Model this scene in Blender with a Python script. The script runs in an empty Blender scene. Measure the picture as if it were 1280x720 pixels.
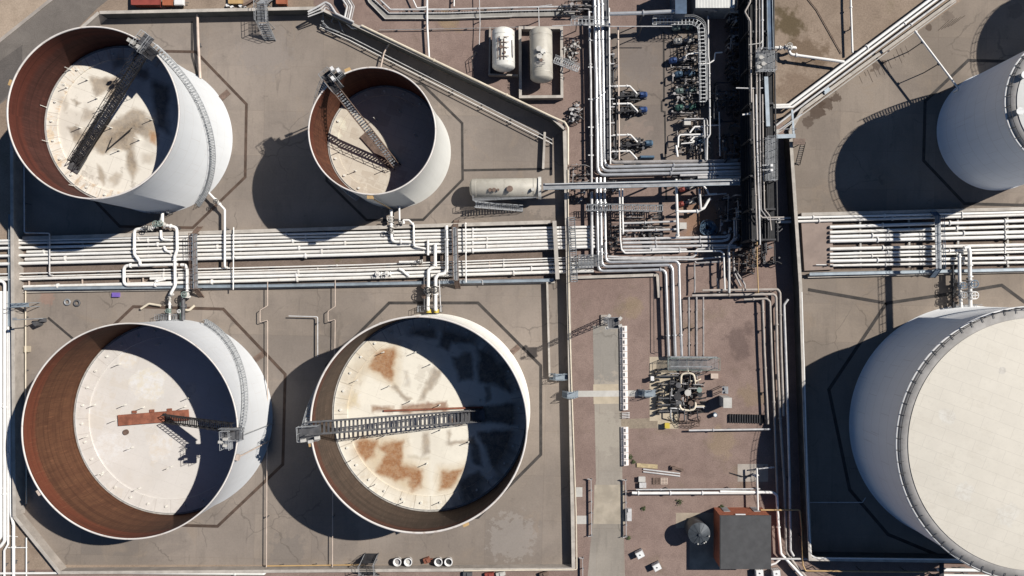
import bpy, math, random
import numpy as np
from mathutils import Vector, Matrix, noise as mnoise
random.seed(7)
D = bpy.data
scene = bpy.context.scene
COL = scene.collection
R_ = math.radians
# ------------------------------------------------------------------ survey frame
VX, VY, K, H = 685.0, 371.0, 8.0, 110.0        # point straight below the drone, pixels per metre on the ground, flying height


def W(px, py, z=0.0):
    f = (H - z) / (K * H)
    return Vector(((px - VX) * f, (VY - py) * f, z))


# ------------------------------------------------------------------ materials
def new_mat(name):
    m = D.materials.new(name)
    m.use_nodes = True
    nt = m.node_tree
    b = nt.nodes['Principled BSDF']
    return m, nt, b


def nd(nt, typ, **kw):
    n = nt.nodes.new(typ)
    for k, v in kw.items():
        setattr(n, k, v)
    return n


def noise(nt, vec, scale, detail=4.0, rough=0.55, dist=0.0):
    n = nd(nt, 'ShaderNodeTexNoise')
    n.inputs['Scale'].default_value = scale
    n.inputs['Detail'].default_value = detail
    n.inputs['Roughness'].default_value = rough
    n.inputs['Distortion'].default_value = dist
    nt.links.new(vec, n.inputs['Vector'])
    return n.outputs['Fac']


def ramp(nt, fac, lo, hi):
    n = nd(nt, 'ShaderNodeMapRange', interpolation_type='SMOOTHSTEP')
    n.inputs['From Min'].default_value = lo
    n.inputs['From Max'].default_value = hi
    nt.links.new(fac, n.inputs['Value'])
    return n.outputs['Result']


def mixc(nt, fac, a, b, blend='MIX'):
    n = nd(nt, 'ShaderNodeMix', data_type='RGBA', blend_type=blend)
    for key, v in ((0, fac), (6, a), (7, b)):
        if isinstance(v, (tuple, list)):
            n.inputs[key].default_value = (*v[:3], 1)
        elif isinstance(v, (int, float)):
            n.inputs[key].default_value = v
        else:
            nt.links.new(v, n.inputs[key])
    return n.outputs[2]


def mth(nt, op, a, b=None):
    n = nd(nt, 'ShaderNodeMath', operation=op)
    for i, v in enumerate((a, b)):
        if v is None:
            continue
        if isinstance(v, (int, float)):
            n.inputs[i].default_value = v
        else:
            nt.links.new(v, n.inputs[i])
    return n.outputs[0]


def vscale(nt, vec, s):
    n = nd(nt, 'ShaderNodeVectorMath', operation='MULTIPLY')
    nt.links.new(vec, n.inputs[0])
    n.inputs[1].default_value = s
    return n.outputs[0]


def pos(nt):
    return nd(nt, 'ShaderNodeNewGeometry').outputs['Position']


def blob(nt, P, c, r, soft=0.35, warp=0.9, wscale=0.35):
    """mask: 1 within a ragged patch of radius r round the world point c"""
    d = nd(nt, 'ShaderNodeVectorMath', operation='DISTANCE')
    nt.links.new(vscale(nt, P, (1, 1, 0)), d.inputs[0])
    d.inputs[1].default_value = (c[0], c[1], 0)
    n = noise(nt, P, wscale, 4, 0.65)
    dd = mth(nt, 'ADD', d.outputs['Value'], mth(nt, 'MULTIPLY', mth(nt, 'SUBTRACT', n, 0.5), 4 * warp * r))
    return mth(nt, 'SUBTRACT', 1.0, ramp(nt, dd, r * (1 - soft), r * (1 + soft)))


def plain(name, col, rough=0.6, metal=0.0, var=0.18, scale=1.2, dirt=None, dirt_amt=0.0, bump=0.0, fine=True):
    m, nt, b = new_mat(name)
    P = pos(nt)
    n1 = noise(nt, P, scale, 5, 0.6)
    lo = tuple(c * (1 - var) for c in col)
    hi = tuple(min(c * (1 + var), 0.9) for c in col)
    c = mixc(nt, ramp(nt, n1, 0.3, 0.7), lo, hi)
    if dirt:
        n2 = noise(nt, P, scale * 2.7, 6, 0.7)
        c = mixc(nt, mth(nt, 'MULTIPLY', ramp(nt, n2, 0.52, 0.72), dirt_amt), c, dirt)
    nt.links.new(c, b.inputs['Base Color'])
    b.inputs['Roughness'].default_value = rough
    b.inputs['Metallic'].default_value = metal
    if bump:
        bn = nd(nt, 'ShaderNodeBump')
        bn.inputs['Strength'].default_value = bump
        nt.links.new(noise(nt, P, scale * 6, 4), bn.inputs['Height'])
        nt.links.new(bn.outputs[0], b.inputs['Normal'])
    return m


def ground_mat(name, col, col2, big=0.05, mid=0.35, fine=5.0, fine_amt=0.35, spots=(), green=0.0, bump=0.25, mid_amt=0.6):
    m, nt, b = new_mat(name)
    P = pos(nt)
    c = mixc(nt, ramp(nt, noise(nt, P, big, 4, 0.6), 0.3, 0.7), col, col2)
    c = mixc(nt, mth(nt, 'MULTIPLY', ramp(nt, noise(nt, P, mid, 6, 0.7, 0.6), 0.35, 0.75), mid_amt), c, tuple(x * 0.72 for x in col))
    if green:
        c = mixc(nt, mth(nt, 'MULTIPLY', ramp(nt, noise(nt, P, big * 2.1, 5, 0.7), 0.55, 0.72), green), c, (0.20, 0.165, 0.09))
    for (s, r, sc, am) in spots:
        c = mixc(nt, mth(nt, 'MULTIPLY', blob(nt, P, s, r), am), c, sc)
    sp = ramp(nt, noise(nt, P, fine, 3, 0.8), 0.3, 0.72)
    c = mixc(nt, mth(nt, 'MULTIPLY', sp, fine_amt), c, (0.06, 0.05, 0.045), 'MULTIPLY')
    nt.links.new(c, b.inputs['Base Color'])
    b.inputs['Roughness'].default_value = 0.95
    b.inputs['Specular IOR Level'].default_value = 0.2
    bn = nd(nt, 'ShaderNodeBump')
    bn.inputs['Strength'].default_value = bump
    bn.inputs['Distance'].default_value = 0.05
    nt.links.new(noise(nt, P, fine, 4, 0.7), bn.inputs['Height'])
    nt.links.new(bn.outputs[0], b.inputs['Normal'])
    return m


def concrete_floor(name, col, spots=(), rot=0.024, slab=(6.0, 4.6)):
    m, nt, b = new_mat(name)
    P = pos(nt)
    mp = nd(nt, 'ShaderNodeMapping')
    mp.inputs['Rotation'].default_value = (0, 0, rot)
    nt.links.new(P, mp.inputs['Vector'])
    Q = mp.outputs[0]
    c = mixc(nt, ramp(nt, noise(nt, P, 0.045, 5, 0.6), 0.35, 0.65), tuple(x * 0.84 for x in col), tuple(x * 1.16 for x in col))
    br = nd(nt, 'ShaderNodeTexBrick')
    br.inputs['Color1'].default_value = (0.89, 0.89, 0.90, 1)
    br.inputs['Color2'].default_value = (1.10, 1.08, 1.05, 1)
    br.inputs['Mortar'].default_value = (0.86, 0.83, 0.80, 1)
    br.inputs['Scale'].default_value = 1.0
    br.inputs['Mortar Size'].default_value = 0.035
    br.inputs['Brick Width'].default_value = slab[0]
    br.inputs['Row Height'].default_value = slab[1]
    br.offset = 0.0
    nt.links.new(Q, br.inputs['Vector'])
    c = mixc(nt, 0.75, c, br.outputs['Color'], 'MULTIPLY')
    st = noise(nt, vscale(nt, Q, (1.0, 0.25, 1)), 0.5, 6, 0.7)
    c = mixc(nt, mth(nt, 'MULTIPLY', ramp(nt, st, 0.48, 0.75), 0.5), c, tuple(x * 0.7 for x in col))
    wn = noise(nt, P, 0.16, 6, 0.7, 1.0)
    c = mixc(nt, mth(nt, 'MULTIPLY', ramp(nt, wn, 0.55, 0.7), 0.45), c, (col[0] * 1.12, col[1] * 1.05, col[2] * 0.95))
    for (s, r, sc, am) in spots:
        c = mixc(nt, mth(nt, 'MULTIPLY', blob(nt, P, s, r, 0.12, 0.7, 0.9), am), c, sc)
    wd = noise(nt, P, 0.085, 7, 0.62, 0.8)
    c = mixc(nt, mth(nt, 'MULTIPLY', ramp(nt, wd, 0.50, 0.66), 0.42), c, (col[0] * 0.74, col[1] * 0.74, col[2] * 0.76))
    dr = noise(nt, vscale(nt, Q, (0.16, 1.3, 1)), 0.8, 5, 0.7)
    c = mixc(nt, mth(nt, 'MULTIPLY', ramp(nt, dr, 0.56, 0.74), 0.35), c, (col[0] * 1.18, col[1] * 1.14, col[2] * 1.10))
    ck = nd(nt, 'ShaderNodeTexVoronoi', feature='DISTANCE_TO_EDGE')
    ck.inputs['Scale'].default_value = 0.13
    wk = nd(nt, 'ShaderNodeVectorMath', operation='ADD')
    nk = nd(nt, 'ShaderNodeTexNoise')
    nk.inputs['Scale'].default_value = 0.5
    nk.inputs['Detail'].default_value = 5
    nt.links.new(P, nk.inputs['Vector'])
    nt.links.new(vscale(nt, P, (1, 1, 0)), wk.inputs[0])
    nt.links.new(vscale(nt, nk.outputs['Color'], (2.5, 2.5, 0)), wk.inputs[1])
    nt.links.new(wk.outputs[0], ck.inputs['Vector'])
    cm = mth(nt, 'MULTIPLY', mth(nt, 'SUBTRACT', 1.0, ramp(nt, ck.outputs['Distance'], 0.004, 0.016)), ramp(nt, noise(nt, P, 0.07, 4, 0.6), 0.48, 0.6))
    c = mixc(nt, mth(nt, 'MULTIPLY', cm, 0.5), c, tuple(x * 0.45 for x in col))
    s5 = noise(nt, vscale(nt, Q, (0.9, 0.09, 1)), 1.1, 5, 0.7)
    c = mixc(nt, mth(nt, 'MULTIPLY', mth(nt, 'MULTIPLY', ramp(nt, s5, 0.57, 0.7), ramp(nt, noise(nt, P, 0.06, 3, 0.6), 0.45, 0.6)), 0.45), c, tuple(x * 0.55 for x in col))
    dd_ = noise(nt, P, 0.33, 6, 0.75)
    c = mixc(nt, mth(nt, 'MULTIPLY', ramp(nt, dd_, 0.60, 0.72), 0.5), c, tuple(x * 0.5 for x in col))
    fn = ramp(nt, noise(nt, P, 3.5, 5, 0.75), 0.3, 0.75)
    c = mixc(nt, mth(nt, 'MULTIPLY', fn, 0.14), c, (0.1, 0.09, 0.08), 'MULTIPLY')
    nt.links.new(c, b.inputs['Base Color'])
    b.inputs['Roughness'].default_value = 0.9
    b.inputs['Specular IOR Level'].default_value = 0.25
    bn = nd(nt, 'ShaderNodeBump')
    bn.inputs['Strength'].default_value = 0.15
    bn.inputs['Distance'].default_value = 0.03
    nt.links.new(noise(nt, P, 5, 4, 0.7), bn.inputs['Height'])
    nt.links.new(bn.outputs[0], b.inputs['Normal'])
    return m


def rust_wall(name, c1, c2, c3, centre, top=None, z0=0.0):
    """rusty inner shell: vertical streaks that run round the wall"""
    m, nt, b = new_mat(name)
    P = pos(nt)
    sub = nd(nt, 'ShaderNodeVectorMath', operation='SUBTRACT')
    nt.links.new(P, sub.inputs[0])
    sub.inputs[1].default_value = (centre[0], centre[1], 0)
    sp = nd(nt, 'ShaderNodeSeparateXYZ')
    nt.links.new(sub.outputs[0], sp.inputs[0])
    an = mth(nt, 'ARCTAN2', sp.outputs['Y'], sp.outputs['X'])
    cb = nd(nt, 'ShaderNodeCombineXYZ')
    nt.links.new(mth(nt, 'MULTIPLY', an, 11.0), cb.inputs['X'])
    nt.links.new(mth(nt, 'MULTIPLY', sp.outputs['Z'], 0.10), cb.inputs['Y'])
    V = cb.outputs[0]
    c = mixc(nt, ramp(nt, noise(nt, V, 1.1, 6, 0.7), 0.3, 0.7), c1, c2)
    c = mixc(nt, mth(nt, 'MULTIPLY', ramp(nt, noise(nt, V, 4.0, 5, 0.75), 0.5, 0.75), 0.8), c, c3)
    if top:
        zz0 = mth(nt, 'ADD', sp.outputs['Z'], mth(nt, 'MULTIPLY', noise(nt, V, 2.0, 4, 0.7), 1.2))
        c = mixc(nt, mth(nt, 'MULTIPLY', ramp(nt, zz0, z0, z0 + 1.0), 0.85), c, top)
    st = noise(nt, vscale(nt, V, (1, 0.5, 1)), 7.0, 5, 0.75)
    c = mixc(nt, mth(nt, 'MULTIPLY', ramp(nt, st, 0.52, 0.70), 0.55), c, tuple(min(0.8, x * 1.9) for x in c2))
    tide = nd(nt, 'ShaderNodeCombineXYZ')
    nt.links.new(mth(nt, 'MULTIPLY', an, 0.7), tide.inputs['X'])
    nt.links.new(mth(nt, 'MULTIPLY', sp.outputs['Z'], 1.1), tide.inputs['Y'])
    c = mixc(nt, mth(nt, 'MULTIPLY', ramp(nt, noise(nt, tide.outputs[0], 1.0, 5, 0.65), 0.45, 0.65), 0.45), c, tuple(x * 0.45 for x in c1))
    # course bands
    zz = mth(nt, 'FRACT', mth(nt, 'MULTIPLY', sp.outputs['Z'], 0.42))
    c = mixc(nt, mth(nt, 'MULTIPLY', ramp(nt, zz, 0.93, 0.97), 0.5), c, tuple(x * 0.5 for x in c1))
    nt.links.new(c, b.inputs['Base Color'])
    b.inputs['Roughness'].default_value = 0.85
    b.inputs['Specular IOR Level'].default_value = 0.25
    return m


def shell_paint(name, col, centre, streak=(0.42, 0.38, 0.33), amt=0.25):
    m, nt, b = new_mat(name)
    P = pos(nt)
    sub = nd(nt, 'ShaderNodeVectorMath', operation='SUBTRACT')
    nt.links.new(P, sub.inputs[0])
    sub.inputs[1].default_value = (centre[0], centre[1], 0)
    sp = nd(nt, 'ShaderNodeSeparateXYZ')
    nt.links.new(sub.outputs[0], sp.inputs[0])
    an = mth(nt, 'ARCTAN2', sp.outputs['Y'], sp.outputs['X'])
    cb = nd(nt, 'ShaderNodeCombineXYZ')
    nt.links.new(mth(nt, 'MULTIPLY', an, 14.0), cb.inputs['X'])
    nt.links.new(mth(nt, 'MULTIPLY', sp.outputs['Z'], 0.09), cb.inputs['Y'])
    c = mixc(nt, ramp(nt, noise(nt, cb.outputs[0], 0.4, 4, 0.6), 0.3, 0.7), tuple(x * 0.95 for x in col), col)
    c = mixc(nt, mth(nt, 'MULTIPLY', ramp(nt, noise(nt, cb.outputs[0], 2.5, 6, 0.75), 0.55, 0.8), amt), c, streak)
    zz = mth(nt, 'FRACT', mth(nt, 'MULTIPLY', sp.outputs['Z'], 0.42))
    c = mixc(nt, mth(nt, 'MULTIPLY', ramp(nt, zz, 0.965, 0.985), 0.38), c, streak)
    row = mth(nt, 'FLOOR', mth(nt, 'MULTIPLY', sp.outputs['Z'], 0.42))
    vs = mth(nt, 'FRACT', mth(nt, 'ADD', mth(nt, 'MULTIPLY', an, 2.2), mth(nt, 'MULTIPLY', row, 0.37)))
    c = mixc(nt, mth(nt, 'MULTIPLY', ramp(nt, vs, 0.985, 0.993), 0.3), c, streak)
    cr = nd(nt, 'ShaderNodeCombineXYZ')
    nt.links.new(mth(nt, 'MULTIPLY', an, 30.0), cr.inputs['X'])
    nt.links.new(mth(nt, 'MULTIPLY', sp.outputs['Z'], 0.05), cr.inputs['Y'])
    run = mth(nt, 'MULTIPLY', ramp(nt, noise(nt, cr.outputs[0], 1.6, 4, 0.7), 0.60, 0.74), ramp(nt, noise(nt, P, 0.12, 3, 0.6), 0.4, 0.65))
    c = mixc(nt, mth(nt, 'MULTIPLY', run, 0.45), c, (0.36, 0.27, 0.20))
    nt.links.new(c, b.inputs['Base Color'])
    b.inputs['Roughness'].default_value = 0.5
    return m


def roof_mat(name, base, stain, patch_scale, patch_lo, patch_hi, amt, blobs=(), plates=0.18, line=(0.33, 0.28, 0.23), line_amt=0.4, warp=1.0, plate_cover=0.25, cells=None, ring=None, stains=False):
    m, nt, b = new_mat(name)
    P = pos(nt)
    mp = nd(nt, 'ShaderNodeMapping')
    mp.inputs['Rotation'].default_value = (0, 0, 0.35)
    nt.links.new(P, mp.inputs['Vector'])
    Q = mp.outputs[0]
    c = mixc(nt, ramp(nt, noise(nt, P, 0.25, 5, 0.65), 0.3, 0.7), tuple(x * 0.93 for x in base), base)
    # dried puddles: ragged, roughly plate-shaped
    vo = nd(nt, 'ShaderNodeTexVoronoi', distance='CHEBYCHEV')
    vo.inputs['Scale'].default_value = patch_scale
    wv = nd(nt, 'ShaderNodeVectorMath', operation='ADD')
    nz = nd(nt, 'ShaderNodeTexNoise')
    nz.inputs['Scale'].default_value = 0.35
    nz.inputs['Detail'].default_value = 4
    nt.links.new(P, nz.inputs['Vector'])
    nt.links.new(Q, wv.inputs[0])
    nt.links.new(vscale(nt, nz.outputs['Color'], (3 * warp, 3 * warp, 0)), wv.inputs[1])
    nt.links.new(wv.outputs[0], vo.inputs['Vector'])
    pm = ramp(nt, vo.outputs['Distance'], patch_lo, patch_hi)
    pm = mth(nt, 'MULTIPLY', pm, ramp(nt, noise(nt, P, 0.13, 4, 0.7), 0.42, 0.6))
    c = mixc(nt, mth(nt, 'MULTIPLY', pm, amt * 0.6), c, stain)
    # whole plates left dull where water stood, with ragged rims
    wq = nd(nt, 'ShaderNodeVectorMath', operation='ADD')
    nt.links.new(Q, wq.inputs[0])
    nt.links.new(vscale(nt, nz.outputs['Color'], (1.6 * warp, 1.6 * warp, 0)), wq.inputs[1])
    pb = nd(nt, 'ShaderNodeTexBrick')
    pb.inputs['Color1'].default_value = (0, 0, 0, 1)
    pb.inputs['Color2'].default_value = (1, 1, 1, 1)
    pb.inputs['Mortar'].default_value = (0.62, 0.62, 0.62, 1)
    pb.inputs['Scale'].default_value = 1
    pb.inputs['Mortar Size'].default_value = 0.10
    pb.inputs['Mortar Smooth'].default_value = 0.6
    pb.inputs['Brick Width'].default_value = 0.55 / plates
    pb.inputs['Row Height'].default_value = 0.4 / plates
    nt.links.new(wq.outputs[0], pb.inputs['Vector'])
    pv = mth(nt, 'ADD', pb.outputs['Color'], mth(nt, 'MULTIPLY', mth(nt, 'SUBTRACT', noise(nt, P, 0.55, 5, 0.7), 0.5), 1.1))
    c = mixc(nt, mth(nt, 'MULTIPLY', ramp(nt, pv, 1 - plate_cover, 1.12 - plate_cover), amt), c, stain)
    if cells:
        for (csc, lo_, sc_, am_, zone, rot_) in cells:
            m2 = nd(nt, 'ShaderNodeMapping')
            m2.inputs['Rotation'].default_value = (0, 0, rot_)
            m2.inputs['Location'].default_value = (rot_ * 7, csc * 9, 0)
            nt.links.new(P, m2.inputs['Vector'])
            w2 = nd(nt, 'ShaderNodeVectorMath', operation='ADD')
            nt.links.new(m2.outputs[0], w2.inputs[0])
            nt.links.new(vscale(nt, nz.outputs['Color'], (0.8, 0.8, 0)), w2.inputs[1])
            cv = nd(nt, 'ShaderNodeTexVoronoi')
            cv.inputs['Scale'].default_value = csc
            nt.links.new(vscale(nt, w2.outputs[0], (1, 1, 0)), cv.inputs['Vector'])
            sx = nd(nt, 'ShaderNodeSeparateColor')
            nt.links.new(cv.outputs['Color'], sx.inputs[0])
            ed = nd(nt, 'ShaderNodeTexVoronoi', feature='DISTANCE_TO_EDGE')
            ed.inputs['Scale'].default_value = csc
            nt.links.new(vscale(nt, w2.outputs[0], (1, 1, 0)), ed.inputs['Vector'])
            fade = ramp(nt, mth(nt, 'ADD', ed.outputs['Distance'], mth(nt, 'MULTIPLY', mth(nt, 'SUBTRACT', noise(nt, P, 0.9, 5, 0.7), 0.5), 0.25)), 0.0, 0.09)
            mk = mth(nt, 'MULTIPLY', mth(nt, 'GREATER_THAN', sx.outputs[0], lo_), fade)
            if zone:
                zm = None
                for (s, r) in zone:
                    bmz = blob(nt, P, s, r, 0.2, 0.35, 0.4)
                    zm = bmz if zm is None else mth(nt, 'MAXIMUM', zm, bmz)
                mk = mth(nt, 'MULTIPLY', mk, zm)
            tone = mixc(nt, ramp(nt, noise(nt, P, 0.8, 6, 0.75), 0.35, 0.65), sc_, tuple(min(0.8, x * 1.75) for x in sc_))
            c = mixc(nt, mth(nt, 'MULTIPLY', mk, am_), c, tone)
    for (s, r, sc, am) in blobs:
        bm = blob(nt, P, s, r, 0.18, 0.6, 0.5)
        tone = mixc(nt, ramp(nt, noise(nt, P, 0.9, 5, 0.75), 0.35, 0.65), sc, tuple(min(0.8, x * 1.9) for x in sc))
        c = mixc(nt, mth(nt, 'MULTIPLY', bm, am), c, tone)
    if stains:
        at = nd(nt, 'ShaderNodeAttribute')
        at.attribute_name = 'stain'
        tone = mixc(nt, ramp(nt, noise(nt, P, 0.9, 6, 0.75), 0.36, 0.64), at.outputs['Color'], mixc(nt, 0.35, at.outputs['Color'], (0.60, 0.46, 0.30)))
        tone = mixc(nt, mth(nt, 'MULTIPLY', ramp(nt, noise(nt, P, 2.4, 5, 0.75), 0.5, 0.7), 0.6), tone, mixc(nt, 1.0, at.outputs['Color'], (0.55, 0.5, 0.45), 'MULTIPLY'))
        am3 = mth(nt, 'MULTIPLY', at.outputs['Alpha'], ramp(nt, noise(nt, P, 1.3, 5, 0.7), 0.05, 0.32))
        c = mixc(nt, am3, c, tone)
    # plate seams
    br = nd(nt, 'ShaderNodeTexBrick')
    br.inputs['Color1'].default_value = (0, 0, 0, 1)
    br.inputs['Color2'].default_value = (0, 0, 0, 1)
    br.inputs['Mortar'].default_value = (1, 1, 1, 1)
    br.inputs['Scale'].default_value = 1
    br.inputs['Mortar Size'].default_value = 0.03
    br.inputs['Brick Width'].default_value = 1 / plates
    br.inputs['Row Height'].default_value = 0.4 / plates
    nt.links.new(Q, br.inputs['Vector'])
    c = mixc(nt, mth(nt, 'MULTIPLY', br.outputs['Color'], line_amt), c, line)
    if ring:
        (rc, r0, rcol, ramt) = ring
        sb = nd(nt, 'ShaderNodeVectorMath', operation='SUBTRACT')
        nt.links.new(vscale(nt, P, (1, 1, 0)), sb.inputs[0])
        sb.inputs[1].default_value = (rc[0], rc[1], 0)
        s3 = nd(nt, 'ShaderNodeSeparateXYZ')
        nt.links.new(sb.outputs[0], s3.inputs[0])
        an = mth(nt, 'ARCTAN2', s3.outputs['Y'], s3.outputs['X'])
        ln = nd(nt, 'ShaderNodeVectorMath', operation='LENGTH')
        nt.links.new(sb.outputs[0], ln.inputs[0])
        inr = mth(nt, 'GREATER_THAN', ln.outputs['Value'], r0)
        cb = nd(nt, 'ShaderNodeCombineXYZ')
        nt.links.new(mth(nt, 'MULTIPLY', an, 9.0), cb.inputs['X'])
        nt.links.new(mth(nt, 'MULTIPLY', ln.outputs['Value'], 0.25), cb.inputs['Y'])
        sk = ramp(nt, noise(nt, cb.outputs[0], 1.6, 5, 0.7), 0.48, 0.66)
        c = mixc(nt, mth(nt, 'MULTIPLY', mth(nt, 'MULTIPLY', sk, inr), ramt), c, rcol)
        seam = mth(nt, 'LESS_THAN', mth(nt, 'FRACT', mth(nt, 'MULTIPLY', an, 5.73)), 0.06)
        c = mixc(nt, mth(nt, 'MULTIPLY', mth(nt, 'MULTIPLY', seam, inr), 0.5), c, line)
    fn = ramp(nt, noise(nt, P, 2.2, 5, 0.75), 0.5, 0.8)
    c = mixc(nt, mth(nt, 'MULTIPLY', fn, 0.35), c, tuple(x * 0.62 for x in base))
    nt.links.new(c, b.inputs['Base Color'])
    b.inputs['Roughness'].default_value = 0.75
    return m


M = {}
M['pipe'] = plain('pipe_white_paint', (0.84, 0.82, 0.78), 0.45, 0, 0.05, 0.8, (0.56, 0.50, 0.43), 0.25)
M['pipe2'] = plain('pipe_white_dull', (0.76, 0.73, 0.68), 0.5, 0, 0.08, 0.5, (0.45, 0.38, 0.30), 0.4)
M['pipe3'] = plain('pipe_white_stained', (0.82, 0.79, 0.73), 0.5, 0, 0.07, 0.35, (0.40, 0.27, 0.17), 0.45)
M['pipeb'] = plain('pipe_brown_grey', (0.40, 0.355, 0.315), 0.55, 0, 0.15, 0.7, (0.25, 0.18, 0.13), 0.5)
M['rimp'] = plain('rim_dirty', (0.72, 0.67, 0.62), 0.6, 0, 0.10, 0.4, (0.34, 0.20, 0.12), 0.55)
M['pipeg'] = plain('pipe_galvanised', (0.56, 0.55, 0.54), 0.5, 0.0, 0.14, 0.9, (0.30, 0.27, 0.25), 0.5)
M['piped'] = plain('pipe_weathered', (0.33, 0.31, 0.30), 0.55, 0.1, 0.2, 0.9, (0.16, 0.12, 0.10), 0.5)
M['clad'] = plain('pipe_cladding', (0.60, 0.60, 0.60), 0.35, 0.55, 0.10, 0.8)
M['tan'] = plain('pipe_tan', (0.58, 0.47, 0.39), 0.6, 0, 0.12, 0.9)
M['cream'] = plain('pipe_cream', (0.68, 0.60, 0.47), 0.5, 0, 0.1, 0.9)
M['steel'] = plain('steel_grey', (0.33, 0.34, 0.35), 0.5, 0.2, 0.2, 1.0, (0.16, 0.13, 0.11), 0.4)
M['bsteel'] = plain('steel_bluegrey', (0.30, 0.35, 0.39), 0.5, 0.2, 0.15, 0.8, (0.2, 0.18, 0.16), 0.4)
M['navy'] = plain('steel_darkblue', (0.06, 0.10, 0.16), 0.5, 0.1, 0.25, 0.8)
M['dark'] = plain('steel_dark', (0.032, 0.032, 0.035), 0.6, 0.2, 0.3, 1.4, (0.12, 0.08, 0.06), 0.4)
M['black'] = plain('deck_black', (0.022, 0.022, 0.024), 0.8, 0, 0.3, 2)
M['mid'] = plain('steel_midgrey', (0.11, 0.11, 0.115), 0.6, 0.2, 0.25, 1.2, (0.10, 0.07, 0.05), 0.4)
M['rust'] = plain('rust_plate', (0.27, 0.10, 0.06), 0.85, 0, 0.3, 1.0, (0.12, 0.05, 0.035), 0.6)
M['brownst'] = plain('steel_brown', (0.16, 0.11, 0.085), 0.7, 0.1, 0.3, 1.5)
M['conc'] = plain('concrete_wall', (0.36, 0.32, 0.28), 0.9, 0, 0.16, 0.5, (0.2, 0.17, 0.15), 0.5, 0.1)
M['concd'] = plain('concrete_shaded_wall', (0.055, 0.057, 0.055), 0.9, 0, 0.25, 0.5, (0.03, 0.03, 0.03), 0.6, 0.1)  # shade of the sunless bund faces put into a darker concrete colour
M['cap'] = plain('concrete_coping', (0.46, 0.42, 0.37), 0.9, 0, 0.16, 0.6, (0.25, 0.22, 0.19), 0.5, 0.1)
M['concl'] = plain('concrete_pale', (0.52, 0.50, 0.46), 0.9, 0, 0.10, 0.5, (0.36, 0.33, 0.29), 0.5)
M['concy'] = plain('concrete_yellow', (0.46, 0.39, 0.29), 0.9, 0, 0.12, 0.5, (0.34, 0.29, 0.23), 0.5)
M['drain'] = plain('drain_dark', (0.048, 0.042, 0.038), 0.9, 0, 0.3, 0.8)
M['drainb'] = plain('drain_brown', (0.082, 0.054, 0.040), 0.9, 0, 0.3, 0.8)
M['white'] = plain('white_paint', (0.76, 0.75, 0.73), 0.5, 0, 0.05, 0.8, (0.55, 0.5, 0.45), 0.25)
M['drum'] = plain('drum_paint', (0.74, 0.72, 0.66), 0.5, 0, 0.08, 0.7, (0.45, 0.40, 0.33), 0.55)
M['beige'] = plain('drum_beige', (0.47, 0.44, 0.375), 0.55, 0, 0.1, 0.7, (0.36, 0.30, 0.24), 0.5)
M['green'] = plain('green_paint', (0.07, 0.17, 0.13), 0.5, 0, 0.15, 1)
M['pgreen'] = plain('pale_green_paint', (0.20, 0.265, 0.235), 0.5, 0, 0.15, 1)
M['blue'] = plain('blue_paint', (0.035, 0.075, 0.20), 0.45, 0, 0.15, 1)
M['lblue'] = plain('light_blue_paint', (0.085, 0.15, 0.22), 0.45, 0, 0.15, 1)
M['red'] = plain('red_paint', (0.27, 0.06, 0.045), 0.55, 0, 0.15, 1, (0.2, 0.05, 0.04), 0.4)
M['orange'] = plain('orange_paint', (0.36, 0.12, 0.06), 0.55, 0, 0.12, 1)
M['yellow'] = plain('yellow_paint', (0.55, 0.42, 0.06), 0.5, 0, 0.1, 1)
M['gas'] = plain('gas_pipe_paint', (0.50, 0.33, 0.15), 0.5, 0, 0.12, 1)
M['purple'] = plain('purple_plastic', (0.20, 0.13, 0.45), 0.5, 0, 0.1, 1)
M['timber'] = plain('timber', (0.48, 0.38, 0.22), 0.85, 0, 0.2, 2)
M['brick'] = plain('brick_red', (0.36, 0.115, 0.06), 0.85, 0, 0.15, 2)
M['felt'] = plain('roof_felt', (0.072, 0.072, 0.074), 0.9, 0, 0.14, 0.7, (0.085, 0.083, 0.08), 0.5)
M['siloc'] = plain('silo_skin', (0.065, 0.075, 0.085), 0.45, 0.2, 0.2, 0.9)
M['plast'] = plain('tote_plastic', (0.80, 0.80, 0.78), 0.4, 0, 0.04, 1)
M['rubber'] = plain('rubber', (0.03, 0.03, 0.03), 0.8, 0, 0.2, 2)
M['grating'] = plain('grating', (0.27, 0.28, 0.29), 0.6, 0.3, 0.2, 2.5)
M['wgrat'] = plain('walkway_galvanised', (0.48, 0.49, 0.49), 0.5, 0.3, 0.12, 2)
M['glass'] = plain('lamp_glass', (0.75, 0.78, 0.8), 0.2, 0, 0.05, 1)
M['weed'] = plain('weed_leaf', (0.07, 0.085, 0.035), 0.9, 0, 0.4, 3)
M['shedroof'] = plain('shed_roof', (0.66, 0.66, 0.62), 0.5, 0, 0.06, 0.6, (0.5, 0.48, 0.44), 0.4)
M['block'] = plain('barrier_white', (0.76, 0.70, 0.66), 0.7, 0, 0.08, 1.5, (0.5, 0.4, 0.36), 0.4)
M['ringroof'] = plain('roof_edge_grey', (0.40, 0.38, 0.355), 0.8, 0, 0.16, 0.5, (0.28, 0.24, 0.23), 0.5)
M['seal'] = plain('seal_fabric', (0.42, 0.40, 0.37), 0.8, 0, 0.2, 1.2, (0.2, 0.18, 0.16), 0.6)


# ------------------------------------------------------------------ mesh builder
ORIG = {}


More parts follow.
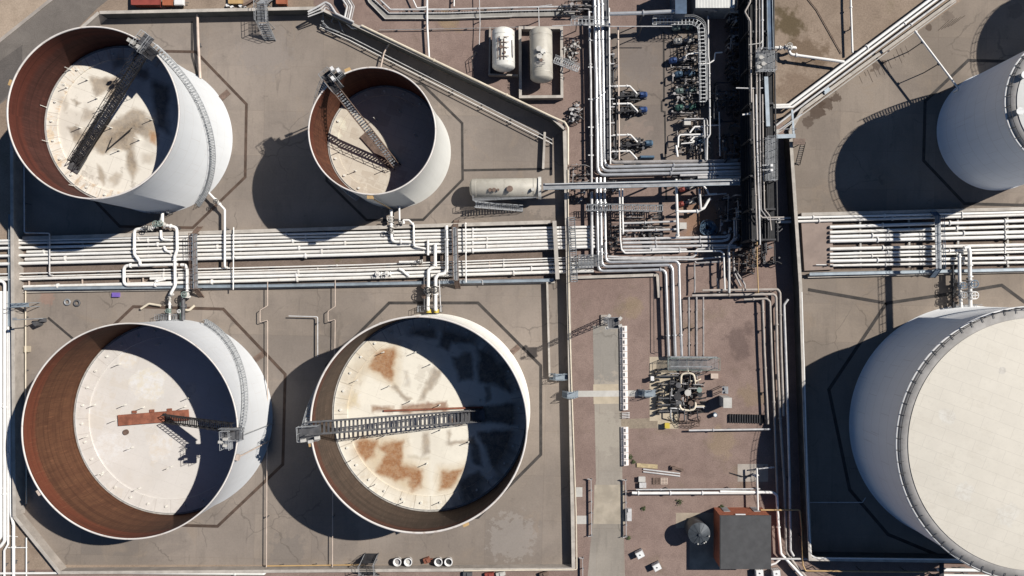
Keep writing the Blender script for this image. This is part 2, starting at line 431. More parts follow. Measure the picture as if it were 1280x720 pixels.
class MB:
    def __init__(self):
        self.v, self.f, self.s = [], [], []

    def quadset(self, vs, fs, smooth=False):
        o = len(self.v)
        self.v += [tuple(x) for x in vs]
        self.f += [tuple(i + o for i in f) for f in fs]
        self.s += [smooth] * len(fs)
        return self

    def box(self, c, s, rz=0.0):
        c = Vector(c)
        ca, sa = math.cos(rz), math.sin(rz)
        vs = []
        for dz in (-1, 1):
            for dx, dy in ((-1, -1), (1, -1), (1, 1), (-1, 1)):
                x, y = dx * s[0] / 2, dy * s[1] / 2
                vs.append((c.x + x * ca - y * sa, c.y + x * sa + y * ca, c.z + dz * s[2] / 2))
        return self.quadset(vs, [(3, 2, 1, 0), (4, 5, 6, 7), (0, 1, 5, 4), (1, 2, 6, 5), (2, 3, 7, 6), (3, 0, 4, 7)])

    def beam(self, p, q, w, h):
        """box from p to q (centre line), w across, h high"""
        p, q = Vector(p), Vector(q)
        d = (q - p)
        if d.length < 1e-6:
            return self
        d.normalize()
        up = Vector((0, 0, 1)) if abs(d.z) < 0.95 else Vector((0, 1, 0))
        sd = d.cross(up).normalized()
        u = sd.cross(d).normalized()
        vs = []
        for e in (p, q):
            for a, b in ((-1, -1), (1, -1), (1, 1), (-1, 1)):
                vs.append(e + sd * (a * w / 2) + u * (b * h / 2))
        return self.quadset(vs, [(0, 1, 2, 3), (7, 6, 5, 4), (0, 4, 5, 1), (1, 5, 6, 2), (2, 6, 7, 3), (3, 7, 4, 0)])

    def cyl(self, p, q, r1, r2=None, n=14, caps=True):
        if r2 is None:
            r2 = r1
        p, q = Vector(p), Vector(q)
        d = (q - p).normalized()
        a = Vector((0, 0, 1)) if abs(d.z) < 0.9 else Vector((1, 0, 0))
        u = d.cross(a).normalized()
        w = d.cross(u)
        o = len(self.v)
        for e, r in ((p, r1), (q, r2)):
            for i in range(n):
                t = 2 * math.pi * i / n
                self.v.append(tuple(e + u * (r * math.cos(t)) + w * (r * math.sin(t))))
        for i in range(n):
            j = (i + 1) % n
            self.f.append((o + j, o + i, o + n + i, o + n + j))
            self.s.append(True)
        if caps:
            k = len(self.v)
            self.v += self.v[o:o + 2 * n]
            self.f.append(tuple(k + i for i in range(n)))
            self.f.append(tuple(k + n + i for i in reversed(range(n))))
            self.s += [False, False]
        return self

    def tube(self, pts, r, n=9, caps=True):
        pts = [Vector(p) for p in pts]
        m = len(pts)
        o = len(self.v)
        t0 = (pts[1] - pts[0]).normalized()
        a = Vector((0, 0, 1)) if abs(t0.z) < 0.9 else Vector((1, 0, 0))
        u = t0.cross(a).normalized()
        for k in range(m):
            if k == 0:
                t = t0
            elif k == m - 1:
                t = (pts[k] - pts[k - 1]).normalized()
            else:
                t = ((pts[k + 1] - pts[k]).normalized() + (pts[k] - pts[k - 1]).normalized())
                t = t.normalized() if t.length > 1e-6 else (pts[k] - pts[k - 1]).normalized()
            u = (u - t * u.dot(t))
            u = u.normalized() if u.length > 1e-6 else t.orthogonal().normalized()
            w = t.cross(u)
            for i in range(n):
                an = 2 * math.pi * i / n
                self.v.append(tuple(pts[k] + u * (r * math.cos(an)) + w * (r * math.sin(an))))
        for k in range(m - 1):
            for i in range(n):
                j = (i + 1) % n
                self.f.append((o + k * n + i, o + k * n + j, o + (k + 1) * n + j, o + (k + 1) * n + i))
                self.s.append(True)
        if caps:
            c = len(self.v)
            self.v += self.v[o:o + n] + self.v[o + (m - 1) * n:o + m * n]
            self.f.append(tuple(c + i for i in reversed(range(n))))
            self.f.append(tuple(c + n + i for i in range(n)))
            self.s += [False, False]
        return self

    def lathe(self, prof, c=(0, 0, 0), n=96, smooth=True, a0=0.0, a1=None):
        """prof: list of (r, z), turned about the z axis through c"""
        c = Vector(c)
        full = a1 is None
        m = n if full else n + 1
        o = len(self.v)
        for (r, z) in prof:
            for i in range(m):
                t = 2 * math.pi * i / n if full else a0 + (a1 - a0) * i / n
                self.v.append((c.x + r * math.cos(t), c.y + r * math.sin(t), c.z + z))
        for k in range(len(prof) - 1):
            for i in range(n):
                j = (i + 1) % m
                self.f.append((o + k * m + i, o + k * m + j, o + (k + 1) * m + j, o + (k + 1) * m + i))
                self.s.append(smooth)
        return self

    def prism(self, poly, z0, z1):
        n = len(poly)
        a = sum(poly[i][0] * poly[(i + 1) % n][1] - poly[(i + 1) % n][0] * poly[i][1] for i in range(n))
        if a < 0:
            poly = poly[::-1]
        vs = [(p[0], p[1], z0) for p in poly] + [(p[0], p[1], z1) for p in poly]
        fs = [tuple(reversed(range(n))), tuple(range(n, 2 * n))]
        fs += [(i, (i + 1) % n, n + (i + 1) % n, n + i) for i in range(n)]
        return self.quadset(vs, fs)

    def sheet(self, poly, z):
        n = len(poly)
        a = sum(poly[i][0] * poly[(i + 1) % n][1] - poly[(i + 1) % n][0] * poly[i][1] for i in range(n))
        if a < 0:
            poly = poly[::-1]
        return self.quadset([(p[0], p[1], z) for p in poly], [tuple(range(n))])

    def strip(self, pts, w, z0, z1, closed=False):
        """mitred wall / ribbon along a ground polyline"""
        P = [Vector((p[0], p[1])) for p in pts]
        n = len(P)
        L, Rr = [], []
        for i in range(n):
            if closed or 0 < i < n - 1:
                a = (P[i] - P[i - 1]).normalized()
                b = (P[(i + 1) % n] - P[i]).normalized()
            elif i == 0:
                a = b = (P[1] - P[0]).normalized()
            else:
                a = b = (P[-1] - P[-2]).normalized()
            na, nb = Vector((-a.y, a.x)), Vector((-b.y, b.x))
            mm = (na + nb)
            mm = mm.normalized() if mm.length > 1e-4 else na
            k = (w / 2) / max(0.4, mm.dot(na))
            L.append(P[i] + mm * k)
            Rr.append(P[i] - mm * k)
        vs, fs = [], []
        for i in range(n):
            vs += [(L[i].x, L[i].y, z0), (Rr[i].x, Rr[i].y, z0), (Rr[i].x, Rr[i].y, z1), (L[i].x, L[i].y, z1)]
        cnt = n if closed else n - 1
        for i in range(cnt):
            a, b = 4 * i, 4 * ((i + 1) % n)
            for k in range(4):
                if z1 == z0 and k != 2:
                    continue
                k2 = (k + 1) % 4
                fs.append((a + k, b + k, b + k2, a + k2))
        if not closed and z1 != z0:
            fs += [(0, 1, 2, 3), (4 * n - 1, 4 * n - 2, 4 * n - 3, 4 * n - 4)]
        return self.quadset(vs, fs)

    def build(self, name, mat, parent=None, local=False, mats=None):
        me = D.meshes.new(name)
        if parent is None:
            xs = [p[0] for p in self.v]
            ys = [p[1] for p in self.v]
            zs = [p[2] for p in self.v]
            org = Vector(((min(xs) + max(xs)) / 2, (min(ys) + max(ys)) / 2, min(zs)))
        else:
            org = Vector((0, 0, 0)) if local else ORIG[parent.name]
        me.from_pydata([(p[0] - org.x, p[1] - org.y, p[2] - org.z) for p in self.v], [], self.f)
        me.polygons.foreach_set('use_smooth', self.s)
        me.materials.append(mat)
        me.update()
        o = D.objects.new(name, me)
        COL.objects.link(o)
        if parent is None:
            o.location = org
            ORIG[o.name] = org
        else:
            o.parent = parent
            ORIG[o.name] = ORIG[parent.name]
        return o


def tag(o, label=None, cat=None, group=None, kind=None):
    if label:
        o['label'] = label
    if cat:
        o['category'] = cat
    if group:
        o['group'] = group
    if kind:
        o['kind'] = kind
    return o


def empty(name, loc, label, cat, group=None, rz=0.0):
    o = D.objects.new(name, None)
    o.empty_display_size = 0.5
    COL.objects.link(o)
    o.location = loc
    o.rotation_euler = (0, 0, rz)
    ORIG[o.name] = Vector(loc)
    return tag(o, label, cat, group)


def structure(name, mb, mat):
    o = mb.build(name, mat)
    return tag(o, kind='structure')


def copy_tree(o, parent=None):
    c = o.copy()
    COL.objects.link(c)
    c.parent = parent
    ORIG[c.name] = ORIG[o.name]
    for ch in list(o.children):
        copy_tree(ch, c)
    return c


def fillet(pts, rad):
    """round the corners of a 3D polyline"""
    pts = [Vector(p) for p in pts]
    out = [pts[0]]
    for i in range(1, len(pts) - 1):
        a, b, c = pts[i - 1], pts[i], pts[i + 1]
        d1, d2 = (a - b), (c - b)
        l1, l2 = d1.length, d2.length
        if l1 < 1e-5 or l2 < 1e-5:
            continue
        d1 /= l1
        d2 /= l2
        ang = d1.angle(d2)
        if ang > math.pi - 0.03:
            out.append(b)
            continue
        t = min(rad / math.tan(ang / 2) if ang > 0.05 else rad, l1 * 0.48, l2 * 0.48)
        p, q = b + d1 * t, b + d2 * t
        for k in range(7):
            s = k / 6
            out.append((1 - s) ** 2 * p + 2 * s * (1 - s) * b + s * s * q)
    out.append(pts[-1])
    return out


def resolve(pts, z):
    out = []
    for p in pts:
        if p[0] == 'z':                       # plumb drop or rise to another height
            q = out[-1].copy()
            q.z = p[1]
            out.append(q)
        elif len(p) == 3:
            out.append(W(*p))
        else:
            out.append(W(p[0], p[1], z))
    return out


def along(P, dist):
    for a, b in zip(P[:-1], P[1:]):
        l = (b - a).length
        if dist <= l:
            return a.lerp(b, dist / l), (b - a).normalized()
        dist -= l
    return P[-1], (P[-1] - P[-2]).normalized()


def length(P):
    return sum((b - a).length for a, b in zip(P[:-1], P[1:]))


def add_valve(parent, p, d, r, body, wheel):
    mb = MB()
    mb.cyl(p - d * r * 2.2, p - d * r * 1.7, r * 2.0, n=14)
    mb.cyl(p + d * r * 1.7, p + d * r * 2.2, r * 2.0, n=14)
    mb.cyl(p - d * r * 1.7, p, r * 1.0, r * 1.6, n=12)
    mb.cyl(p, p + d * r * 1.7, r * 1.6, r * 1.0, n=12)
    top = p + Vector((0, 0, r * 4.2))
    mb.cyl(p, top, r * 0.7, r * 0.45, n=8)
    v = mb.build('valve', body, parent)
    w = MB()
    rr = r * 1.9
    ring = [top + Vector((rr * math.cos(t), rr * math.sin(t), 0)) for t in [2 * math.pi * i / 14 for i in range(15)]]
    w.tube(ring, r * 0.28, 6, caps=False)
    w.beam(top + Vector((rr, 0, 0)), top - Vector((rr, 0, 0)), r * 0.3, r * 0.3)
    w.beam(top + Vector((0, rr, 0)), top - Vector((0, rr, 0)), r * 0.3, r * 0.3)
    w.build('handwheel', wheel, v)
    return v


def pipe(pts, z, r, mat, label, group=None, flanges=(), valves=(), legs=True, bend=3.0, step=7.0, legmat=None, n=9, cat='pipe'):
    P = resolve(pts, z)
    F = fillet(P, bend * r)
    base = Vector((P[0].x, P[0].y, 0))
    t = empty('pipe', base, label, cat, group)
    MB().tube(F, r, n).build('run', mat, t)
    L = length(F)
    for fr in flanges:
        p, d = along(F, fr * L)
        MB().cyl(p - d * 0.09, p + d * 0.09, r * 1.55, n=12).build('flange', mat, t)
    for (fr, bm, wm) in valves:
        p, d = along(F, fr * L)
        add_valve(t, p, d, r, bm, wm)
    if legs:
        k = max(1, int(L / step))
        for i in range(k):
            p, d = along(F, (i + 0.5) / k * L)
            if p.z - r > 0.18 and abs(d.z) < 0.3:
                mb = MB()
                mb.box((p.x, p.y, (p.z - r) / 2), (0.12, 0.12, p.z - r))
                mb.box((p.x, p.y, p.z - r - 0.03), (2.2 * r + 0.1, 2.2 * r + 0.1, 0.06), math.atan2(d.y, d.x))
                mb.build('support_leg', legmat or M['mid'], t)
    return t


def rail_mesh(pts, h=1.05, post=1.5, r=0.03, mb=None):
    """handrail along a 3D polyline standing on it"""
    mb = mb or MB()
    pts = [Vector(p) for p in pts]
    up = Vector((0, 0, 1))
    mb.tube([p + up * h for p in pts], r, 5)
    mb.tube([p + up * h * 0.55 for p in pts], r * 0.8, 5)
    L = length(pts)
    k = max(1, int(L / post))
    for i in range(k + 1):
        p, d = along(pts, L * i / k * 0.999)
        mb.cyl(p, p + up * h, r, n=5)
    return mb


ORD = ['topmost', 'second from the top', 'third from the top', 'fourth from the top', 'fifth from the top', 'sixth from the top', 'seventh from the top', 'eighth from the top', 'ninth from the top', 'tenth from the top', 'eleventh from the top']


def soft_polygon(X, Y, pts, soft):
    """1 inside a polygon, fading to 0 over `soft` metres across its edge"""
    d2 = np.full(X.shape, 1e9)
    ins = np.zeros(X.shape, bool)
    n = len(pts)
    for i in range(n):
        ax, ay = pts[i]
        bx, by = pts[(i + 1) % n]
        ex, ey = bx - ax, by - ay
        t = np.clip(((X - ax) * ex + (Y - ay) * ey) / max(1e-9, ex * ex + ey * ey), 0, 1)
        d2 = np.minimum(d2, (X - ax - t * ex) ** 2 + (Y - ay - t * ey) ** 2)
        cr = ((ay > Y) != (by > Y)) & (X < ex * (Y - ay) / (by - ay + 1e-12) + ax)
        ins ^= cr
    d = np.sqrt(d2) * np.where(ins, 1.0, -1.0)
    return np.clip(d / soft * 0.5 + 0.5, 0, 1)


def paint_stains(o, patches, z):
    """old dirt and rust on a deck: ragged patches stored per vertex; patches are (outline in survey pixels, colour, strength, softness)"""
    me = o.data
    n = len(me.vertices)
    co = np.empty(n * 3)
    me.vertices.foreach_get('co', co)
    co = co.reshape(-1, 3) + np.array(o.parent.location)
    wx = np.array([mnoise.fractal(Vector((x * 0.45, y * 0.45, 3.0)), 0.7, 2.0, 4) for x, y, _ in co])
    wy = np.array([mnoise.fractal(Vector((x * 0.45, y * 0.45, 9.0)), 0.7, 2.0, 4) for x, y, _ in co])
    X, Y = co[:, 0] + wx * 0.38, co[:, 1] + wy * 0.38
    rgb = np.zeros((n, 3)) + 0.5
    al = np.zeros(n)
    for pts, col, am, soft in patches:
        m = soft_polygon(X, Y, [tuple(W(a, b, z)[:2]) for a, b in pts], soft) * am
        na = m + al * (1 - m)
        k = np.where(na > 1e-6, m / np.maximum(na, 1e-6), 0)[:, None]
        rgb = rgb * (1 - k) + np.array(col) * k
        al = na
    out = np.concatenate([rgb, al[:, None]], 1).astype(np.float32)
    ca = me.color_attributes.new('stain', 'FLOAT_COLOR', 'POINT')
    ca.data.foreach_set('color', out.ravel())

# ================================================================== THE GROUND
def poly(*pp, z=0.0):
    return [W(a, b, z) for a, b in pp]


soil = ground_mat('soil', (0.30, 0.228, 0.172), (0.40, 0.315, 0.245), 0.05, 0.25, 4.0, 0.3,
                  spots=[(W(985, 28), 2.2, (0.12, 0.09, 0.05), 0.9), (W(1012, 68), 2.6, (0.17, 0.12, 0.08), 0.8), (W(1000, 110), 3, (0.20, 0.14, 0.10), 0.6)], green=0.5)
structure('ground', MB().sheet([(-900, -900), (900, -900), (900, 900), (-900, 900)], 0.0), soil)

gravel = ground_mat('gravel', (0.272, 0.194, 0.166), (0.34, 0.252, 0.214), 0.06, 0.5, 5.5, 0.35,
                    spots=[(W(790, 385), 1.6, (0.33, 0.25, 0.16), 0.5), (W(905, 555), 2.2, (0.33, 0.25, 0.16), 0.5), (W(560, 26), 1.5, (0.34, 0.25, 0.13), 0.5),
                           (W(875, 270), 3.0, (0.33, 0.19, 0.11), 0.6), (W(925, 425), 2.2, (0.14, 0.10, 0.09), 0.6), (W(940, 495), 1.6, (0.28, 0.21, 0.13), 0.5)], green=0.35)
structure('gravel_yard', MB().sheet(poly((392, -160), (962, -160), (962, 150), (992, 160), (1010, 700), (1500, 700), (1500, 1100), (-350, 1100), (-350, 712), (720, 712), (709, 165), (692, 152), (392, 6)), 0.004), gravel)

asph = ground_mat('asphalt', (0.19, 0.168, 0.15), (0.235, 0.21, 0.185), 0.08, 0.4, 6, 0.3, bump=0.15)
structure('asphalt_road', MB().sheet(poly((-260, 270), (-260, 228), (0, 54), (76, -8), (300, -180), (370, -180), (122, 10), (16, 118), (-140, 240)), 0.004), asph)
structure('sand_bank', MB().sheet(poly((-600, 560), (-600, -500), (298, -500), (298, -190), (74, -10), (-2, 51), (-260, 224), (-330, 560)), 0.004), ground_mat('sand', (0.43, 0.335, 0.25), (0.50, 0.40, 0.31), 0.08, 0.4, 4, 0.25))
structure('road_edge', MB().strip(poly((-260, 226), (-2, 53), (74, -8), (298, -182)), 0.5, 0, 0.12), M['conc'])
structure('gravel_path', MB().sheet(poly((-260, 262), (-140, 255), (-20, 150), (28, 100), (28, 56), (-260, 262)), 0.007), ground_mat('path_dust', (0.13, 0.118, 0.11), (0.17, 0.15, 0.135), 0.1, 0.4, 5, 0.3))

wet = (0.085, 0.058, 0.042)
cf_w = concrete_floor('bay_concrete_west', (0.268, 0.228, 0.194),
                      [(W(680, 250), 2.5, (0.36, 0.30, 0.25), 0.5), (W(640, 672), 3.5, (0.36, 0.33, 0.30), 0.4), (W(60, 372), 1.2, (0.36, 0.2, 0.15), 0.4), (W(360, 690), 2.5, (0.2, 0.175, 0.155), 0.6), (W(330, 60), 4, (0.27, 0.235, 0.21), 0.6)], slab=(9.0, 7.0))
structure('west_bay_floor', MB().sheet(poly((19, 640), (17, 120), (127, 24), (392, 16), (696, 156), (706, 168), (712, 400), (717, 706), (75, 706)), 0.008), cf_w)
cf_e = concrete_floor('bay_concrete_east', (0.262, 0.219, 0.180),
                      [(W(1022, 138), 1.3, wet, 0.85), (W(1010, 152), 0.9, wet, 0.85), (W(1045, 122), 0.8, wet, 0.8), (W(1032, 130), 1.0, wet, 0.8), (W(1161, 35), 0.5, wet, 0.8), (W(1095, 83), 0.55, wet, 0.7),
                       (W(1105, 78), 0.5, wet, 0.7), (W(1090, 88), 0.35, wet, 0.7), (W(1185, 20), 0.9, (0.17, 0.135, 0.11), 0.7), (W(1270, 12), 1.2, (0.2, 0.16, 0.13), 0.6)], slab=(7.5, 6.0))
structure('east_bay_floor', MB().sheet(poly((988, 166), (1006, 140), (1194, 6), (1500, -220), (1700, -220), (1700, 695), (1013, 695), (1004, 400)), 0.008), cf_e)

# darker, oil-worn streaks in the east bay below the wall pipes
st = MB()
rs = random.Random(3)
for (bx, by, n_, l0) in ((1075, 95, 6, 7), (1100, 80, 5, 8), (1120, 62, 3, 6)):
    for i in range(n_):
        x = bx + i * 5 + rs.uniform(-2, 2)
        y = by - i * 3.4 + rs.uniform(-2, 2)
        l = l0 + rs.uniform(-2, 8)
        w_ = rs.uniform(0.25, 0.6)
        st.sheet(poly((x - w_, y), (x + w_, y), (x + l * 0.45 + w_ * 0.5, y + l), (x + l * 0.45 - w_ * 0.3, y + l + 1)), 0.012 + 0.0005 * i)
for i in range(5):
    x, y = 1172 + i * 4, 38 - i * 1.5
    st.sheet(poly((x, y), (x + 14 + i, y - 13), (x + 14.6 + i, y - 12.4), (x + 0.8, y + 0.6)), 0.016 + 0.0005 * i)
structure('ground_stain', st, plain('oil_stain', (0.095, 0.072, 0.056), 0.9, 0, 0.3, 1.5))

lane = concrete_floor('lane_concrete', (0.325, 0.292, 0.25), [(W(757, 440), 4.5, (0.26, 0.245, 0.22), 0.7), (W(757, 540), 3, (0.40, 0.36, 0.30), 0.6)], 0.02, (4.2, 9))
structure('yard_road', MB().sheet(poly((741, 407), (775, 407), (778, 600), (781, 716), (800, 1000), (712, 1000), (735, 716), (745, 600)), 0.012), lane)
structure('cross_path', MB().sheet(poly((776, 524), (826, 522), (826, 535), (777, 536)), 0.014), ground_mat('path_dirt', (0.31, 0.255, 0.195), (0.35, 0.29, 0.22), 0.1, 0.5, 4, 0.3))
structure('crossing_patch', MB().sheet(poly((741.5, 480.5), (773, 480), (773.5, 504.5), (742, 505)), 0.016), M['concy'])
structure('worn_paving', MB().sheet(poly((743, 606), (780, 606), (781, 655), (742, 655)), 0.016), plain('worn_concrete', (0.375, 0.325, 0.255), 0.9, 0, 0.16, 0.5, (0.28, 0.25, 0.21), 0.6))
structure('footpath', MB().sheet(poly((715, 488.5), (797, 488), (797, 495.5), (715, 496.2)), 0.024), M['concl'])
structure('skid_slab', MB().sheet(poly((812, 446), (848, 446), (848, 536), (822, 536), (822, 526), (812, 526)), 0.016), M['concy'])
structure('silo_slab', MB().sheet(poly((845, 641), (905, 641), (905, 712), (862, 712), (862, 660), (845, 660)), 0.010), plain('pad_dust', (0.36, 0.30, 0.23), 0.9, 0, 0.2, 0.5))
structure('cabinet_slab', MB().sheet(poly((922, 580), (960, 580), (960, 602), (922, 602)), 0.010), M['conc'])
pump_floor = concrete_floor('pump_slab_concrete', (0.245, 0.205, 0.175), [(W(800, 80), 2.5, (0.23, 0.20, 0.18), 0.5), (W(795, 165), 2, (0.31, 0.24, 0.2), 0.5)], 0.0, (9, 6))
structure('pump_slab', MB().sheet(poly((764, 36), (888, 36), (892, 205), (768, 208)), 0.012), pump_floor)
structure('pump_drain', MB().strip(poly((829.5, 40), (830, 126), (827, 127), (827, 139), (831, 140), (832, 210), (833, 250)), 0.28, 0.014, 0.02), M['drain'])
structure('track_bed', MB().sheet(poly((30, 300), (690, 280), (692, 352), (30, 360)), 0.012), ground_mat('track_gravel', (0.215, 0.165, 0.135), (0.27, 0.21, 0.175), 0.2, 0.6, 5, 0.4, green=0.6))
structure('east_track_bed', MB().sheet(poly((1040, 270), (1700, 254), (1700, 330), (1042, 338)), 0.012), D.materials['track_gravel'])
structure('culvert_cover', MB().prism(poly((1000, 277, ), (1038.5, 277), (1040, 337), (1004, 338.5)), 0.008, 0.55), plain('culvert_concrete', (0.29, 0.225, 0.19), 0.9, 0, 0.12, 0.4, (0.2, 0.16, 0.14), 0.4))


def octagon(name, pts, w, mat, closed=True):
    structure(name, MB().strip(poly(*pts), w, 0.012, 0.03, closed), mat)


def regular(cx, cy, r, rot=22.5):
    return [(cx + r * math.cos(R_(rot + 45 * i)), cy + r * math.sin(R_(rot + 45 * i))) for i in range(8)]


# tank footprints: centre in ground pixels, radius, height, deck height
T1 = dict(c=(197.4, 173.7), r=92.2, h=15.7, d=8.7)
T2 = dict(c=(493.0, 190.0), r=69.4, h=14.0, d=5.9)
T3 = dict(c=(219.3, 520.6), r=120.2, h=12.05, d=1.36)
T4 = dict(c=(542.0, 512.6), r=119.6, h=12.65, d=3.3)
T5 = dict(c=(1245.0, 164.0), r=73.0, h=16.4)
T6 = dict(c=(1209.5, 530.0), r=147.0, h=14.9)
octagon('tank_drain', regular(197.4, 174, 119, 23.5), 0.42, M['drainb'])
octagon('tank_drain', regular(493, 190, 92, 22), 0.38, M['drain'])
octagon('tank_drain', regular(219.3, 520.6, 147, 24), 0.46, M['drainb'])
octagon('tank_drain', regular(542, 512.6, 145, 22.5), 0.46, M['drain'])
octagon('tank_drain', regular(1245, 166, 97, 24), 0.46, M['drain'])
octagon('tank_drain', [(1010, 362), (1108, 379), (1190, 367), (1252, 356.5), (1300, 392), (1360, 470), (1380, 560), (1300, 680), (1180, 697), (1110, 668), (1062, 612), (1036, 487), (1108, 379)], 0.5, M['drain'], False)
for pts in ([(60, 397), (92, 424)], [(240, 27), (240, 70), (247, 95)], [(577, 213), (690, 211)]):  # middle strip is the pale pipe's cast shadow laid down in dark colour
    structure('drain_and_shadow_strip', MB().strip(poly(*pts), 0.36, 0.012, 0.026), M['drain'])
# pads and hatches let into the floor
for (x, y, s, a) in ((281, 119, 1.3, 0.7), (324, 446, 1.3, 0.6), (644, 437, 1.2, 0.7)):
    p = W(x, y)
    o = MB().box((p.x, p.y, 0.06), (s * 1.3, s * 0.7, 0.12), a).build('sump_cover', M['brownst'])
    tag(o, {281: 'brown sump cover in the paving just right of the top left tank', 324: 'brown sump cover in the paving right of the rust lined lower left tank',
            644: 'brown sump cover in the paving at the right foot of the gangway tank'}[x], 'drain cover', 'sump covers beside the open tanks')


# ================================================================== BUND WALLS
def wall(name, pts, h, th, label, mat=None, capmat=None, closed=False, cat='wall'):
    P = poly(*pts, z=h)
    base = empty(name, (P[0].x, P[0].y, 0), label, cat)
    MB().strip(P, th, 0.0, h - 0.12, closed).build('wall_body', mat or M['conc'], base)
    MB().strip(P, th + 0.05, h - 0.12, h, closed).build('coping', capmat or M['cap'], base)
    return base


wall('bund_wall', [(17.5, 646), (15, 300), (14, 112), (123, 15.8)], 2.0, 0.42, 'long concrete bund wall down the left side of the four open tanks')
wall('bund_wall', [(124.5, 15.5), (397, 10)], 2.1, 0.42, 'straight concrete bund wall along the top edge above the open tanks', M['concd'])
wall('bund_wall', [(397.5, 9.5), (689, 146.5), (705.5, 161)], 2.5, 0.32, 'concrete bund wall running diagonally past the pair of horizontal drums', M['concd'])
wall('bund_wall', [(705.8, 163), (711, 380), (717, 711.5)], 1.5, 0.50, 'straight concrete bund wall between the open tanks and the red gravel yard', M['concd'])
wall('bund_wall', [(717, 711.5), (74, 716), (17.5, 646)], 1.6, 0.40, 'concrete bund wall along the bottom edge below the two lower open tanks')
wall('bund_wall', [(988, 163), (1003, 137), (1195, -2), (1500, -225)], 0.7, 0.45, 'low concrete kerb wall running diagonally beside the three white pipes')
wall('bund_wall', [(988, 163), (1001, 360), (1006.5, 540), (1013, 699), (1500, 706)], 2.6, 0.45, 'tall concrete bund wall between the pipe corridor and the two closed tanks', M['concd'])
wall('track_kerb', [(28, 298), (570, 281), (688, 277.5)], 1.1, 0.5, 'low concrete kerb along the upper edge of the long white pipe track', cat='kerb')
wall('track_kerb', [(693, 276), (697, 349)], 1.9, 0.55, 'short concrete wall closing the right end of the long white pipe track', cat='kerb')
wall('track_kerb', [(28, 364), (330, 359), (694, 352)], 0.35, 0.45, 'low concrete kerb along the lower edge of the long white pipe track', cat='kerb')
wall('track_kerb', [(1002, 268), (1700, 250)], 0.8, 0.45, 'low concrete kerb above the white pipes between the two closed tanks', cat='kerb')
wall('track_kerb', [(1010, 345), (1700, 328)], 0.5, 0.5, 'low concrete kerb below the white pipes between the two closed tanks', cat='kerb')
wall('track_kerb', [(684, 352), (687, 470), (694, 470), (694.5, 476)], 0.9, 0.25, 'thin concrete upstand along the inside of the yard bund wall', cat='kerb')
wall('track_kerb', [(681, 165), (679, 211)], 0.9, 0.3, 'short concrete upstand near the end of the diagonal bund wall', cat='kerb')
wall('yard_kerb', [(713, 347), (822, 343.5), (824, 372)], 0.5, 0.4, 'low concrete kerb around the red gravel below the main pipe bend', cat='kerb')
for nm, pts, lab in (('bund_tray', [(30, 360.5), (340, 357), (692, 350)], 'long blue grey cable tray along the lower edge of the west pipe track'),
                     ('bund_tray', [(1012, 342.5), (1290, 336.5), (1600, 329)], 'blue grey cable tray below the white pipes of the east track'),
                     ('bund_tray', [(13, 268), (12.5, 370), (12.5, 408)], 'short blue grey cable tray crossing the left ends of the pipe track')):
    z = 0.9
    P = poly(*pts, z=z)
    t = empty('cable_tray', (P[0].x, P[0].y, 0), lab, 'cable tray')
    MB().strip(P, 0.42, z - 0.06, z).build('tray', M['bsteel'], t)
    for sgn in (-1, 1):
        off = []
        for i, p in enumerate(P):
            d = (P[min(i + 1, len(P) - 1)] - P[max(i - 1, 0)]).normalized()
            off.append(p + Vector((-d.y, d.x, 0)) * 0.22 * sgn)
        MB().strip(off, 0.04, z - 0.06, z + 0.12).build('side_rail', M['bsteel'], t)
    L = length(P)
    for i in range(int(L / 6) + 1):
        p, d = along(P, min(L * 0.999, i * 6.0))
        MB().box((p.x, p.y, 0.42), (0.1, 0.1, 0.83)).build('support_leg', M['mid'], t)


# ================================================================== OPEN TOP TANKS
def tank_pt(T, ang, dr, z):
    c = W(*T['c'])
    R = T['r'] / K + dr
    return Vector((c.x + R * math.cos(R_(ang)), c.y + R * math.sin(R_(ang)), z))


def spiral_stair(root, T, a0, z0, a1, z1, mat, side=1):
    n = max(8, int(abs(z1 - z0) / 0.24))
    tr, st_, rl = MB(), MB(), MB()
    outer, inner = [], []
    for i in range(n + 1):
        a = a0 + (a1 - a0) * i / n
        z = z0 + (z1 - z0) * i / n
        p, q = tank_pt(T, a, 0.12, z), tank_pt(T, a, 0.95, z)
        tr.beam(p, q, 0.26, 0.05)
        inner.append(p)
        outer.append(q)
    st_.tube(outer, 0.07, 5).tube(inner, 0.06, 5)
    s = tr.build('stair', mat, root)
    st_.build('stringer', mat, s)
    rail_mesh(outer, 1.05, 1.2, 0.035, rl)
    rl.build('handrail', M['wgrat'], s)
    return s


def platform(root, c, ang, L, w, mat, railmat, name='platform'):
    """railed grating landing centred on c, its length along ang"""
    d = Vector((math.cos(R_(ang)), math.sin(R_(ang)), 0))
    s = Vector((-d.y, d.x, 0))
    mb = MB()
    mb.beam(c - d * L / 2, c + d * L / 2, w, 0.08)
    for k in (-1, 1):
        mb.beam(c - d * L / 2 + s * k * w / 2 - Vector((0, 0, 0.1)), c + d * L / 2 + s * k * w / 2 - Vector((0, 0, 0.1)), 0.08, 0.2)
    o = mb.build(name, mat, root)
    r = MB()
    a, b = c - d * L / 2 + s * w / 2, c + d * L / 2 + s * w / 2
    rail_mesh([a, b], 1.1, 0.8, 0.035, r)
    a, b = c - d * L / 2 - s * w / 2, c + d * L / 2 - s * w / 2
    rail_mesh([a, b], 1.1, 0.8, 0.035, r)
    rail_mesh([c + d * L / 2 - s * w / 2, c + d * L / 2 + s * w / 2], 1.1, 0.8, 0.035, r)
    r.build('handrail', railmat, o)
    return o


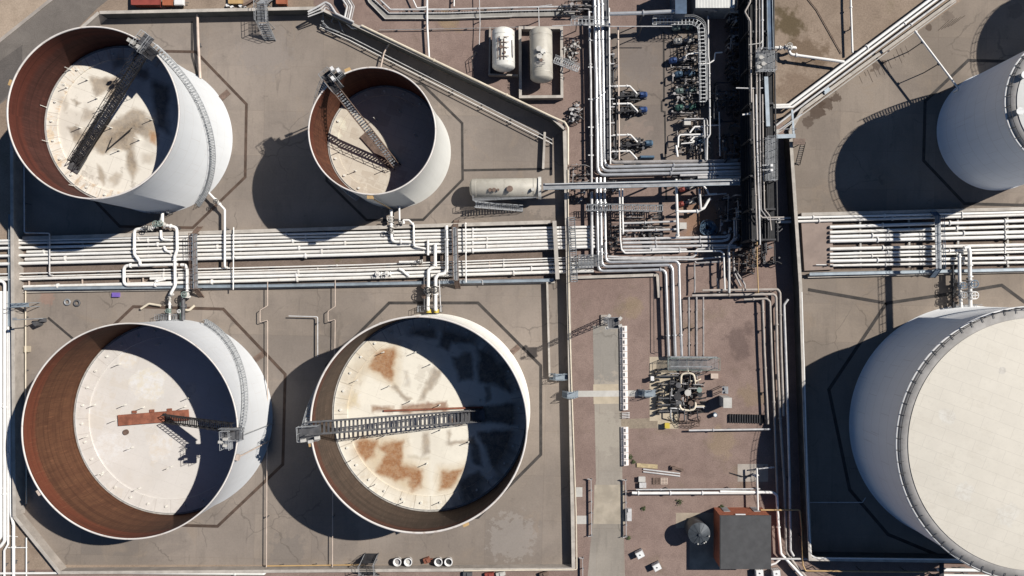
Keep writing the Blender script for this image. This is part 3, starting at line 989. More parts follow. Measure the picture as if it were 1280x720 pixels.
def rolling_ladder(root, p, q, w, mat, treadmat, railmat, step=0.42, truss=True, tw=0.16):
    p, q = Vector(p), Vector(q)
    d = (q - p).normalized()
    s = d.cross(Vector((0, 0, 1))).normalized()
    mb = MB()
    for k in (-1, 1):
        mb.beam(p + s * k * w / 2, q + s * k * w / 2, 0.10, 0.30)
    lad = mb.build('rolling_ladder', mat, root)
    t = MB()
    n = int((q - p).length / step)
    for i in range(1, n):
        c = p.lerp(q, i / n)
        t.beam(c - s * w * 0.48, c + s * w * 0.48, tw, 0.05)
    t.build('treads', treadmat, lad)
    r = MB()
    for k in (-1, 1):
        rail_mesh([p + s * k * w / 2, q + s * k * w / 2], 1.1, 1.5, 0.045, r)
        if truss:
            m = int((q - p).length / 1.5)
            for i in range(m):
                a = p.lerp(q, i / m) + s * k * w / 2
                b = p.lerp(q, (i + 1) / m) + s * k * w / 2 + Vector((0, 0, 1.1))
                r.beam(a, b, 0.05, 0.05)
    r.build('handrail', railmat, lad)
    # wheels
    for k in (-1, 1):
        wh = MB()
        wh.cyl(q + s * k * (w / 2 + 0.1) - s * 0.06, q + s * k * (w / 2 + 0.1) + s * 0.06, 0.22, n=14)
        wh.build('wheel', M['dark'], lad)
    return lad


def open_tank(T, label, shellmat, innermat, roofm, legs_px, girder=None, rimw=0.22, pont=True, sealmat=None, hatches=(), tubes=True, stains=()):
    c = W(*T['c'])
    R, h, d = T['r'] / K, T['h'], T['d']
    root = empty('storage_tank', (c.x, c.y, 0), label, 'tank', 'open topped oil storage tanks')
    MB().lathe([(R + 0.15, 0), (R + 0.15, 0.10), (R, 0.10), (R, h)], c, 160).build('shell', shellmat, root)
    MB().lathe([(R - 0.10, h), (R - 0.10, max(0.05, d - 1.2))], c, 160).build('inner_wall', innermat, root)
    MB().lathe([(R - 0.11, h - 0.1), (R - 0.11, h + 0.03), (R + rimw, h + 0.03), (R + rimw, h - 0.12), (R, h - 0.12)], c, 160).build('rim', M['rimp'], root)
    if girder:
        g = MB().lathe([(R, h - girder[0]), (R + girder[1], h - girder[0]), (R + girder[1], h - girder[0] - 0.16), (R, h - girder[0] - 0.16)], c, 160, smooth=False)
        g.build('wind_girder', shellmat, root)
    rr = R - 0.42
    prof = [(max(0.001, rr * 0.86 * i / 96), 0.0) for i in range(97)] if stains else [(0.001, 0.0), (rr * 0.86, 0.0)]
    if pont:
        prof += [(rr * 0.862, 0.16), (rr, 0.20), (rr, -0.6)]
    else:
        prof += [(rr, 0.02), (rr, -0.6)]
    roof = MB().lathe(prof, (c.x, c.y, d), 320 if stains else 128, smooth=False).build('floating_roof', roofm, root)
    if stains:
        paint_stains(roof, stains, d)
    MB().lathe([(rr + 0.06, 0.14), (rr + 0.16, 0.24), (R - 0.11, 0.20), (R - 0.11, -0.3)], (c.x, c.y, d), 128).build('rim_seal', sealmat or M['seal'], roof)
    MB().lathe([(rr - 0.02, 0.19), (rr - 0.02, 0.32), (rr + 0.02, 0.32), (rr + 0.02, 0.19)], (c.x, c.y, d), 128).build('foam_dam', M['steel'], roof)
    for (x, y) in legs_px:
        p = W(x, y, d)
        mb = MB()
        mb.cyl((p.x, p.y, d), (p.x, p.y, d + 1.5), 0.055, n=7)
        mb.cyl((p.x, p.y, d), (p.x, p.y, d + 0.35), 0.11, n=8)
        mb.build('roof_leg', M['drum'], roof)
    for (x, y, r_, hh, mt) in hatches:
        p = W(x, y, d)
        MB().cyl((p.x, p.y, d), (p.x, p.y, d + hh), r_, n=20).build('hatch', mt, roof)
    # ring of small vents on the pontoon
    if tubes:
        k = max(14, int(R * 2))
        for i in range(k):
            a = 2 * math.pi * (i + 0.3) / k
            x, y = c.x + rr * 0.93 * math.cos(a), c.y + rr * 0.93 * math.sin(a)
            MB().cyl((x, y, d + 0.17), (x, y, d + 0.42), 0.16, n=10).build('manhole', M['drum'], roof)
    return root, roof


brn = (0.235, 0.185, 0.145)
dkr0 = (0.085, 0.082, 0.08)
c1 = W(*T1['c'])
r1 = roof_mat('deck_patchy', (0.80, 0.75, 0.66), brn, 0.30, 0.30, 0.62, 0.4, [(W(68, 205, 8.7), .9, (0.55, 0.33, 0.17), 0.4), (W(63, 170, 8.7), .8, (0.55, 0.33, 0.17), 0.4)], 0.16,
              plate_cover=0.08, ring=(W(*T1['c']), 9.5, (0.62, 0.42, 0.24), 0.6), stains=True)
tau, dtau = (0.30, 0.245, 0.19), (0.17, 0.135, 0.105)
stains1 = [
    ([(112, 97), (127, 98), (147, 95), (156, 110), (148, 124), (140, 130), (131, 123), (134, 113), (120, 121)], tau, 0.85, 0.3), ([(128, 100), (142, 99), (150, 111), (140, 121), (137, 110)], dtau, 0.7, 0.4),
    ([(152, 147), (166, 134), (191, 146), (198, 170), (186, 176), (170, 168), (166, 186), (173, 210), (167, 226), (156, 208), (160, 187), (143, 187), (129, 193), (115, 187), (101, 190), (94, 174), (106, 161), (129, 159)], tau, 0.85, 0.35),
    ([(150, 158), (172, 150), (184, 162), (168, 164), (156, 178), (140, 178), (130, 176)], dtau, 0.75, 0.5), ([(155, 182), (168, 176), (172, 206), (162, 210)], dtau, 0.5, 0.4), ([(188, 165), (199, 170), (197, 184), (190, 179)], (0.36, 0.17, 0.06), 0.85, 0.3),
    ([(84, 160), (97, 156), (104, 170), (94, 175)], dtau, 0.8, 0.3), ([(89, 123), (100, 129), (97, 135)], dtau, 0.8, 0.2), ([(122, 206), (133, 218), (128, 232), (122, 222)], tau, 0.8, 0.25), ([(134, 224), (146, 214), (152, 222), (142, 234)], tau, 0.6, 0.3),
    ([(74, 128), (84, 120), (86, 130), (78, 138)], tau, 0.5, 0.3), ([(104, 138), (116, 136), (118, 146), (106, 150)], tau, 0.6, 0.3), ([(178, 190), (192, 192), (188, 206), (178, 204)], tau, 0.5, 0.4),
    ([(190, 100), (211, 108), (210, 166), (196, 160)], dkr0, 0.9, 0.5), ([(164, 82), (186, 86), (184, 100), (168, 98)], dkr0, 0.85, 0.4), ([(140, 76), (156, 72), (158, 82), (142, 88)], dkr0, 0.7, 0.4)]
sh1 = shell_paint('tank_paint_top_left', (0.602, 0.611, 0.611), W(*T1['c']), amt=0.15)
in1 = rust_wall('rust_lining_top_left', (0.055, 0.020, 0.015), (0.080, 0.030, 0.023), (0.032, 0.018, 0.015), W(*T1['c']), (0.105, 0.028, 0.017), 13.2)
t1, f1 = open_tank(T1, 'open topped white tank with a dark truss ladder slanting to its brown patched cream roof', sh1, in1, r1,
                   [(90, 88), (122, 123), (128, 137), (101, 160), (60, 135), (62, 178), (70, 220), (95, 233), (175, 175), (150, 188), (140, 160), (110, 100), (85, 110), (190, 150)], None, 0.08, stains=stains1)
p, q = W(181, 64, 16.0), W(94, 206, 9.25)
rolling_ladder(t1, p, q, 1.25, M['dark'], M['dark'], M['dark'], 0.4)
MB().beam(W(188, 165, 9.0), W(84, 213, 9.0), 0.2, 0.14).beam(W(196, 158, 9.0), W(91, 216, 9.0), 0.2, 0.14)
tr = MB()
d_ = (W(92, 210, 9) - W(180, 66, 9)).normalized()
s_ = Vector((-d_.y, d_.x, 0))
for k in (-1, 1):
    a, b = W(131, 145, 8.95) + s_ * 0.8 * k, W(94, 206, 8.95) + s_ * 0.8 * k
    tr.beam(a, b, 0.18, 0.2)
tr.build('ladder_track', M['dark'], f1)
mb = MB()
e = W(97, 203, 9.05)
mb.beam(e - d_ * 1.3, e + d_ * 1.4, 1.7, 0.12)
mb.build('ladder_landing', M['mid'], f1)
for (a, b) in (((165, 160), (134, 187)), ((140, 172), (133, 189)), ((120, 165), (108, 188))):
    MB().tube([W(*a, 9.3), W(*b, 9.0)], 0.07, 6).build('drain_pipe', M['dark'], f1)
a_ = math.degrees(math.atan2(81, 70))
platform(t1, tank_pt(T1, 49, -0.4, 15.9), 139, 3.0, 1.4, M['dark'], M['mid'])
platform(t1, tank_pt(T1, 52.5, 0.0, 16.1), 52, 2.6, 1.3, M['mid'], M['wgrat'])
spiral_stair(t1, T1, 47, 15.7, -58, 0.2, M['wgrat'])
mb = MB()
for (a, z) in ((50, 17.2), (56, 16.9), (60, 16.6)):
    q = tank_pt(T1, a, -0.7, z)
    mb.box(q, (0.5, 0.35, 0.5), R_(a))
    mb.cyl(q - Vector((0, 0, 1)), q, 0.06, n=6)
mb.build('gauge_box', M['concl'], t1)

r2 = roof_mat('deck_dusty', (0.60, 0.54, 0.45), (0.46, 0.39, 0.31), 0.33, 0.3, 0.6, 0.6,
              [(W(434, 135, 5.9), 0.35, (0.05, 0.04, 0.035), 0.9), (W(470, 195, 5.9), 1.0, (0.45, 0.38, 0.30), 0.5), (W(425, 160, 5.9), 1.2, (0.5, 0.42, 0.34), 0.5)], 0.22)
sh2 = shell_paint('tank_paint_small_open', (0.568, 0.559, 0.516), W(*T2['c']), amt=0.2)
in2 = rust_wall('rust_lining_small_open', (0.080, 0.028, 0.016), (0.14, 0.055, 0.03), (0.035, 0.018, 0.014), W(*T2['c']), (0.12, 0.036, 0.02), 12.4)
t2, f2 = open_tank(T2, 'smallest open topped white tank, its brown ladder landing on a dusty half shaded roof', sh2, in2, r2,
                   [(445, 214), (480, 213), (425, 190), (470, 150), (500, 140), (440, 130), (520, 170)], None, 0.08)
p, q = W(411, 100, 14.5), W(496, 208, 6.3)
rolling_ladder(t2, p, q, 1.0, M['brownst'], M['grating'], M['brownst'], 0.40, True, 0.22)
d_ = (W(496, 208, 6) - W(411, 100, 6)).normalized()
mb = MB()
mb.beam(W(456, 166, 6.1), W(492, 206, 6.1), 1.9, 0.12)
mb.build('ladder_landing', M['brownst'], f2)
platform(t2, tank_pt(T2, 129, -0.2, 14.3), 129, 3.0, 1.6, M['dark'], M['steel'])
platform(t2, tank_pt(T2, 122, -0.1, 14.4), 40, 1.8, 1.0, M['dark'], M['steel'])
spiral_stair(t2, T2, 132, 14.0, 232, 0.2, M['steel'])
mb = MB()
for (a, dr, z) in ((126, -0.5, 15.6), (118, 0.1, 15.4), (122, 0.8, 15.2)):
    q = tank_pt(T2, a, dr, z)
    mb.box(q, (0.55, 0.4, 0.6), R_(a))
    mb.cyl(q - Vector((0, 0, 1)), q, 0.06, n=6)
mb.build('gauge_box', M['white'], t2)

r3 = roof_mat('deck_clean', (0.68, 0.645, 0.605), (0.62, 0.56, 0.48), 0.22, 0.35, 0.65, 0.45,
              [(W(185, 480, 1.4), 2.4, (0.74, 0.67, 0.53), 0.6), (W(200, 560, 1.4), 2.0, (0.72, 0.63, 0.52), 0.5), (W(140, 560, 1.4), 2.5, (0.68, 0.63, 0.57), 0.5), (W(160, 450, 1.4), 1.4, (0.74, 0.64, 0.5), 0.5),
               (W(238, 486, 1.4), 0.9, (0.45, 0.39, 0.33), 0.5)], 0.17, (0.5, 0.46, 0.42), 0.3, plate_cover=0.12, ring=(W(*T3['c']), 12.6, (0.56, 0.52, 0.48), 0.5))
sh3 = shell_paint('tank_paint_lower_left', (0.542, 0.550, 0.555), W(*T3['c']), amt=0.15)
in3 = rust_wall('rust_lining_lower_left', (0.090, 0.037, 0.020), (0.125, 0.056, 0.029), (0.055, 0.024, 0.013), W(*T3['c']), (0.155, 0.043, 0.022), 9.8)
t3, f3 = open_tank(T3, 'large open topped tank with orange brown lining and a rusty plate on its roof', sh3, in3, r3,
                   [(157, 506), (180, 509), (237, 497), (166, 559), (215, 583), (232, 508), (119, 506), (145, 525), (130, 590), (175, 610), (110, 545), (150, 455), (200, 430), (235, 560)], None, 0.08,
                   True, M['seal'], [(158, 540, 0.42, 0.25, M['brownst'])])
p, q = W(292, 534, 12.5), W(206, 522.5, 1.9)
rolling_ladder(t3, p, q, 1.1, M['dark'], M['dark'], M['dark'], 0.5)
mb = MB()
mb.beam(W(148, 525.5, 1.6), W(236, 518.5, 1.6), 1.65, 0.22)
mb.build('ladder_runway', M['rust'], f3)
mb = MB()
for x_ in (168, 190, 212):
    mb.box(W(x_, 516.0 - (x_ - 148) * 0.06, 1.55), (0.7, 0.4, 0.12), 0.06)
mb.build('runway_bracket', M['rust'], f3)
platform(t3, tank_pt(T3, -1, -0.5, 12.5), 0, 3.0, 1.6, M['mid'], M['steel'])
platform(t3, tank_pt(T3, -4.5, -1.2, 12.4), 92, 2.6, 1.2, M['steel'], M['wgrat'])
spiral_stair(t3, T3, 0, 12.1, 72, 0.2, M['wgrat'])
mb = MB()
for (a, dr, z) in ((-5, -1.6, 13.6), (-7, -1.0, 13.4), (-3, -0.9, 13.8)):
    q = tank_pt(T3, a, dr, z)
    mb.box(q, (0.5, 0.35, 0.5), R_(a))
    mb.cyl(q - Vector((0, 0, 1)), q, 0.06, n=6)
mb.build('gauge_box', M['concl'], t3)
MB().tube([tank_pt(T3, -3, 0.2, 11.9), tank_pt(T3, -3.5, 0.25, 6), tank_pt(T3, -4, 0.3, 0.2)], 0.09, 7).build('foam_pipe', M['steel'], t3)

ru = (0.30, 0.125, 0.042)
tp = (0.30, 0.245, 0.195)
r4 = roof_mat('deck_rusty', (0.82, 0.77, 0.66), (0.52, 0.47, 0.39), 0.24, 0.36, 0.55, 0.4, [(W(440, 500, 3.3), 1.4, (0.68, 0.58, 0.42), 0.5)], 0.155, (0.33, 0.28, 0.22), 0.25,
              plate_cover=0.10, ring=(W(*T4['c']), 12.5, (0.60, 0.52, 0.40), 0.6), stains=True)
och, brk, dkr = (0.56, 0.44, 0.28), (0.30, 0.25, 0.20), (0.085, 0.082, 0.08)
stains4 = [
    ([(462, 446), (470, 436), (496, 430), (500, 446), (496, 484), (476, 474), (455, 462)], och, 0.8, 0.9), ([(470, 440), (492, 435), (495, 446), (491, 478), (472, 466), (461, 460), (466, 450)], ru, 0.95, 0.35),
    ([(432, 470), (444, 438), (464, 424), (480, 426), (464, 440), (456, 466), (444, 488), (436, 504), (426, 500)], (0.55, 0.48, 0.37), 0.75, 0.8),
    ([(440, 546), (474, 544), (508, 547), (510, 574), (530, 582), (532, 612), (512, 618), (490, 606), (468, 596), (456, 582), (444, 564)], och, 0.75, 1.1),
    ([(445, 550), (471, 550), (467, 570), (456, 578), (447, 561)], ru, 0.95, 0.35), ([(471, 556), (505, 551), (505, 570), (501, 582), (513, 585), (528, 587), (526, 607), (515, 613), (511, 598), (492, 600), (470, 591), (476, 576), (483, 565)], ru, 0.95, 0.35),
    ([(548, 586), (582, 580), (578, 602), (566, 616), (546, 616)], och, 0.8, 0.8), ([(552, 590), (578, 585), (572, 600), (565, 612), (550, 612)], ru, 0.95, 0.35),
    ([(489, 483), (494, 481), (514, 499), (509, 503)], brk, 0.85, 0.25), ([(541, 459), (551, 462), (546, 476), (531, 501), (523, 501), (533, 482)], brk, 0.8, 0.3), ([(505, 463), (510, 463), (510, 482), (505, 482)], (0.5, 0.46, 0.40), 0.7, 0.25),
    ([(465, 507), (491, 509), (490, 515), (465, 515)], (0.25, 0.14, 0.09), 0.9, 0.3), ([(500, 506), (560, 502), (560, 515), (500, 516)], (0.27, 0.15, 0.10), 0.9, 0.3), ([(561, 522), (580, 520), (577, 532), (565, 531)], (0.27, 0.15, 0.10), 0.9, 0.3),
    ([(529, 539), (538, 539), (536, 566), (526, 568)], brk, 0.8, 0.3), ([(558, 538), (562, 538), (562, 551), (584, 549), (584, 555), (558, 556)], brk, 0.8, 0.25), ([(512, 569), (536, 571), (536, 574), (512, 573)], (0.5, 0.45, 0.36), 0.7, 0.25),
    ([(430, 512), (446, 508), (448, 492), (434, 492)], (0.62, 0.52, 0.34), 0.7, 0.6),
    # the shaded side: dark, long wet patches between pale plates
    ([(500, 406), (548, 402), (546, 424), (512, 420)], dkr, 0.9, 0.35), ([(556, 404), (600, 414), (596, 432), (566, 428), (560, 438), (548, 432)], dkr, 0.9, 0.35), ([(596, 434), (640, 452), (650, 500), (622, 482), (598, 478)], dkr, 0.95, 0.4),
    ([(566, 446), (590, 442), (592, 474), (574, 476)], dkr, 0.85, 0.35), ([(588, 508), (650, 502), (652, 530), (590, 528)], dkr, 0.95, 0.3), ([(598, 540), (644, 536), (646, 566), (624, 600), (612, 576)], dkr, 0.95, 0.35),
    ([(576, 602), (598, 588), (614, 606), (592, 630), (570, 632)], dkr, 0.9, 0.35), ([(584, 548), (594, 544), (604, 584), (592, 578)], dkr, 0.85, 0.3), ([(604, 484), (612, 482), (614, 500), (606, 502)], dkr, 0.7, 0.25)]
sh4 = shell_paint('tank_paint_gangway_tank', (0.76, 0.73, 0.66), W(*T4['c']), amt=0.3)
in4 = rust_wall('rust_lining_gangway_tank', (0.066, 0.046, 0.034), (0.092, 0.064, 0.047), (0.05, 0.044, 0.034), W(*T4['c']), (0.12, 0.045, 0.028), 11.2)
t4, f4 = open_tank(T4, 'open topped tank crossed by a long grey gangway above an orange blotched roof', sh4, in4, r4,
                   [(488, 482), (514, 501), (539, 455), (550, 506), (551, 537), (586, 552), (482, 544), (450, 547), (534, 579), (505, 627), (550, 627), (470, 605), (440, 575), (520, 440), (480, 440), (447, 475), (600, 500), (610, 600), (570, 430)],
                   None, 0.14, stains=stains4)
p, q = W(384, 535, 13.1), W(600, 519, 3.75)
rolling_ladder(t4, p, q, 1.7, M['mid'], M['mid'], M['mid'], 0.55, True, 0.28)
mb = MB()
mb.beam(W(572, 521, 3.62), W(606, 518.5, 3.62), 1.75, 0.12)
mb.build('ladder_landing', M['mid'], f4)
mb = MB()
mb.beam(W(480, 513.5, 3.5), W(604, 509, 3.5), 0.25, 0.25)
mb.build('ladder_track', M['rust'], f4)
platform(t4, tank_pt(T4, 184, 0.1, 12.9), 184, 2.8, 2.0, M['mid'], M['wgrat'])
spiral_stair(t4, T4, 181, 12.6, 120, 0.2, M['wgrat'])
mb = MB()
for (a, dr, z) in ((187, 0.7, 13.9), (188, -0.3, 13.9), (186.5, -1.2, 13.8)):
    q = tank_pt(T4, a, dr, z)
    mb.box(q, (0.6, 0.4, 0.6), R_(a))
    mb.cyl(q - Vector((0, 0, 1)), q, 0.06, n=6)
mb.build('gauge_box', M['concl'], t4)

# foam pourer boxes on the rims
for T, t_, angs in ((T1, t1, (160,)), (T2, t2, (112, 268)), (T3, t3, (-14, 214)), (T4, t4, (190, 295))):
    for a in angs:
        q = tank_pt(T, a, 0.35, T['h'] - 0.35)
        mb = MB()
        mb.box(q, (0.45, 0.8, 0.5), R_(a))
        mb.tube([q - Vector((0, 0, 0.3)), Vector((q.x, q.y, 0.2))], 0.1, 7)
        mb.build('foam_box', M['gas'] if T is not T3 else M['tan'], t_)


# ================================================================== CLOSED TANKS
def closed_tank(T, label, shellmat, roofm, rise, ring, railn, extras=()):
    c = W(*T['c'])
    R, h = T['r'] / K, T['h']
    root = empty('storage_tank', (c.x, c.y, 0), label, 'tank', 'closed oil storage tanks')
    MB().lathe([(R + 0.15, 0), (R + 0.15, 0.10), (R, 0.10), (R, h)], c, 192).build('shell', shellmat, root)
    prof = [(R, h)]
    rr = R - ring
    m = 14
    top = []
    for i in range(m + 1):
        r_ = rr * (1 - i / m)
        top.append((max(r_, 0.001), h + 0.10 + rise * (1 - (r_ / R) ** 2)))
    MB().lathe([(R + 0.1, h - 0.12), (R + 0.1, h + 0.02), (rr, h + 0.02 + rise * (1 - (rr / R) ** 2))], c, 192).build('roof_edge', M['ringroof'], root)
    roof = MB().lathe(top, c, 160).build('roof', roofm, root)
    MB().lathe([(R + 0.06, h - 0.2), (R + 0.28, h - 0.2), (R + 0.28, h + 0.05), (R + 0.06, h + 0.05)], c, 192).build('rim', M['white'], root)
    rl = MB()
    pts = [(c.x + (R + 0.15) * math.cos(t), c.y + (R + 0.15) * math.sin(t), h + 0.03) for t in [2 * math.pi * i / 160 for i in range(161)]]
    pts = [Vector(p) for p in pts]
    up = Vector((0, 0, 1))
    rl.tube([p + up * 1.1 for p in pts], 0.04, 5, caps=False)
    rl.tube([p + up * 0.55 for p in pts], 0.03, 5, caps=False)
    rl.build('handrail', M['dark'], root)
    for i in range(railn):
        t = 2 * math.pi * (i + 0.5) / railn
        a = Vector((c.x + (R + 0.15) * math.cos(t), c.y + (R + 0.15) * math.sin(t), h))
        mb = MB()
        mb.cyl(a, a + up * 1.1, 0.05, n=6)
        b = Vector((c.x + (R - 0.6) * math.cos(t), c.y + (R - 0.6) * math.sin(t), h + 0.12 + rise * 0.1))
        mb.beam(a + up * 0.12, b, 0.07, 0.07)
        mb.build('rail_post', M['mid'], root)
    return root, roof


sh5 = shell_paint('tank_paint_closed_small', (0.80, 0.82, 0.84), W(*T5['c']), amt=0.12)
sh6 = shell_paint('tank_paint_closed_large', (0.84, 0.84, 0.83), W(*T6['c']), amt=0.10)
r5 = roof_mat('roof_white_plates', (0.80, 0.79, 0.75), (0.6, 0.57, 0.52), 0.2, 0.4, 0.7, 0.3, [], 0.2, (0.55, 0.5, 0.45), 0.2)
r6 = roof_mat('roof_cream_plates', (0.70, 0.65, 0.555), (0.63, 0.58, 0.49), 0.16, 0.35, 0.65, 0.5,
              [(W(1247, 462, 14.5), 0.5, (0.33, 0.31, 0.28), 0.6), (W(1200, 610, 14.5), 1.2, (0.50, 0.46, 0.40), 0.35), (W(1180, 520, 14.5), 1.0, (0.50, 0.46, 0.40), 0.35), (W(1255, 640, 14.5), 1.4, (0.50, 0.46, 0.40), 0.3)], 0.24, (0.47, 0.43, 0.37), 0.45, plate_cover=0.2)
t5, f5 = closed_tank(T5, 'closed white tank at the top right corner with a railed walkway around its pale roof', sh5, r5, 1.3, 1.2, 40)
T7 = dict(c=(1424.0, 14.0), r=75.0, h=16.4)
t7, f7 = closed_tank(T7, 'closed white tank beyond the top right corner, known by its round shadow', shell_paint('tank_paint_far', (0.8, 0.82, 0.84), W(*T7['c']), amt=0.12), r5, 1.3, 1.2, 40)
t6, f6 = closed_tank(T6, 'huge closed white tank with a flat cream roof edged by a grey walkway', sh6, r6, 0.9, 1.35, 72)
for (x, y) in ((1270, 141), (1276, 96)):
    p = W(x, y, 16.6)
    MB().cyl(p, p + Vector((0, 0, 0.7)), 0.4, n=14).cyl(p + Vector((0, 0, 0.7)), p + Vector((0, 0, 0.85)), 0.5, n=14).build('roof_vent', M['steel'], f5)
spiral_stair(t5, T5, 120, 16.3, 40, 0.2, M['steel'])
# link bridge between the two closed tanks
bA, bB = Vector((W(1232, 236).x, W(1232, 236).y, 16.0)), Vector((W(1222, 384).x, W(1222, 384).y, 14.2))
t = empty('link_bridge', (bA.x, bA.y, 0), 'grey railed footbridge joining the tops of the two closed tanks', 'footbridge')
MB().beam(bA, bB, 1.0, 0.2).build('deck', M['grating'], t)
rl = MB()
for k in (-0.55, 0.55):
    rail_mesh([bA + Vector((k, 0, 0)), bB + Vector((k, 0, 0))], 1.1, 1.2, 0.05, rl)
rl.build('handrail', M['wgrat'], t)

# ================================================================== WEST PIPE TRACK
def X(y60, y450, y640, x):
    """height in the picture of a track pipe at column x"""
    if x <= 450:
        return y60 + (y450 - y60) * (x - 60) / 390.0
    return y450 + (y640 - y450) * (x - 450) / 190.0


G_W = 'white pipes of the long west track'
up = [(299.6, 290.7, 286.0, .212), (303.3, 294.9, 290.3, .212), (308.9, 299.0, 294.0, .235), (314.2, 303.4, 298.0, .222), (318.4, 308.0, 302.4, .238), (323.5, 313.2, 307.0, .272), (328.5, 318.0, 311.7, .285)]
for i, (a, b, c, r) in enumerate(up):
    x0 = (-60, -60, -60, 34, -60, 32, -60)[i]
    pts = [(x0, X(a, b, c, x0)), (450, b), (640, c), (744, c + (c - b) * 104 / 190.0)]
    fl = [0.03 + 0.02 * (i % 3), 0.29 + 0.015 * i, 0.52 + 0.01 * ((i * 3) % 5), 0.81]
    pipe(pts, 0.75, r * 0.95, M[('pipe', 'pipe2', 'pipe', 'pipe3', 'pipe', 'pipe2', 'pipe')[i]], '%s of seven white pipes in the upper half of the west track' % ORD[i], G_W, fl, step=9)
lo = [(341.0, 331.0, 324.5, .11, -60), (345.0, 334.4, 327.6, .11, -60), (348.0, 338.0, 331.6, .23, -60), (351.0, 342.8, 336.6, .25, 188), (357.8, 347.3, 341.6, .28, 30)]
for i, (a, b, c, r, x0) in enumerate(lo):
    pts = [(x0, X(a, b, c, x0)), (450, b), (640, c), (742, c + (c - b) * 102 / 190.0)]
    pipe(pts, 0.7, r * 0.95, M[('pipe', 'pipe3', 'pipe2', 'pipe', 'pipe3')[i]], '%s of five white pipes, lower half of the west track' % ORD[i], G_W, [0.06, 0.33, 0.6 - 0.03 * i, 0.86], step=9)

G_S = 'sleepers under the west pipe track'
pl = ['left end', 'end nearest the top left tank', 'middle left', 'stretch left of the small open tank', 'middle', 'stretch below the small open tank', 'right part', 'right end']
for i, x in enumerate((60, 103, 185, 300, 410, 470, 596, 652)):
    a, b = W(x, X(298, 289, 284, x), 0.4), W(x + 1, X(331, 320, 313.5, x), 0.4)
    t = MB().beam(a, b, 0.25, 0.14).box((a.x, a.y - 0.2, 0.165), (0.3, 0.3, 0.33)).box((b.x, b.y + 0.2, 0.165), (0.3, 0.3, 0.33)).build('pipe_sleeper', M['concl'])
    tag(t, 'pale sleeper under the upper west track pipes, %s' % pl[i], 'pipe support', G_S)
for i, (x, y) in enumerate(((36.5, 348), (103, 347), (160, 343), (179, 343), (612, 326))):
    a, b = W(x, y, 0.45), W(x, y + 10, 0.45)
    t = MB().beam(a, b, 0.16, 0.14).box((a.x, a.y - 0.1, 0.19), (0.16, 0.16, 0.38)).box((b.x, b.y + 0.1, 0.19), (0.16, 0.16, 0.38)).build('pipe_sleeper', M['tan'])
    tag(t, 'short tan cross piece under the lower pipes, %s' % ('near the left wall', 'second from the left wall', 'left of the white pipe loop', 'inside the white pipe loop', 'near the right end of the track')[i], 'pipe support', G_S)

# branches to the tanks
G_B = 'white branch pipes at the open tanks'
pipe([(30, 180), (30.5, 291), (62, 291.5), (62, 344), ('z', 0.7)], 1.4, .10, M['pipeg'], 'thin grey pipe stepping down from the shade of the top left tank onto the track', G_B, step=6)
pipe([(203, 268), (201, 279), (190, 285), (168, 286.5), (168, 318), (175, 327), (175, 331.5), (222, 330.5)], 1.5, .23, M['pipe'], 'white branch pipe with a double bend, leftmost below the top left tank', G_B, (0.25, 0.5), ((0.1, M['concl'], M['pgreen']), (0.2, M['concl'], M['dark'])))
pipe([(186, 331.5), (155, 332), (155, 356.5), (217, 355.5)], 1.15, .24, M['pipe'], 'C shaped white pipe loop bulging left over the lower track pipes', G_B, (0.2, 0.8))
pipe([(203, 266), (203, 281), (221, 284), (221.5, 312), (218.5, 321), (219, 357), (213, 368), ('z', 0.9)], 1.6, .23, M['pipe'], 'tall white branch pipe crossing the whole track below the top left tank', G_B, (0.2, 0.6), ((0.12, M['concl'], M['pgreen']),))
pipe([(201, 288), (201.5, 299.5), (214, 300)], 1.2, .21, M['pipe'], 'short white elbow from the top left tank valves to the second track pipe', G_B)
pipe([(205, 308), (207, 313), (214, 316)], 1.2, .20, M['pipe'], 'tiny white offset elbow lying on the middle pipes of the track', G_B, legs=False)
pipe([(226, 331), (232, 331), (234, 338), (234, 371), ('z', 0.6)], 1.3, .23, M['pipe'], 'white branch pipe beside the step over bridge, dropping to the rust lined tank', G_B, (0.7,), ((0.85, M['concl'], M['pgreen']),))
pipe([(176, 386), (186, 379.5), (201, 382)], 0.5, .17, M['cream'], 'short cream pipe stub lying bent on the concrete above the rust lined tank', G_B, legs=False)
pipe([(226, 386), (236, 388), (243, 382)], 0.5, .20, M['cream'], 'short crooked cream pipe stub right of the valves of the rust lined tank', G_B, legs=False)
pipe([(229, 366), (229, 400)], 1.0, .30, M['mid'], 'dark stub pipe between the valves and the rust lined tank', G_B, (0.5,))
pipe([(212, 367), (212, 400)], 1.0, .16, M['pipe'], 'thin white pipe entering the rust lined tank from the track', G_B, (0.4,), ((0.2, M['concl'], M['dark']), (0.65, M['pgreen'], M['pgreen'])))
pipe([(226, 378), (226, 400)], 0.8, .14, M['pgreen'], 'pale green nozzle pipe at the top of the rust lined tank', G_B, (0.6,), ((0.5, M['pgreen'], M['white']),), legs=False)
pipe([(194, 352), (206, 349)], 1.0, .18, M['pipe'], 'stubby white pipe end between the lower track pipes left of the tall branch', G_B, (0.2,), legs=False)
pipe([(260, 240), (281, 262), (281, 334), ('z', 0.7)], 1.5, .17, M['pipe'], 'white pipe from the right foot of the top left tank straight across the track', G_B, (0.12, 0.2), ((0.16, M['concl'], M['dark']),))
pipe([(292, 284), (291.5, 362)], 1.5, .09, M['pipe'], 'thin white pipe crossing the track just right of the step over bridge', G_B)
pipe([(489, 262), (489, 290), (490, 302), (514, 302.5)], 1.4, .22, M['pipe'], 'white branch pipe with a square bend under the valves of the small open tank', G_B, (0.3, 0.8), ((0.2, M['concl'], M['concl']), (0.42, M['concl'], M['dark'])))
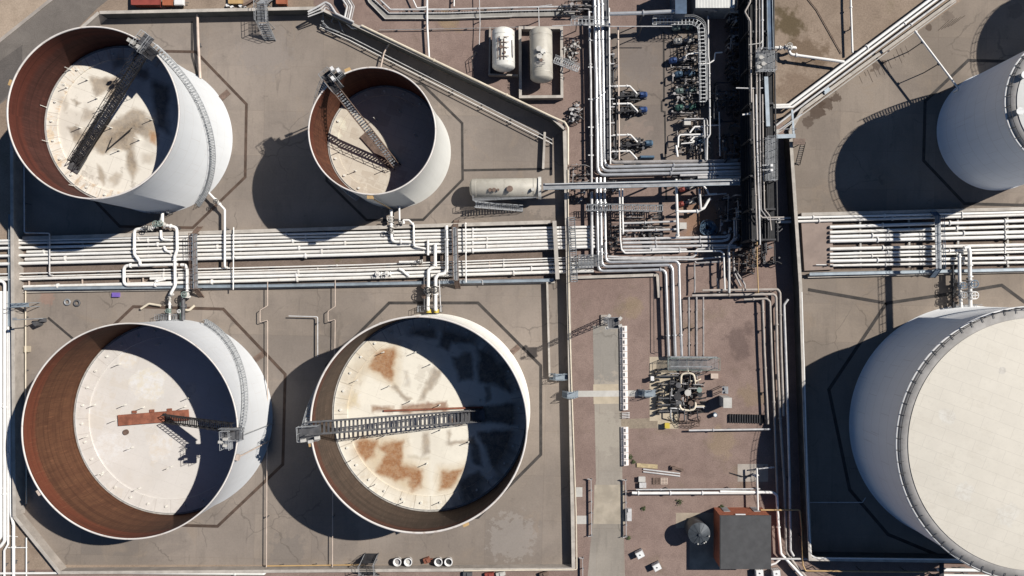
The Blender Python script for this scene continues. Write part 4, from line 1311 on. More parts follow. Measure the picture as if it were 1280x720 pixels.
pipe([(499, 258), (499.5, 278), (506, 279.5), (503, 275), (511, 275), (517, 281), (517.5, 308), (532, 311)], 1.4, .15, M['pipe'], 'thin white branch pipe with a hooked end right of the small open tank valves', G_B, (0.5,), ((0.25, M['concl'], M['dark']),))
pipe([(535, 300), (535, 319)], 1.3, .19, M['pipe'], 'short upright white pipe piece on the track, left of three', G_B)
pipe([(544, 305), (544, 334), (535.5, 336), (535, 387), ('z', 0.9)], 1.35, .26, M['pipe'], 'thick white pipe from the middle of the track down to the gangway tank', G_B, (0.3, 0.75), ((0.7, M['concl'], M['dark']),))
pipe([(558, 282), (558.5, 336), (556, 342), (547, 343.5), (544.5, 348), (544.5, 387), ('z', 0.9)], 1.6, .27, M['pipe'], 'thickest white pipe spanning the whole track and jogging left to the gangway tank', G_B, (0.15, 0.8), ((0.75, M['concl'], M['dark']),))
pipe([(499, 327.5), (528, 327)], 1.1, .18, M['pipe'], 'short white pipe with a flange in the gap between the two halves of the track', G_B, (0.85,), ((0.9, M['concl'], M['dark']),))
pipe([(499, 336), (503, 338), (512, 346)], 1.1, .22, M['pipe'], 'slanting white offset pipe on the lower pipes left of the thick risers', G_B, legs=False)
pipe([(470, 343), (489, 342)], 1.1, .19, M['pipe'], 'short white pipe with two valves over the lower pipes of the track', G_B, (), ((0.2, M['pipe'], M['pipe']), (0.8, M['pipe'], M['pipe'])), legs=False)
pipe([(582, 278), (582.5, 353)], 1.6, .10, M['pipe'], 'thin white pipe crossing the right half of the track', G_B, (0.02, 0.5))
pipe([(530, 346), (530.5, 387)], 1.2, .14, M['mid'], 'dark pipe with brown valves left of the risers of the gangway tank', G_B, (), ((0.3, M['brownst'], M['brownst']), (0.6, M['brownst'], M['brownst'])))
pipe([(549, 350), (551, 390)], 1.2, .08, M['pipeg'], 'thin grey pipe at the right of the risers of the gangway tank', G_B)
pipe([(551, 350), (603, 350), (603.5, 356)], 1.0, .06, M['pipeg'], 'thin grey conduit along the lower kerb right of the thick risers', G_B)

# thin foam and drain lines across the bay floor
G_F = 'thin foam lines across the bay floor'
pipe([(334.5, 352), (334.5, 382), (325, 388), (325, 403), (334.5, 400), (334.5, 470), (333.5, 600), (333, 709)], 1.0, .065, M['tan'], 'thin pale pipe with a square jog running between the two lower tanks', G_F, step=12)
pipe([(419, 350), (419, 383), (410, 389), (410, 402), (419, 399), (418, 470), (416, 600), (415.5, 709)], 1.0, .065, M['tan'], 'thin pale pipe with a square jog that passes under the gangway tank', G_F, step=12)
pipe([(361, 395), (397, 396), (397, 446)], 0.8, .09, M['pipeg'], 'thin grey pipe bent at a right angle near the left of the gangway tank', G_F)
pipe([(332, 707.5), (456, 706)], 0.7, .10, M['gas'], 'orange yellow gas pipe along the foot of the bottom wall', G_F, step=5)
pipe([(32, 363), (32, 500), (33, 630)], 0.6, .10, M['cream'], 'thin cream pipe along the foot of the left wall beside the rust lined tank', G_F)
pipe([(246.5, 13), (248, 55), (250.5, 98)], 1.0, .19, M['tan'], 'pale pink pipe dropping from the top wall towards the top left tank', G_F, (0.02,))
pipe([(490, 48), (480, 66), (476, 84)], 1.2, .11, M['tan'], 'short pale pipe crossing the diagonal wall above the small open tank', G_F)
# low pipes inside the diagonal wall and on its coping
pipe([(400, 34), (436, 50), (690, 179.5), ('z', 0.3)], 0.8, .075, M['pipe2'], 'outer of two thin white pipes along the foot of the diagonal wall', G_F, step=5)
pipe([(400, 31), (440, 47.5), (690, 175), ('z', 0.3)], 0.8, .06, M['pipeg'], 'inner of two thin pale pipes along the foot of the diagonal wall', G_F, step=5)
pipe([(452, 32), (690, 146), (706, 153), (710, 160), (710, 206)], 2.7, .17, M['cream'], 'pale pipe lying on the coping of the diagonal wall', G_F, (0.3, 0.6), legs=False)
pipe([(710, 212), (711, 380), (720, 640), (721, 712), (580, 713.5)], 1.6, .10, M['cream'], 'pale pipe along the yard side of the straight bund wall', G_F, legs=False)

# left edge pipes
G_L = 'white pipes down the left edge'
for i, (x, r, y0, lab) in enumerate(((1.0, .24, 364, 'leftmost thick white pipe running down the left edge'), (6.0, .26, 364, 'second thick white pipe down the left edge, bending left at its lower end'), (10.2, .16, 364, 'thinner white pipe, third from the left edge'), (12.6, .22, 412, 'white pipe hard against the left bund wall, longest of the four'))):
    if i == 1:
        pts = [(x, y0), (x, 676), (0, 684), (-40, 685)]
    elif i == 0:
        pts = [(x, y0), (x, 672), (-8, 680), (-40, 681)]
    elif i == 2:
        pts = [(x, y0), (x, 680), (5.5, 688), (5.5, 800)]
    else:
        pts = [(x, y0), (13.5, 640), (17, 656), (17, 800)]
    pipe(pts, 0.8, r, M['pipe'], lab, G_L, (0.4, 0.7))
pipe([(33, 672), (33, 800)], 0.6, .10, M['pipe'], 'thin white pipe standing clear right of the left edge pipes at the bottom corner', G_L)
pipe([(10, 684.5), (34, 684.5)], 0.6, .08, M['pipe'], 'short white cross pipe joining the pipes at the bottom left corner', G_L)
pipe([(-40, 665), (22, 671)], 0.3, .06, M['pipe'], 'thin white cross pipe under the pipes at the bottom left corner', G_L, legs=False)
pipe([(6, 364), (6, 352), (-40, 350)], 0.8, .22, M['pipe'], 'white elbow at the left edge below the end of the track', G_L)

# step over bridges
def step_over(px, y0, y1, label, w=0.75, mat=None):
    a, b = W(px, y0, 1.9), W(px + 1.5, y1, 1.9)
    t = empty('step_over', (a.x, a.y, 0), label, 'step bridge', 'step over bridges across the pipe tracks')
    mat = mat or M['brownst']
    d = (b - a).normalized()
    MB().beam(a, b, w, 0.08).build('deck', M['grating'], t)
    rl = MB()
    s = Vector((-d.y, d.x, 0))
    for k in (-1, 1):
        rail_mesh([a + s * k * w / 2, b + s * k * w / 2], 1.05, 1.2, 0.045, rl)
    rl.build('handrail', mat, t)
    for e, dd in ((a, -d), (b, d)):
        mb = MB()
        foot = e + dd * 1.3
        foot.z = 0.02
        for k in (-1, 1):
            mb.beam(e + s * k * w / 2, foot + s * k * w / 2, 0.06, 0.18)
        for i in range(1, 8):
            c = e.lerp(foot, i / 8)
            mb.beam(c - s * w * 0.45, c + s * w * 0.45, 0.2, 0.04)
        mb.build('steps', mat, t)
        for k in (-1, 1):
            MB().box((e.x + s.x * k * w / 2, e.y + s.y * k * w / 2, 0.93), (0.09, 0.09, 1.86)).build('leg', mat, t)


step_over(243, 292, 361, 'brown steel step over bridge across the track below the top left tank')
step_over(569, 284, 350, 'brown steel step over bridge across the right half of the west track')
step_over(1172, 270, 336, 'brown and blue step over bridge across the white pipes of the east track', 0.9, M['navy'])

# ================================================================== EAST PIPE TRACK
G_E = 'white pipes of the east track'
ep = [(271.5, 266.0, .24, 1002), (276.0, 269.5, .26, 1002), (283.2, 276.8, .31, 1040), (289.8, 283.8, .30, 1040), (295.6, 290.6, .33, 1040), (301.0, 296.4, .34, 1040), (310.8, 306.6, .32, 1040), (317.0, 311.8, .25, 1040), (321.0, 315.6, .20, 1040), (326.0, 322.6, .31, 1040), (331.6, 328.4, .25, 1044)]
for i, (a, b, r, x0) in enumerate(ep):
    f = lambda x: a + (b - a) * (x - 1060) / 190.0
    pipe([(x0 - 45 if i < 2 else x0 - 3, f(x0)), (1250, b), (1700, f(1700))], 0.75, r * 0.84, M[('pipe', 'pipe2', 'pipe', 'pipe3', 'pipe', 'pipe', 'pipe2', 'pipe', 'pipe3', 'pipe', 'pipe2')[i]], '%s of the eleven white pipes between the two closed tanks' % ORD[i], G_E, (0.08 + 0.01 * (i % 4), 0.2 + 0.013 * (i % 5), 0.33), step=8)
for i, x in enumerate((1075, 1136, 1197, 1259)):
    a, b = W(x, 262 + 14 * (1 - (x - 1060) / 190), 0.35), W(x + 1, 334, 0.35)
    t = MB().beam(a, b, 0.28, 0.14).box((a.x, a.y - 0.2, 0.14), (0.3, 0.3, 0.28)).box((b.x, b.y + 0.2, 0.14), (0.3, 0.3, 0.28)).build('pipe_sleeper', M['concl'])
    tag(t, 'pale sleeper under the east track, %s' % ('nearest the concrete culvert cover', 'second from the culvert cover', 'behind the risers of the huge tank', 'nearest the right edge')[i], 'pipe support', 'sleepers under the east pipe track')
pipe([(1199, 317), (1199.5, 352), (1202, 392), ('z', 0.9)], 1.6, .24, M['pipe'], 'left of two white risers from the east track into the huge closed tank', G_E, (0.05, 0.45), ((0.5, M['pipeg'], M['lblue']), (0.65, M['pipeg'], M['steel'])))
pipe([(1205, 310), (1210.5, 308), (1212, 316), (1213, 392), ('z', 0.9)], 1.7, .29, M['pipe'], 'right of two white risers, hooked at its top, into the huge closed tank', G_E, (0.3, 0.45), ((0.55, M['pipeg'], M['lblue']), (0.7, M['pipeg'], M['white'])))
pipe([(1191, 332), (1191.5, 385)], 1.3, .15, M['dark'], 'dark pipe with three black valves left of the white risers of the huge tank', G_E, (), ((0.35, M['dark'], M['dark']), (0.6, M['dark'], M['dark']), (0.8, M['dark'], M['brownst'])))
pipe([(1020, 331), (1038, 331), (1054, 332.5)], 0.9, .08, M['pipe'], 'thin white pipe stub with a brown valve on the culvert cover', G_E, (), ((0.45, M['brownst'], M['brownst']),), legs=False)
pipe([(1143.5, 38.5), (1199, 112), ('z', 3.0)], 4.4, .15, M['pipe'], 'slim white pipe on tall legs from the diagonal kerb to the top right tank', G_E, (0.02,), step=3.2)
pipe([(1002, 365), (1005, 460), (1010, 640), (1013.5, 694), (1020, 697.5), (1500, 703)], 2.5, .13, M['pipe'], 'long white pipe lying on the tall bund wall and turning along its lower side', G_E, legs=False)
pipe([(1012, 628), (1078, 628), (1082, 622)], 0.5, .07, M['pipeg'], 'thin grey pipe in deep shade left of the huge tank', G_E)
# bottom right strip
G_C = 'pipes along the bottom right corner'
pipe([(1150, 700), (1500, 708)], 1.5, .15, M['pipe'], 'upper of the white pipes below the huge tank at the bottom right', G_C)
pipe([(1172, 712), (1500, 716)], 1.2, .28, M['pipe'], 'thick white pipe below the huge tank, lower of the pair', G_C)
pipe([(1176, 719), (1500, 724)], 1.2, .24, M['pipe'], 'white pipe cut by the bottom edge right of the dark steel frame', G_C)
pipe([(951, 637.5), (1000, 637.5), (1002, 660), (1003.5, 706), (1007, 713.5), (1160, 715)], 1.8, .12, M['gas'], 'yellow orange gas pipe turning round the lower end of the tall bund wall', G_C, step=6)

# diagonal three pipes in the north east
G_D = 'three white pipes beside the diagonal kerb'
pipe([(938, 133), (986, 131.5), (1160, 1.5), (1400, -178)], 1.2, .25, M['pipe'], 'upper of the white diagonal pipes, kinked at its left end', G_D, (0.3, 0.5))
pipe([(942, 135.5), (990, 134), (1169, 1), (1400, -170)], 1.2, .19, M['pipe'], 'second white diagonal pipe, close below the upper one', G_D, (0.4,))
pipe([(925, 190), (966, 160), (1010, 126), (1180, 0), (1400, -163)], 1.0, .17, M['pipeg'], 'grey diagonal pipe beside the low kerb, nearest the tank bay', G_D, (0.45,))
pipe([(968, 170), (1003, 143), (1195, 2)], 1.25, .08, M['concl'], 'thin pale handrail pipe lying along the diagonal kerb', G_D, legs=False)
pipe([(950, 60), (982, 59.5), (995, 59.5), ('z', 0.9)], 1.6, .22, M['pipe'], 'short white pipe with a blind flange jutting right from the pipe rack', G_D, (0.5, 0.8), ((0.7, M['pipe'], M['concl']),))
pipe([(986, 60), (987, 68), (1055, 77.5)], 1.4, .23, M['pipe'], 'white pipe sloping across bare soil to meet the diagonal pipes', G_D, (0.2,))
pipe([(1063, -60), (1063.5, 8), (1065.5, 66)], 1.0, .16, M['pipe'], 'straight white pipe coming down the bare soil from the top edge', G_D, (0.55,))
pipe([(1008, -4), (1021, 12), (1052, 67)], 0.15, .06, M['brownst'], 'thin dark hose lying across the bare soil at the top right', G_D, legs=False)
t = MB()
for (x, y) in ((1032, 113),):
    p = W(x, y, 0.6)
    t.box((p.x, p.y, 0.45), (1.1, 0.9, 0.9), 0.65).box((p.x, p.y, 1.0), (0.9, 0.3, 0.2), 0.65)
tag(t.build('junction_box', M['bsteel']), 'blue grey steel box standing on the diagonal kerb', 'junction box')

# ================================================================== PROCESS AREA: HIGH PIPES
G_H = 'high grey pipes bending through the process area'
zz = 1.5
for i, (x0, x1, yb, ye) in enumerate(((743.3, 747.0, 219.0, 214.0), (747.8, 751.3, 213.9, 209.3), (752.6, 755.6, 208.9, 204.6))):
    pipe([(x0 - 2.6, -60), (x0, 10), ((x0 + x1) / 2, 100), (x1 - 0.2, 190), (x1 + 0.3, yb), (840, yb - 2.2), (930, ye)], zz, .25, M['clad'],
         ('outermost bright pipe of the high bend, leftmost of three', 'middle bright pipe of the high bend', 'innermost bright pipe of the high bend')[i], G_H, (0.15, 0.4, 0.8), bend=5, step=8)
P = poly((756.5, -60), (759.5, 200), z=1.6)
t = empty('cable_tray', (P[0].x, P[0].y, 0), 'broad smooth grey cable tray beside the three bright vertical pipes', 'cable tray')
MB().strip(P, 0.75, 1.5, 1.6).build('tray', M['mid'], t)
MB().strip([p + Vector((0.36, 0, 0)) for p in P], 0.06, 1.5, 1.76).build('side_rail', M['steel'], t)
MB().strip([p + Vector((-0.36, 0, 0)) for p in P], 0.06, 1.5, 1.76).build('side_rail', M['steel'], t)
for yy in (0, 50, 100, 150, 195):
    p = W(758, yy, 1.6)
    MB().box((p.x, p.y, 0.75), (0.14, 0.14, 1.5)).build('support_leg', M['mid'], t)
pipe([(761, 196), (766, 203), (880, 201.5), (922, 200.5)], 1.4, .28, M['piped'], 'dull grey pipe under the upper edge of the high bend', G_H, step=8)
for i, (y0, y1, x0) in enumerate(((223, 217.5, 850), (226, 221.5, 872))):
    pipe([(x0, y0 - 4), (930, y1)], 1.4, .22, M['pipeg'], ('short grey pipe below the bright bend, upper of two', 'short grey pipe below the bright bend, lower of two')[i], G_H)
for i, (x0, x1, yb, ye, xt, r) in enumerate(((745.6, 748.0, 339.0, 336.8, 833.6, .23), (750.3, 752.2, 333.3, 331.0, 842.0, .24), (755.5, 757.3, 327.8, 326.0, 850.0, .22))):
    pipe([(x0, 222), (x0 + 0.3, 240), (x1, yb), (800, (yb + ye) / 2), (xt - 1.5, ye), (xt, 385), (xt + 2.2, 446), ('z', 0.5)], 1.15, r, M['clad'],
         ('outermost bright pipe of the low bend down to the pump skid', 'middle bright pipe of the low bend down to the pump skid', 'innermost bright pipe of the low bend down to the pump skid')[i], G_H, (0.1, 0.3, 0.62, 0.9), bend=4, step=7)
pipe([(736.2, 14), (738.5, 100), (739.6, 236)], 1.3, .17, M['pipeg'], 'thin grey vertical pipe left of the bright bend with side brackets', G_H, (0.1, 0.3, 0.5, 0.7))
pipe([(739.5, 240), (740, 320)], 1.4, .22, M['pipeg'], 'grey vertical pipe left of the low bend', G_H)
for i, y in enumerate((15, 50.5, 84, 124, 159, 194)):
    p = W(738.5, y, 1.3)
    tag(MB().beam(p - Vector((0.4, 0, 0)), p + Vector((0.45, 0, 0)), 0.14, 0.14).box((p.x + 0.4, p.y, 0.65), (0.12, 0.12, 1.3)).build('pipe_bracket', M['white']),
        'small white bracket holding the thin grey pipe, %s' % ORD[i], 'bracket', 'brackets along the thin grey pipe')
# pipes and conduits right of the tray
pipe([(761.5, 10), (762, 100), (763, 205)], 2.2, .11, M['pipe'], 'slim white vertical pipe right of the broad cable tray', G_H, (0.1, 0.2, 0.35, 0.5, 0.65), step=4)
pipe([(765.5, 64), (766, 205)], 1.2, .08, M['dark'], 'thin dark pipe behind the slim white pipe', G_H)
pipe([(772.5, 34), (774, 200)], 1.6, .14, M['tan'], 'slim tan vertical pipe crossing the pump suction lines', G_H, step=5)
for i, y in enumerate((68, 80, 108, 124, 134, 154, 170, 190)):
    a, b = W(760, y, 2.0), W(768, y - 0.5, 2.0)
    tag(MB().beam(a, b, 0.12, 0.12).box((b.x, b.y, 1.0), (0.1, 0.1, 2.0)).build('pipe_bracket', M['pipeg']), 'grey stub bracket on the slim white pipe, %s' % ORD[i], 'bracket', 'stub brackets on the slim white pipe')

# the big beam (pipe bridge) across
P = [W(679, 233.4, 4.3), W(700, 233, 4.3), W(925, 227.5, 4.3)]
t = empty('pipe_bridge', (P[0].x, P[0].y, 0), 'broad grey cable bridge spanning left to right over the process area', 'pipe bridge')
MB().strip(P, 0.85, 4.1, 4.3).build('tray', M['steel'], t)
for k in (-1, 1):
    MB().strip([p + Vector((0, 0.42 * k, 0)) for p in P], 0.07, 4.1, 4.5).build('side_rail', M['bsteel'], t)
pp = fillet([W(681, 230.3, 4.6), W(925, 225.3, 4.6)], 0.1)
MB().tube([p for p in pp], 0.09, 7).build('conduit', M['pipeg'], t)
for x in (684, 700, 738, 776, 812, 850, 878, 912):
    p = W(x, 232 - (x - 700) * 0.02, 4.2)
    MB().box((p.x, p.y, 2.05), (0.22, 0.22, 4.1)).build('column', M['mid'], t)
# middle pipes between the bends
G_M = 'grey pipes in the middle of the process area'
pipe([(774.3, 236), (775.5, 300), (777, 312), (781, 316.3), (860, 314.3), (901, 313.8), (904.6, 317), (906, 362)], 1.8, .13, M['pipe'], 'bright thin pipe turning right then down through the middle of the process area', G_M, (0.2, 0.6), step=6)
pipe([(778, 236), (778.3, 270), (779, 292), ('z', 0.6)], 1.8, .14, M['pipe'], 'bright thin vertical pipe left of the grating walkway', G_M, (0.3,))
pipe([(779, 279), (800, 278.5), (848, 276.5)], 1.3, .16, M['pipeg'], 'pale horizontal pipe left of the white riser, upper of two', G_M, (0.4,))
pipe([(779, 288.5), (800, 288), (848, 286.5)], 1.3, .17, M['pipeg'], 'pale horizontal pipe left of the white riser, lower of two', G_M, (0.6,))
for i, (y0, y1, x0, x1) in enumerate(((299.0, 296.0, 778, 909), (303.6, 301.6, 778, 905), (308.6, 306.5, 778, 920), (313, 311, 778, 812))):
    pts = [(x0, y0), (860, (y0 + y1) / 2), (x1, y1)]
    if i == 0:
        pts = [(x0, y0), (860, 297), (906, 296.0), (911.5, 294), (911.5, 288)]
    if i == 1:
        pts = [(x0, y0), (860, 302.3), (903, 301.2), (911, 299), (912, 293)]
    pipe(pts, 1.1, .2, M['pipeg'], ('third grey pipe', 'fourth grey pipe', 'fifth grey pipe', 'sixth short grey pipe')[i] + ' below the pale horizontal pair, left of the dark rack', G_M, (0.3, 0.7))
pipe([(760, 320.5), (790, 322), (866, 321.5), (870, 318), (870, 311.5), (925, 309)], 0.9, .16, M['pipeg'], 'grey pipe stepping up to a broad valve near the dark rack', G_M, (0.4,), ((0.78, M['pipeg'], M['steel']),))
pipe([(757, 323.5), (866, 324.5), (905, 321)], 0.9, .14, M['pipeg'], 'grey pipe just above the low bend', G_M)
pipe([(845, 224), (845.5, 240), (847.5, 294), ('z', 0.8)], 2.2, .21, M['pipe'], 'stout white vertical riser in the middle of the process area', G_M, (0.1, 0.5, 0.9))
pipe([(845, 182), (847, 196)], 2.0, .17, M['pipe'], 'short white vertical pipe above the bright bend near the pumps', G_M)
pipe([(848, 264.5), (872, 264), (880, 260), (885, 251), (888, 248)], 1.6, .22, M['pipe'], 'white pipe with an angled end right of the stout riser', G_M, (0.5,), bend=2)
pipe([(879, 232), (884, 238), (886, 243), (896, 242.5)], 1.6, .15, M['pipe'], 'small white hooked pipe above the angled white pipe', G_M, bend=2)
pipe([(874, 236), (876, 262)], 2.0, .2, M['pipeg'], 'grey duct between the red pump and the hooked white pipe', G_M)
pipe([(881, 244), (908, 242)], 1.5, .1, M['pipeg'], 'thin grey horizontal pipe right of the hooked white pipe', G_M)
pipe([(918, 272), (918.5, 298), (911, 307), (911.5, 366)], 1.4, .19, M['pipeg'], 'grey pipe with a double kink left of the dark rack', G_M, bend=2.4)
pipe([(916.5, 314), (917.5, 340), (926, 358)], 1.0, .16, M['piped'], 'dull grey pipe fanning out below the kinked pipe', G_M)
pipe([(917, 334), (931, 356), (931, 360)], 1.0, .15, M['piped'], 'dull grey slanting pipe right of the fanned pipe', G_M)
pipe([(896, 348), (899, 366)], 0.9, .13, M['piped'], 'short dull grey vertical pipe left of the thin bright corner', G_M)
pipe([(868.5, 326.5), (870, 329), (901, 327)], 1.0, .14, M['piped'], 'dull grey pipe closing the red gravel square at its top', G_M, (0.9,))
pipe([(868, 329), (868.5, 362), (868, 366)], 1.0, .13, M['piped'], 'dull grey vertical pipe at the left of the red gravel square', G_M)
# pipes feeding the corridor
G_K = 'pipes turning down the dark corridor'
pipe([(865, 369.5), (967, 367.6), (970, 371), (971.2, 440), (975, 520), (980, 600), (983, 690), (992, 703), (1010, 724)], 1.1, .21, M['pipeb'], 'upper long grey pipe turning down the corridor and slanting off at its lower end', G_K, (0.1, 0.3, 0.55))
pipe([(878, 363), (972, 361.6), (975, 366), (976.5, 440), (979.5, 520)], 1.25, .19, M['pipeb'], 'highest grey pipe turning down the corridor from the red gravel', G_K, (0.2, 0.5))
pipe([(930, 374.5), (958, 373.2), (962.5, 377), (964.5, 440), (968, 520), (971.5, 620), (975, 692), (1000, 716), (1010, 726)], 1.0, .17, M['pipeb'], 'brown grey pipe in the corridor with a blunt upper end', G_K, (0.03, 0.4))
pipe([(953, 374), (955.5, 440), (959, 510), (960, 530)], 0.9, .17, M['pipeb'], 'leftmost grey pipe going straight down the corridor', G_K, (0.1, 0.55))
pipe([(985, 374), (980, 381), (982.5, 450), (984, 495), (987, 600), (988, 688), (992, 695)], 1.5, .19, M['pipeg'], 'rightmost pale pipe in the corridor with a bend at its top', G_K)
pipe([(900, 614.5), (966, 615.5), (971, 619), (973, 660), (976, 692), (1004, 722)], 1.3, .22, M['pipe'], 'white pipe rounding the corner of the flat roofed building', G_K, (0.6,))
pipe([(963, 698.5), (1012, 698.5)], 1.6, .15, M['pipeg'], 'short grey cross pipe at the lower end of the corridor', G_K)
pipe([(963, 706), (969, 704), (975, 699)], 1.2, .17, M['pipe'], 'tiny white elbow at the corner of the flat roofed building', G_K, legs=False)
# six pipes into the skid
for i, (x, r) in enumerate(((861, .11), (870.5, .12), (879, .10))):
    pipe([(x, 371), (x + 0.2, 445), ('z', 0.5)], 1.0, r * 1.3, M['piped'], ('first', 'second', 'third')[i] + ' slim grey pipe right of the bright trio above the pump skid', G_K, (0.2, 0.75))
pipe([(817, 343), (817.5, 440), (823, 441)], 0.5, .05, M['dark'], 'thin dark cable left of the bright trio above the pump skid', G_K, legs=False)
pipe([(861, 538), (963, 536.5)], 0.9, .15, M['pipeg'], 'grey horizontal pipe below the pump skid and the grid rack', G_K, (0.3,))
pipe([(790, 616), (800, 616.5), (950, 616)], 1.2, .22, M['pipe'], 'stout white horizontal pipe above the flat roofed building', G_K, (0.05, 0.3, 0.55))
pipe([(795, 612), (950, 611)], 1.2, .10, M['pipeg'], 'slim grey horizontal pipe just above the stout white one', G_K, (0.2,))
pipe([(946, 585), (947.5, 640)], 1.6, .14, M['pipe'], 'slim white upright pipe crossing the stout white pipe near the corridor', G_K)
pipe([(948, 586), (968, 584)], 1.4, .10, M['pipeg'], 'short grey pipe pointing right into the dark corridor', G_K, (0.8,))

pipe([(-60, 717), (135, 716), (330, 717.5), ('z', 0.3)], 0.8, .17, M['pipe'], 'white pipe along the outside of the bottom wall at the lower left', G_L, (0.9,))

for i, x in enumerate((536, 545.5)):
    p = W(x, 388.5, 0.9)
    tag(MB().cyl((p.x, p.y - .25, p.z), (p.x, p.y + .25, p.z), .38, n=16).cyl((p.x, p.y - .3, p.z), (p.x, p.y - .25, p.z), .46, n=16).box((p.x, p.y, .28), (.3, .3, .56)).build('nozzle_valve', M['yellow']),
        ('left' if i == 0 else 'right') + ' of two small yellow valve bodies at the top of the gangway tank', 'valve', 'yellow valves at the gangway tank')

# ================================================================== THE TALL PIPE RACK
G_R = 'pipes on the tall rack'
P0, P1 = W(928, -60, 5.6), W(935, 352, 5.6)
t = empty('pipe_rack', (W(940, 40).x, W(940, 40).y, 0), 'tall dark steel pipe rack casting deep shade over the process area', 'pipe rack')
for i, y in enumerate((-50, -5, 40, 85, 130, 175, 220, 262, 300)):
    sh = y * 0.017
    a, b = W(934 + sh, y, 6.9), W(964 + sh, y - 0.6, 6.9)
    mb = MB()
    mb.beam(a, b, 0.25, 0.3)
    mb.beam(a - Vector((0, 0, 2.2)), b - Vector((0, 0, 2.2)), 0.25, 0.3)
    mb.build('cross_beam', M['dark'], t)
    for e in (a, b):
        MB().box((e.x, e.y, 3.4), (0.26, 0.26, 6.8)).build('column', M['dark'], t)
for nm, x0, x1, z, w in (('tray', 937.5, 943, 5.6, 1.5), ('tray', 959, 964, 5.6, 1.3), ('tray', 933, 938, 3.0, 2.6), ('tray', 946, 951, 2.2, 2.6), ('tray', 938, 944, 4.2, 2.4), ('tray', 952, 957, 5.2, 1.8)):  # opaque decks added inside the rack to deepen its shadow on the ground
    a, b = W(x0, -60, z), W(x1, 302, z)
    MB().strip([a, b], w, z - 0.12, z).build('shade_deck', M['black'], t)
a, b = W(947, -60, 4.8), W(953, 302, 4.8)
MB().strip([a, b], 1.5, 4.66, 4.8).build('shade_deck', M['black'], t)  # further opaque deck, put in for the shade it throws
for i, (pts, r, mt, lab) in enumerate((
        ([(938.5, -60), (937.5, 3), (931, 15), (937.8, 27), (938.8, 108), (939.2, 128)], .13, M['pipeb'], 'pale pipe with a zigzag near the top of the dark rack'),
        ([(945.0, -60), (945, 52), (946.5, 170), (947.5, 240), (949, 268), (953, 272), (980, 271.6)], .11, M['pipeb'], 'slender pipe second from the left on the tall rack'),
        ([(949.0, -60), (949.3, 52), (950, 170), (951, 262), (960, 274.5), (980, 274.2)], .10, M['piped'], 'dull slender pipe, third from the left on the tall rack'),
        ([(952.5, -60), (953, 58), (951, 62)], .14, M['pipeg'], 'bright short pipe ending at the grating platform on the tall rack'),
        ([(941, 112), (942, 170), (944, 232), (946.5, 300)], .13, M['pipeb'], 'leftmost pipe on the lower stretch of the tall rack'),
        ([(945, 118), (946.5, 190), (949, 262), (950, 306)], .13, M['pipeg'], 'bright pipe second from the left on the lower stretch of the rack'),
        ([(953, 118), (953.8, 190), (955.5, 262), (962, 270), (964, 288)], .11, M['pipeb'], 'rightmost slender pipe on the lower stretch of the rack'))):
    pipe(pts, 7.15, r, mt, lab, G_R, (0.2, 0.45, 0.7), legs=False, bend=2.5)
pipe([(946, 280), (946.5, 330), (948, 366), ('z', 1.2)], 3.0, .09, M['gas'], 'thin rusty orange pipe hanging down below the end of the tall rack', G_R, legs=False)
pipe([(936, 56), (951, 54), (953, 50)], 7.3, .07, M['concl'], 'small pale pipe across the rack above the grating platform', G_R, legs=False)
pipe([(928, 143.5), (938, 142)], 6.2, .13, M['pipe'], 'short white nozzle pipe sticking out left of the rack', G_R, (0.9,), legs=False)
pipe([(920, 110), (938, 110.5), (958, 110)], 6.9, .10, M['pipeg'], 'thin cross pipe lying on the rack below the grating platform', G_R, legs=False)
for i, x in enumerate((934.5, 940.5, 942.6, 947, 951, 955, 957, 964, 966.5)):
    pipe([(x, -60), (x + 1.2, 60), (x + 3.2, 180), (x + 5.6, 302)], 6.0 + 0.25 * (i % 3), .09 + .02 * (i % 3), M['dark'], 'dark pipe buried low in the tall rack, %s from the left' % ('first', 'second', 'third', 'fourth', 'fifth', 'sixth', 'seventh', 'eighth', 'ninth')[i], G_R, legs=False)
a, b = W(960.5, -60, 7.1), W(963, 62, 7.1)
t2_ = empty('cable_tray', (a.x, a.y, 0), 'blue grey covered cable tray on the upper right side of the tall rack', 'cable tray')
MB().strip([a, b], 0.75, 6.95, 7.1).build('tray', M['navy'], t2_)
for k in (-1, 1):
    MB().strip([a + Vector((0.38 * k, 0, 0)), b + Vector((0.38 * k, 0, 0))], 0.07, 6.95, 7.3).build('side_rail', M['bsteel'], t2_)
a, b = W(957.5, 96, 7.1), W(960, 158, 7.1)
t2_ = empty('cable_tray', (a.x, a.y, 0), 'pale blue grey beam on the rack between the two grating platforms', 'cable tray')
MB().strip([a, b], 0.55, 6.9, 7.2).build('tray', M['bsteel'], t2_)


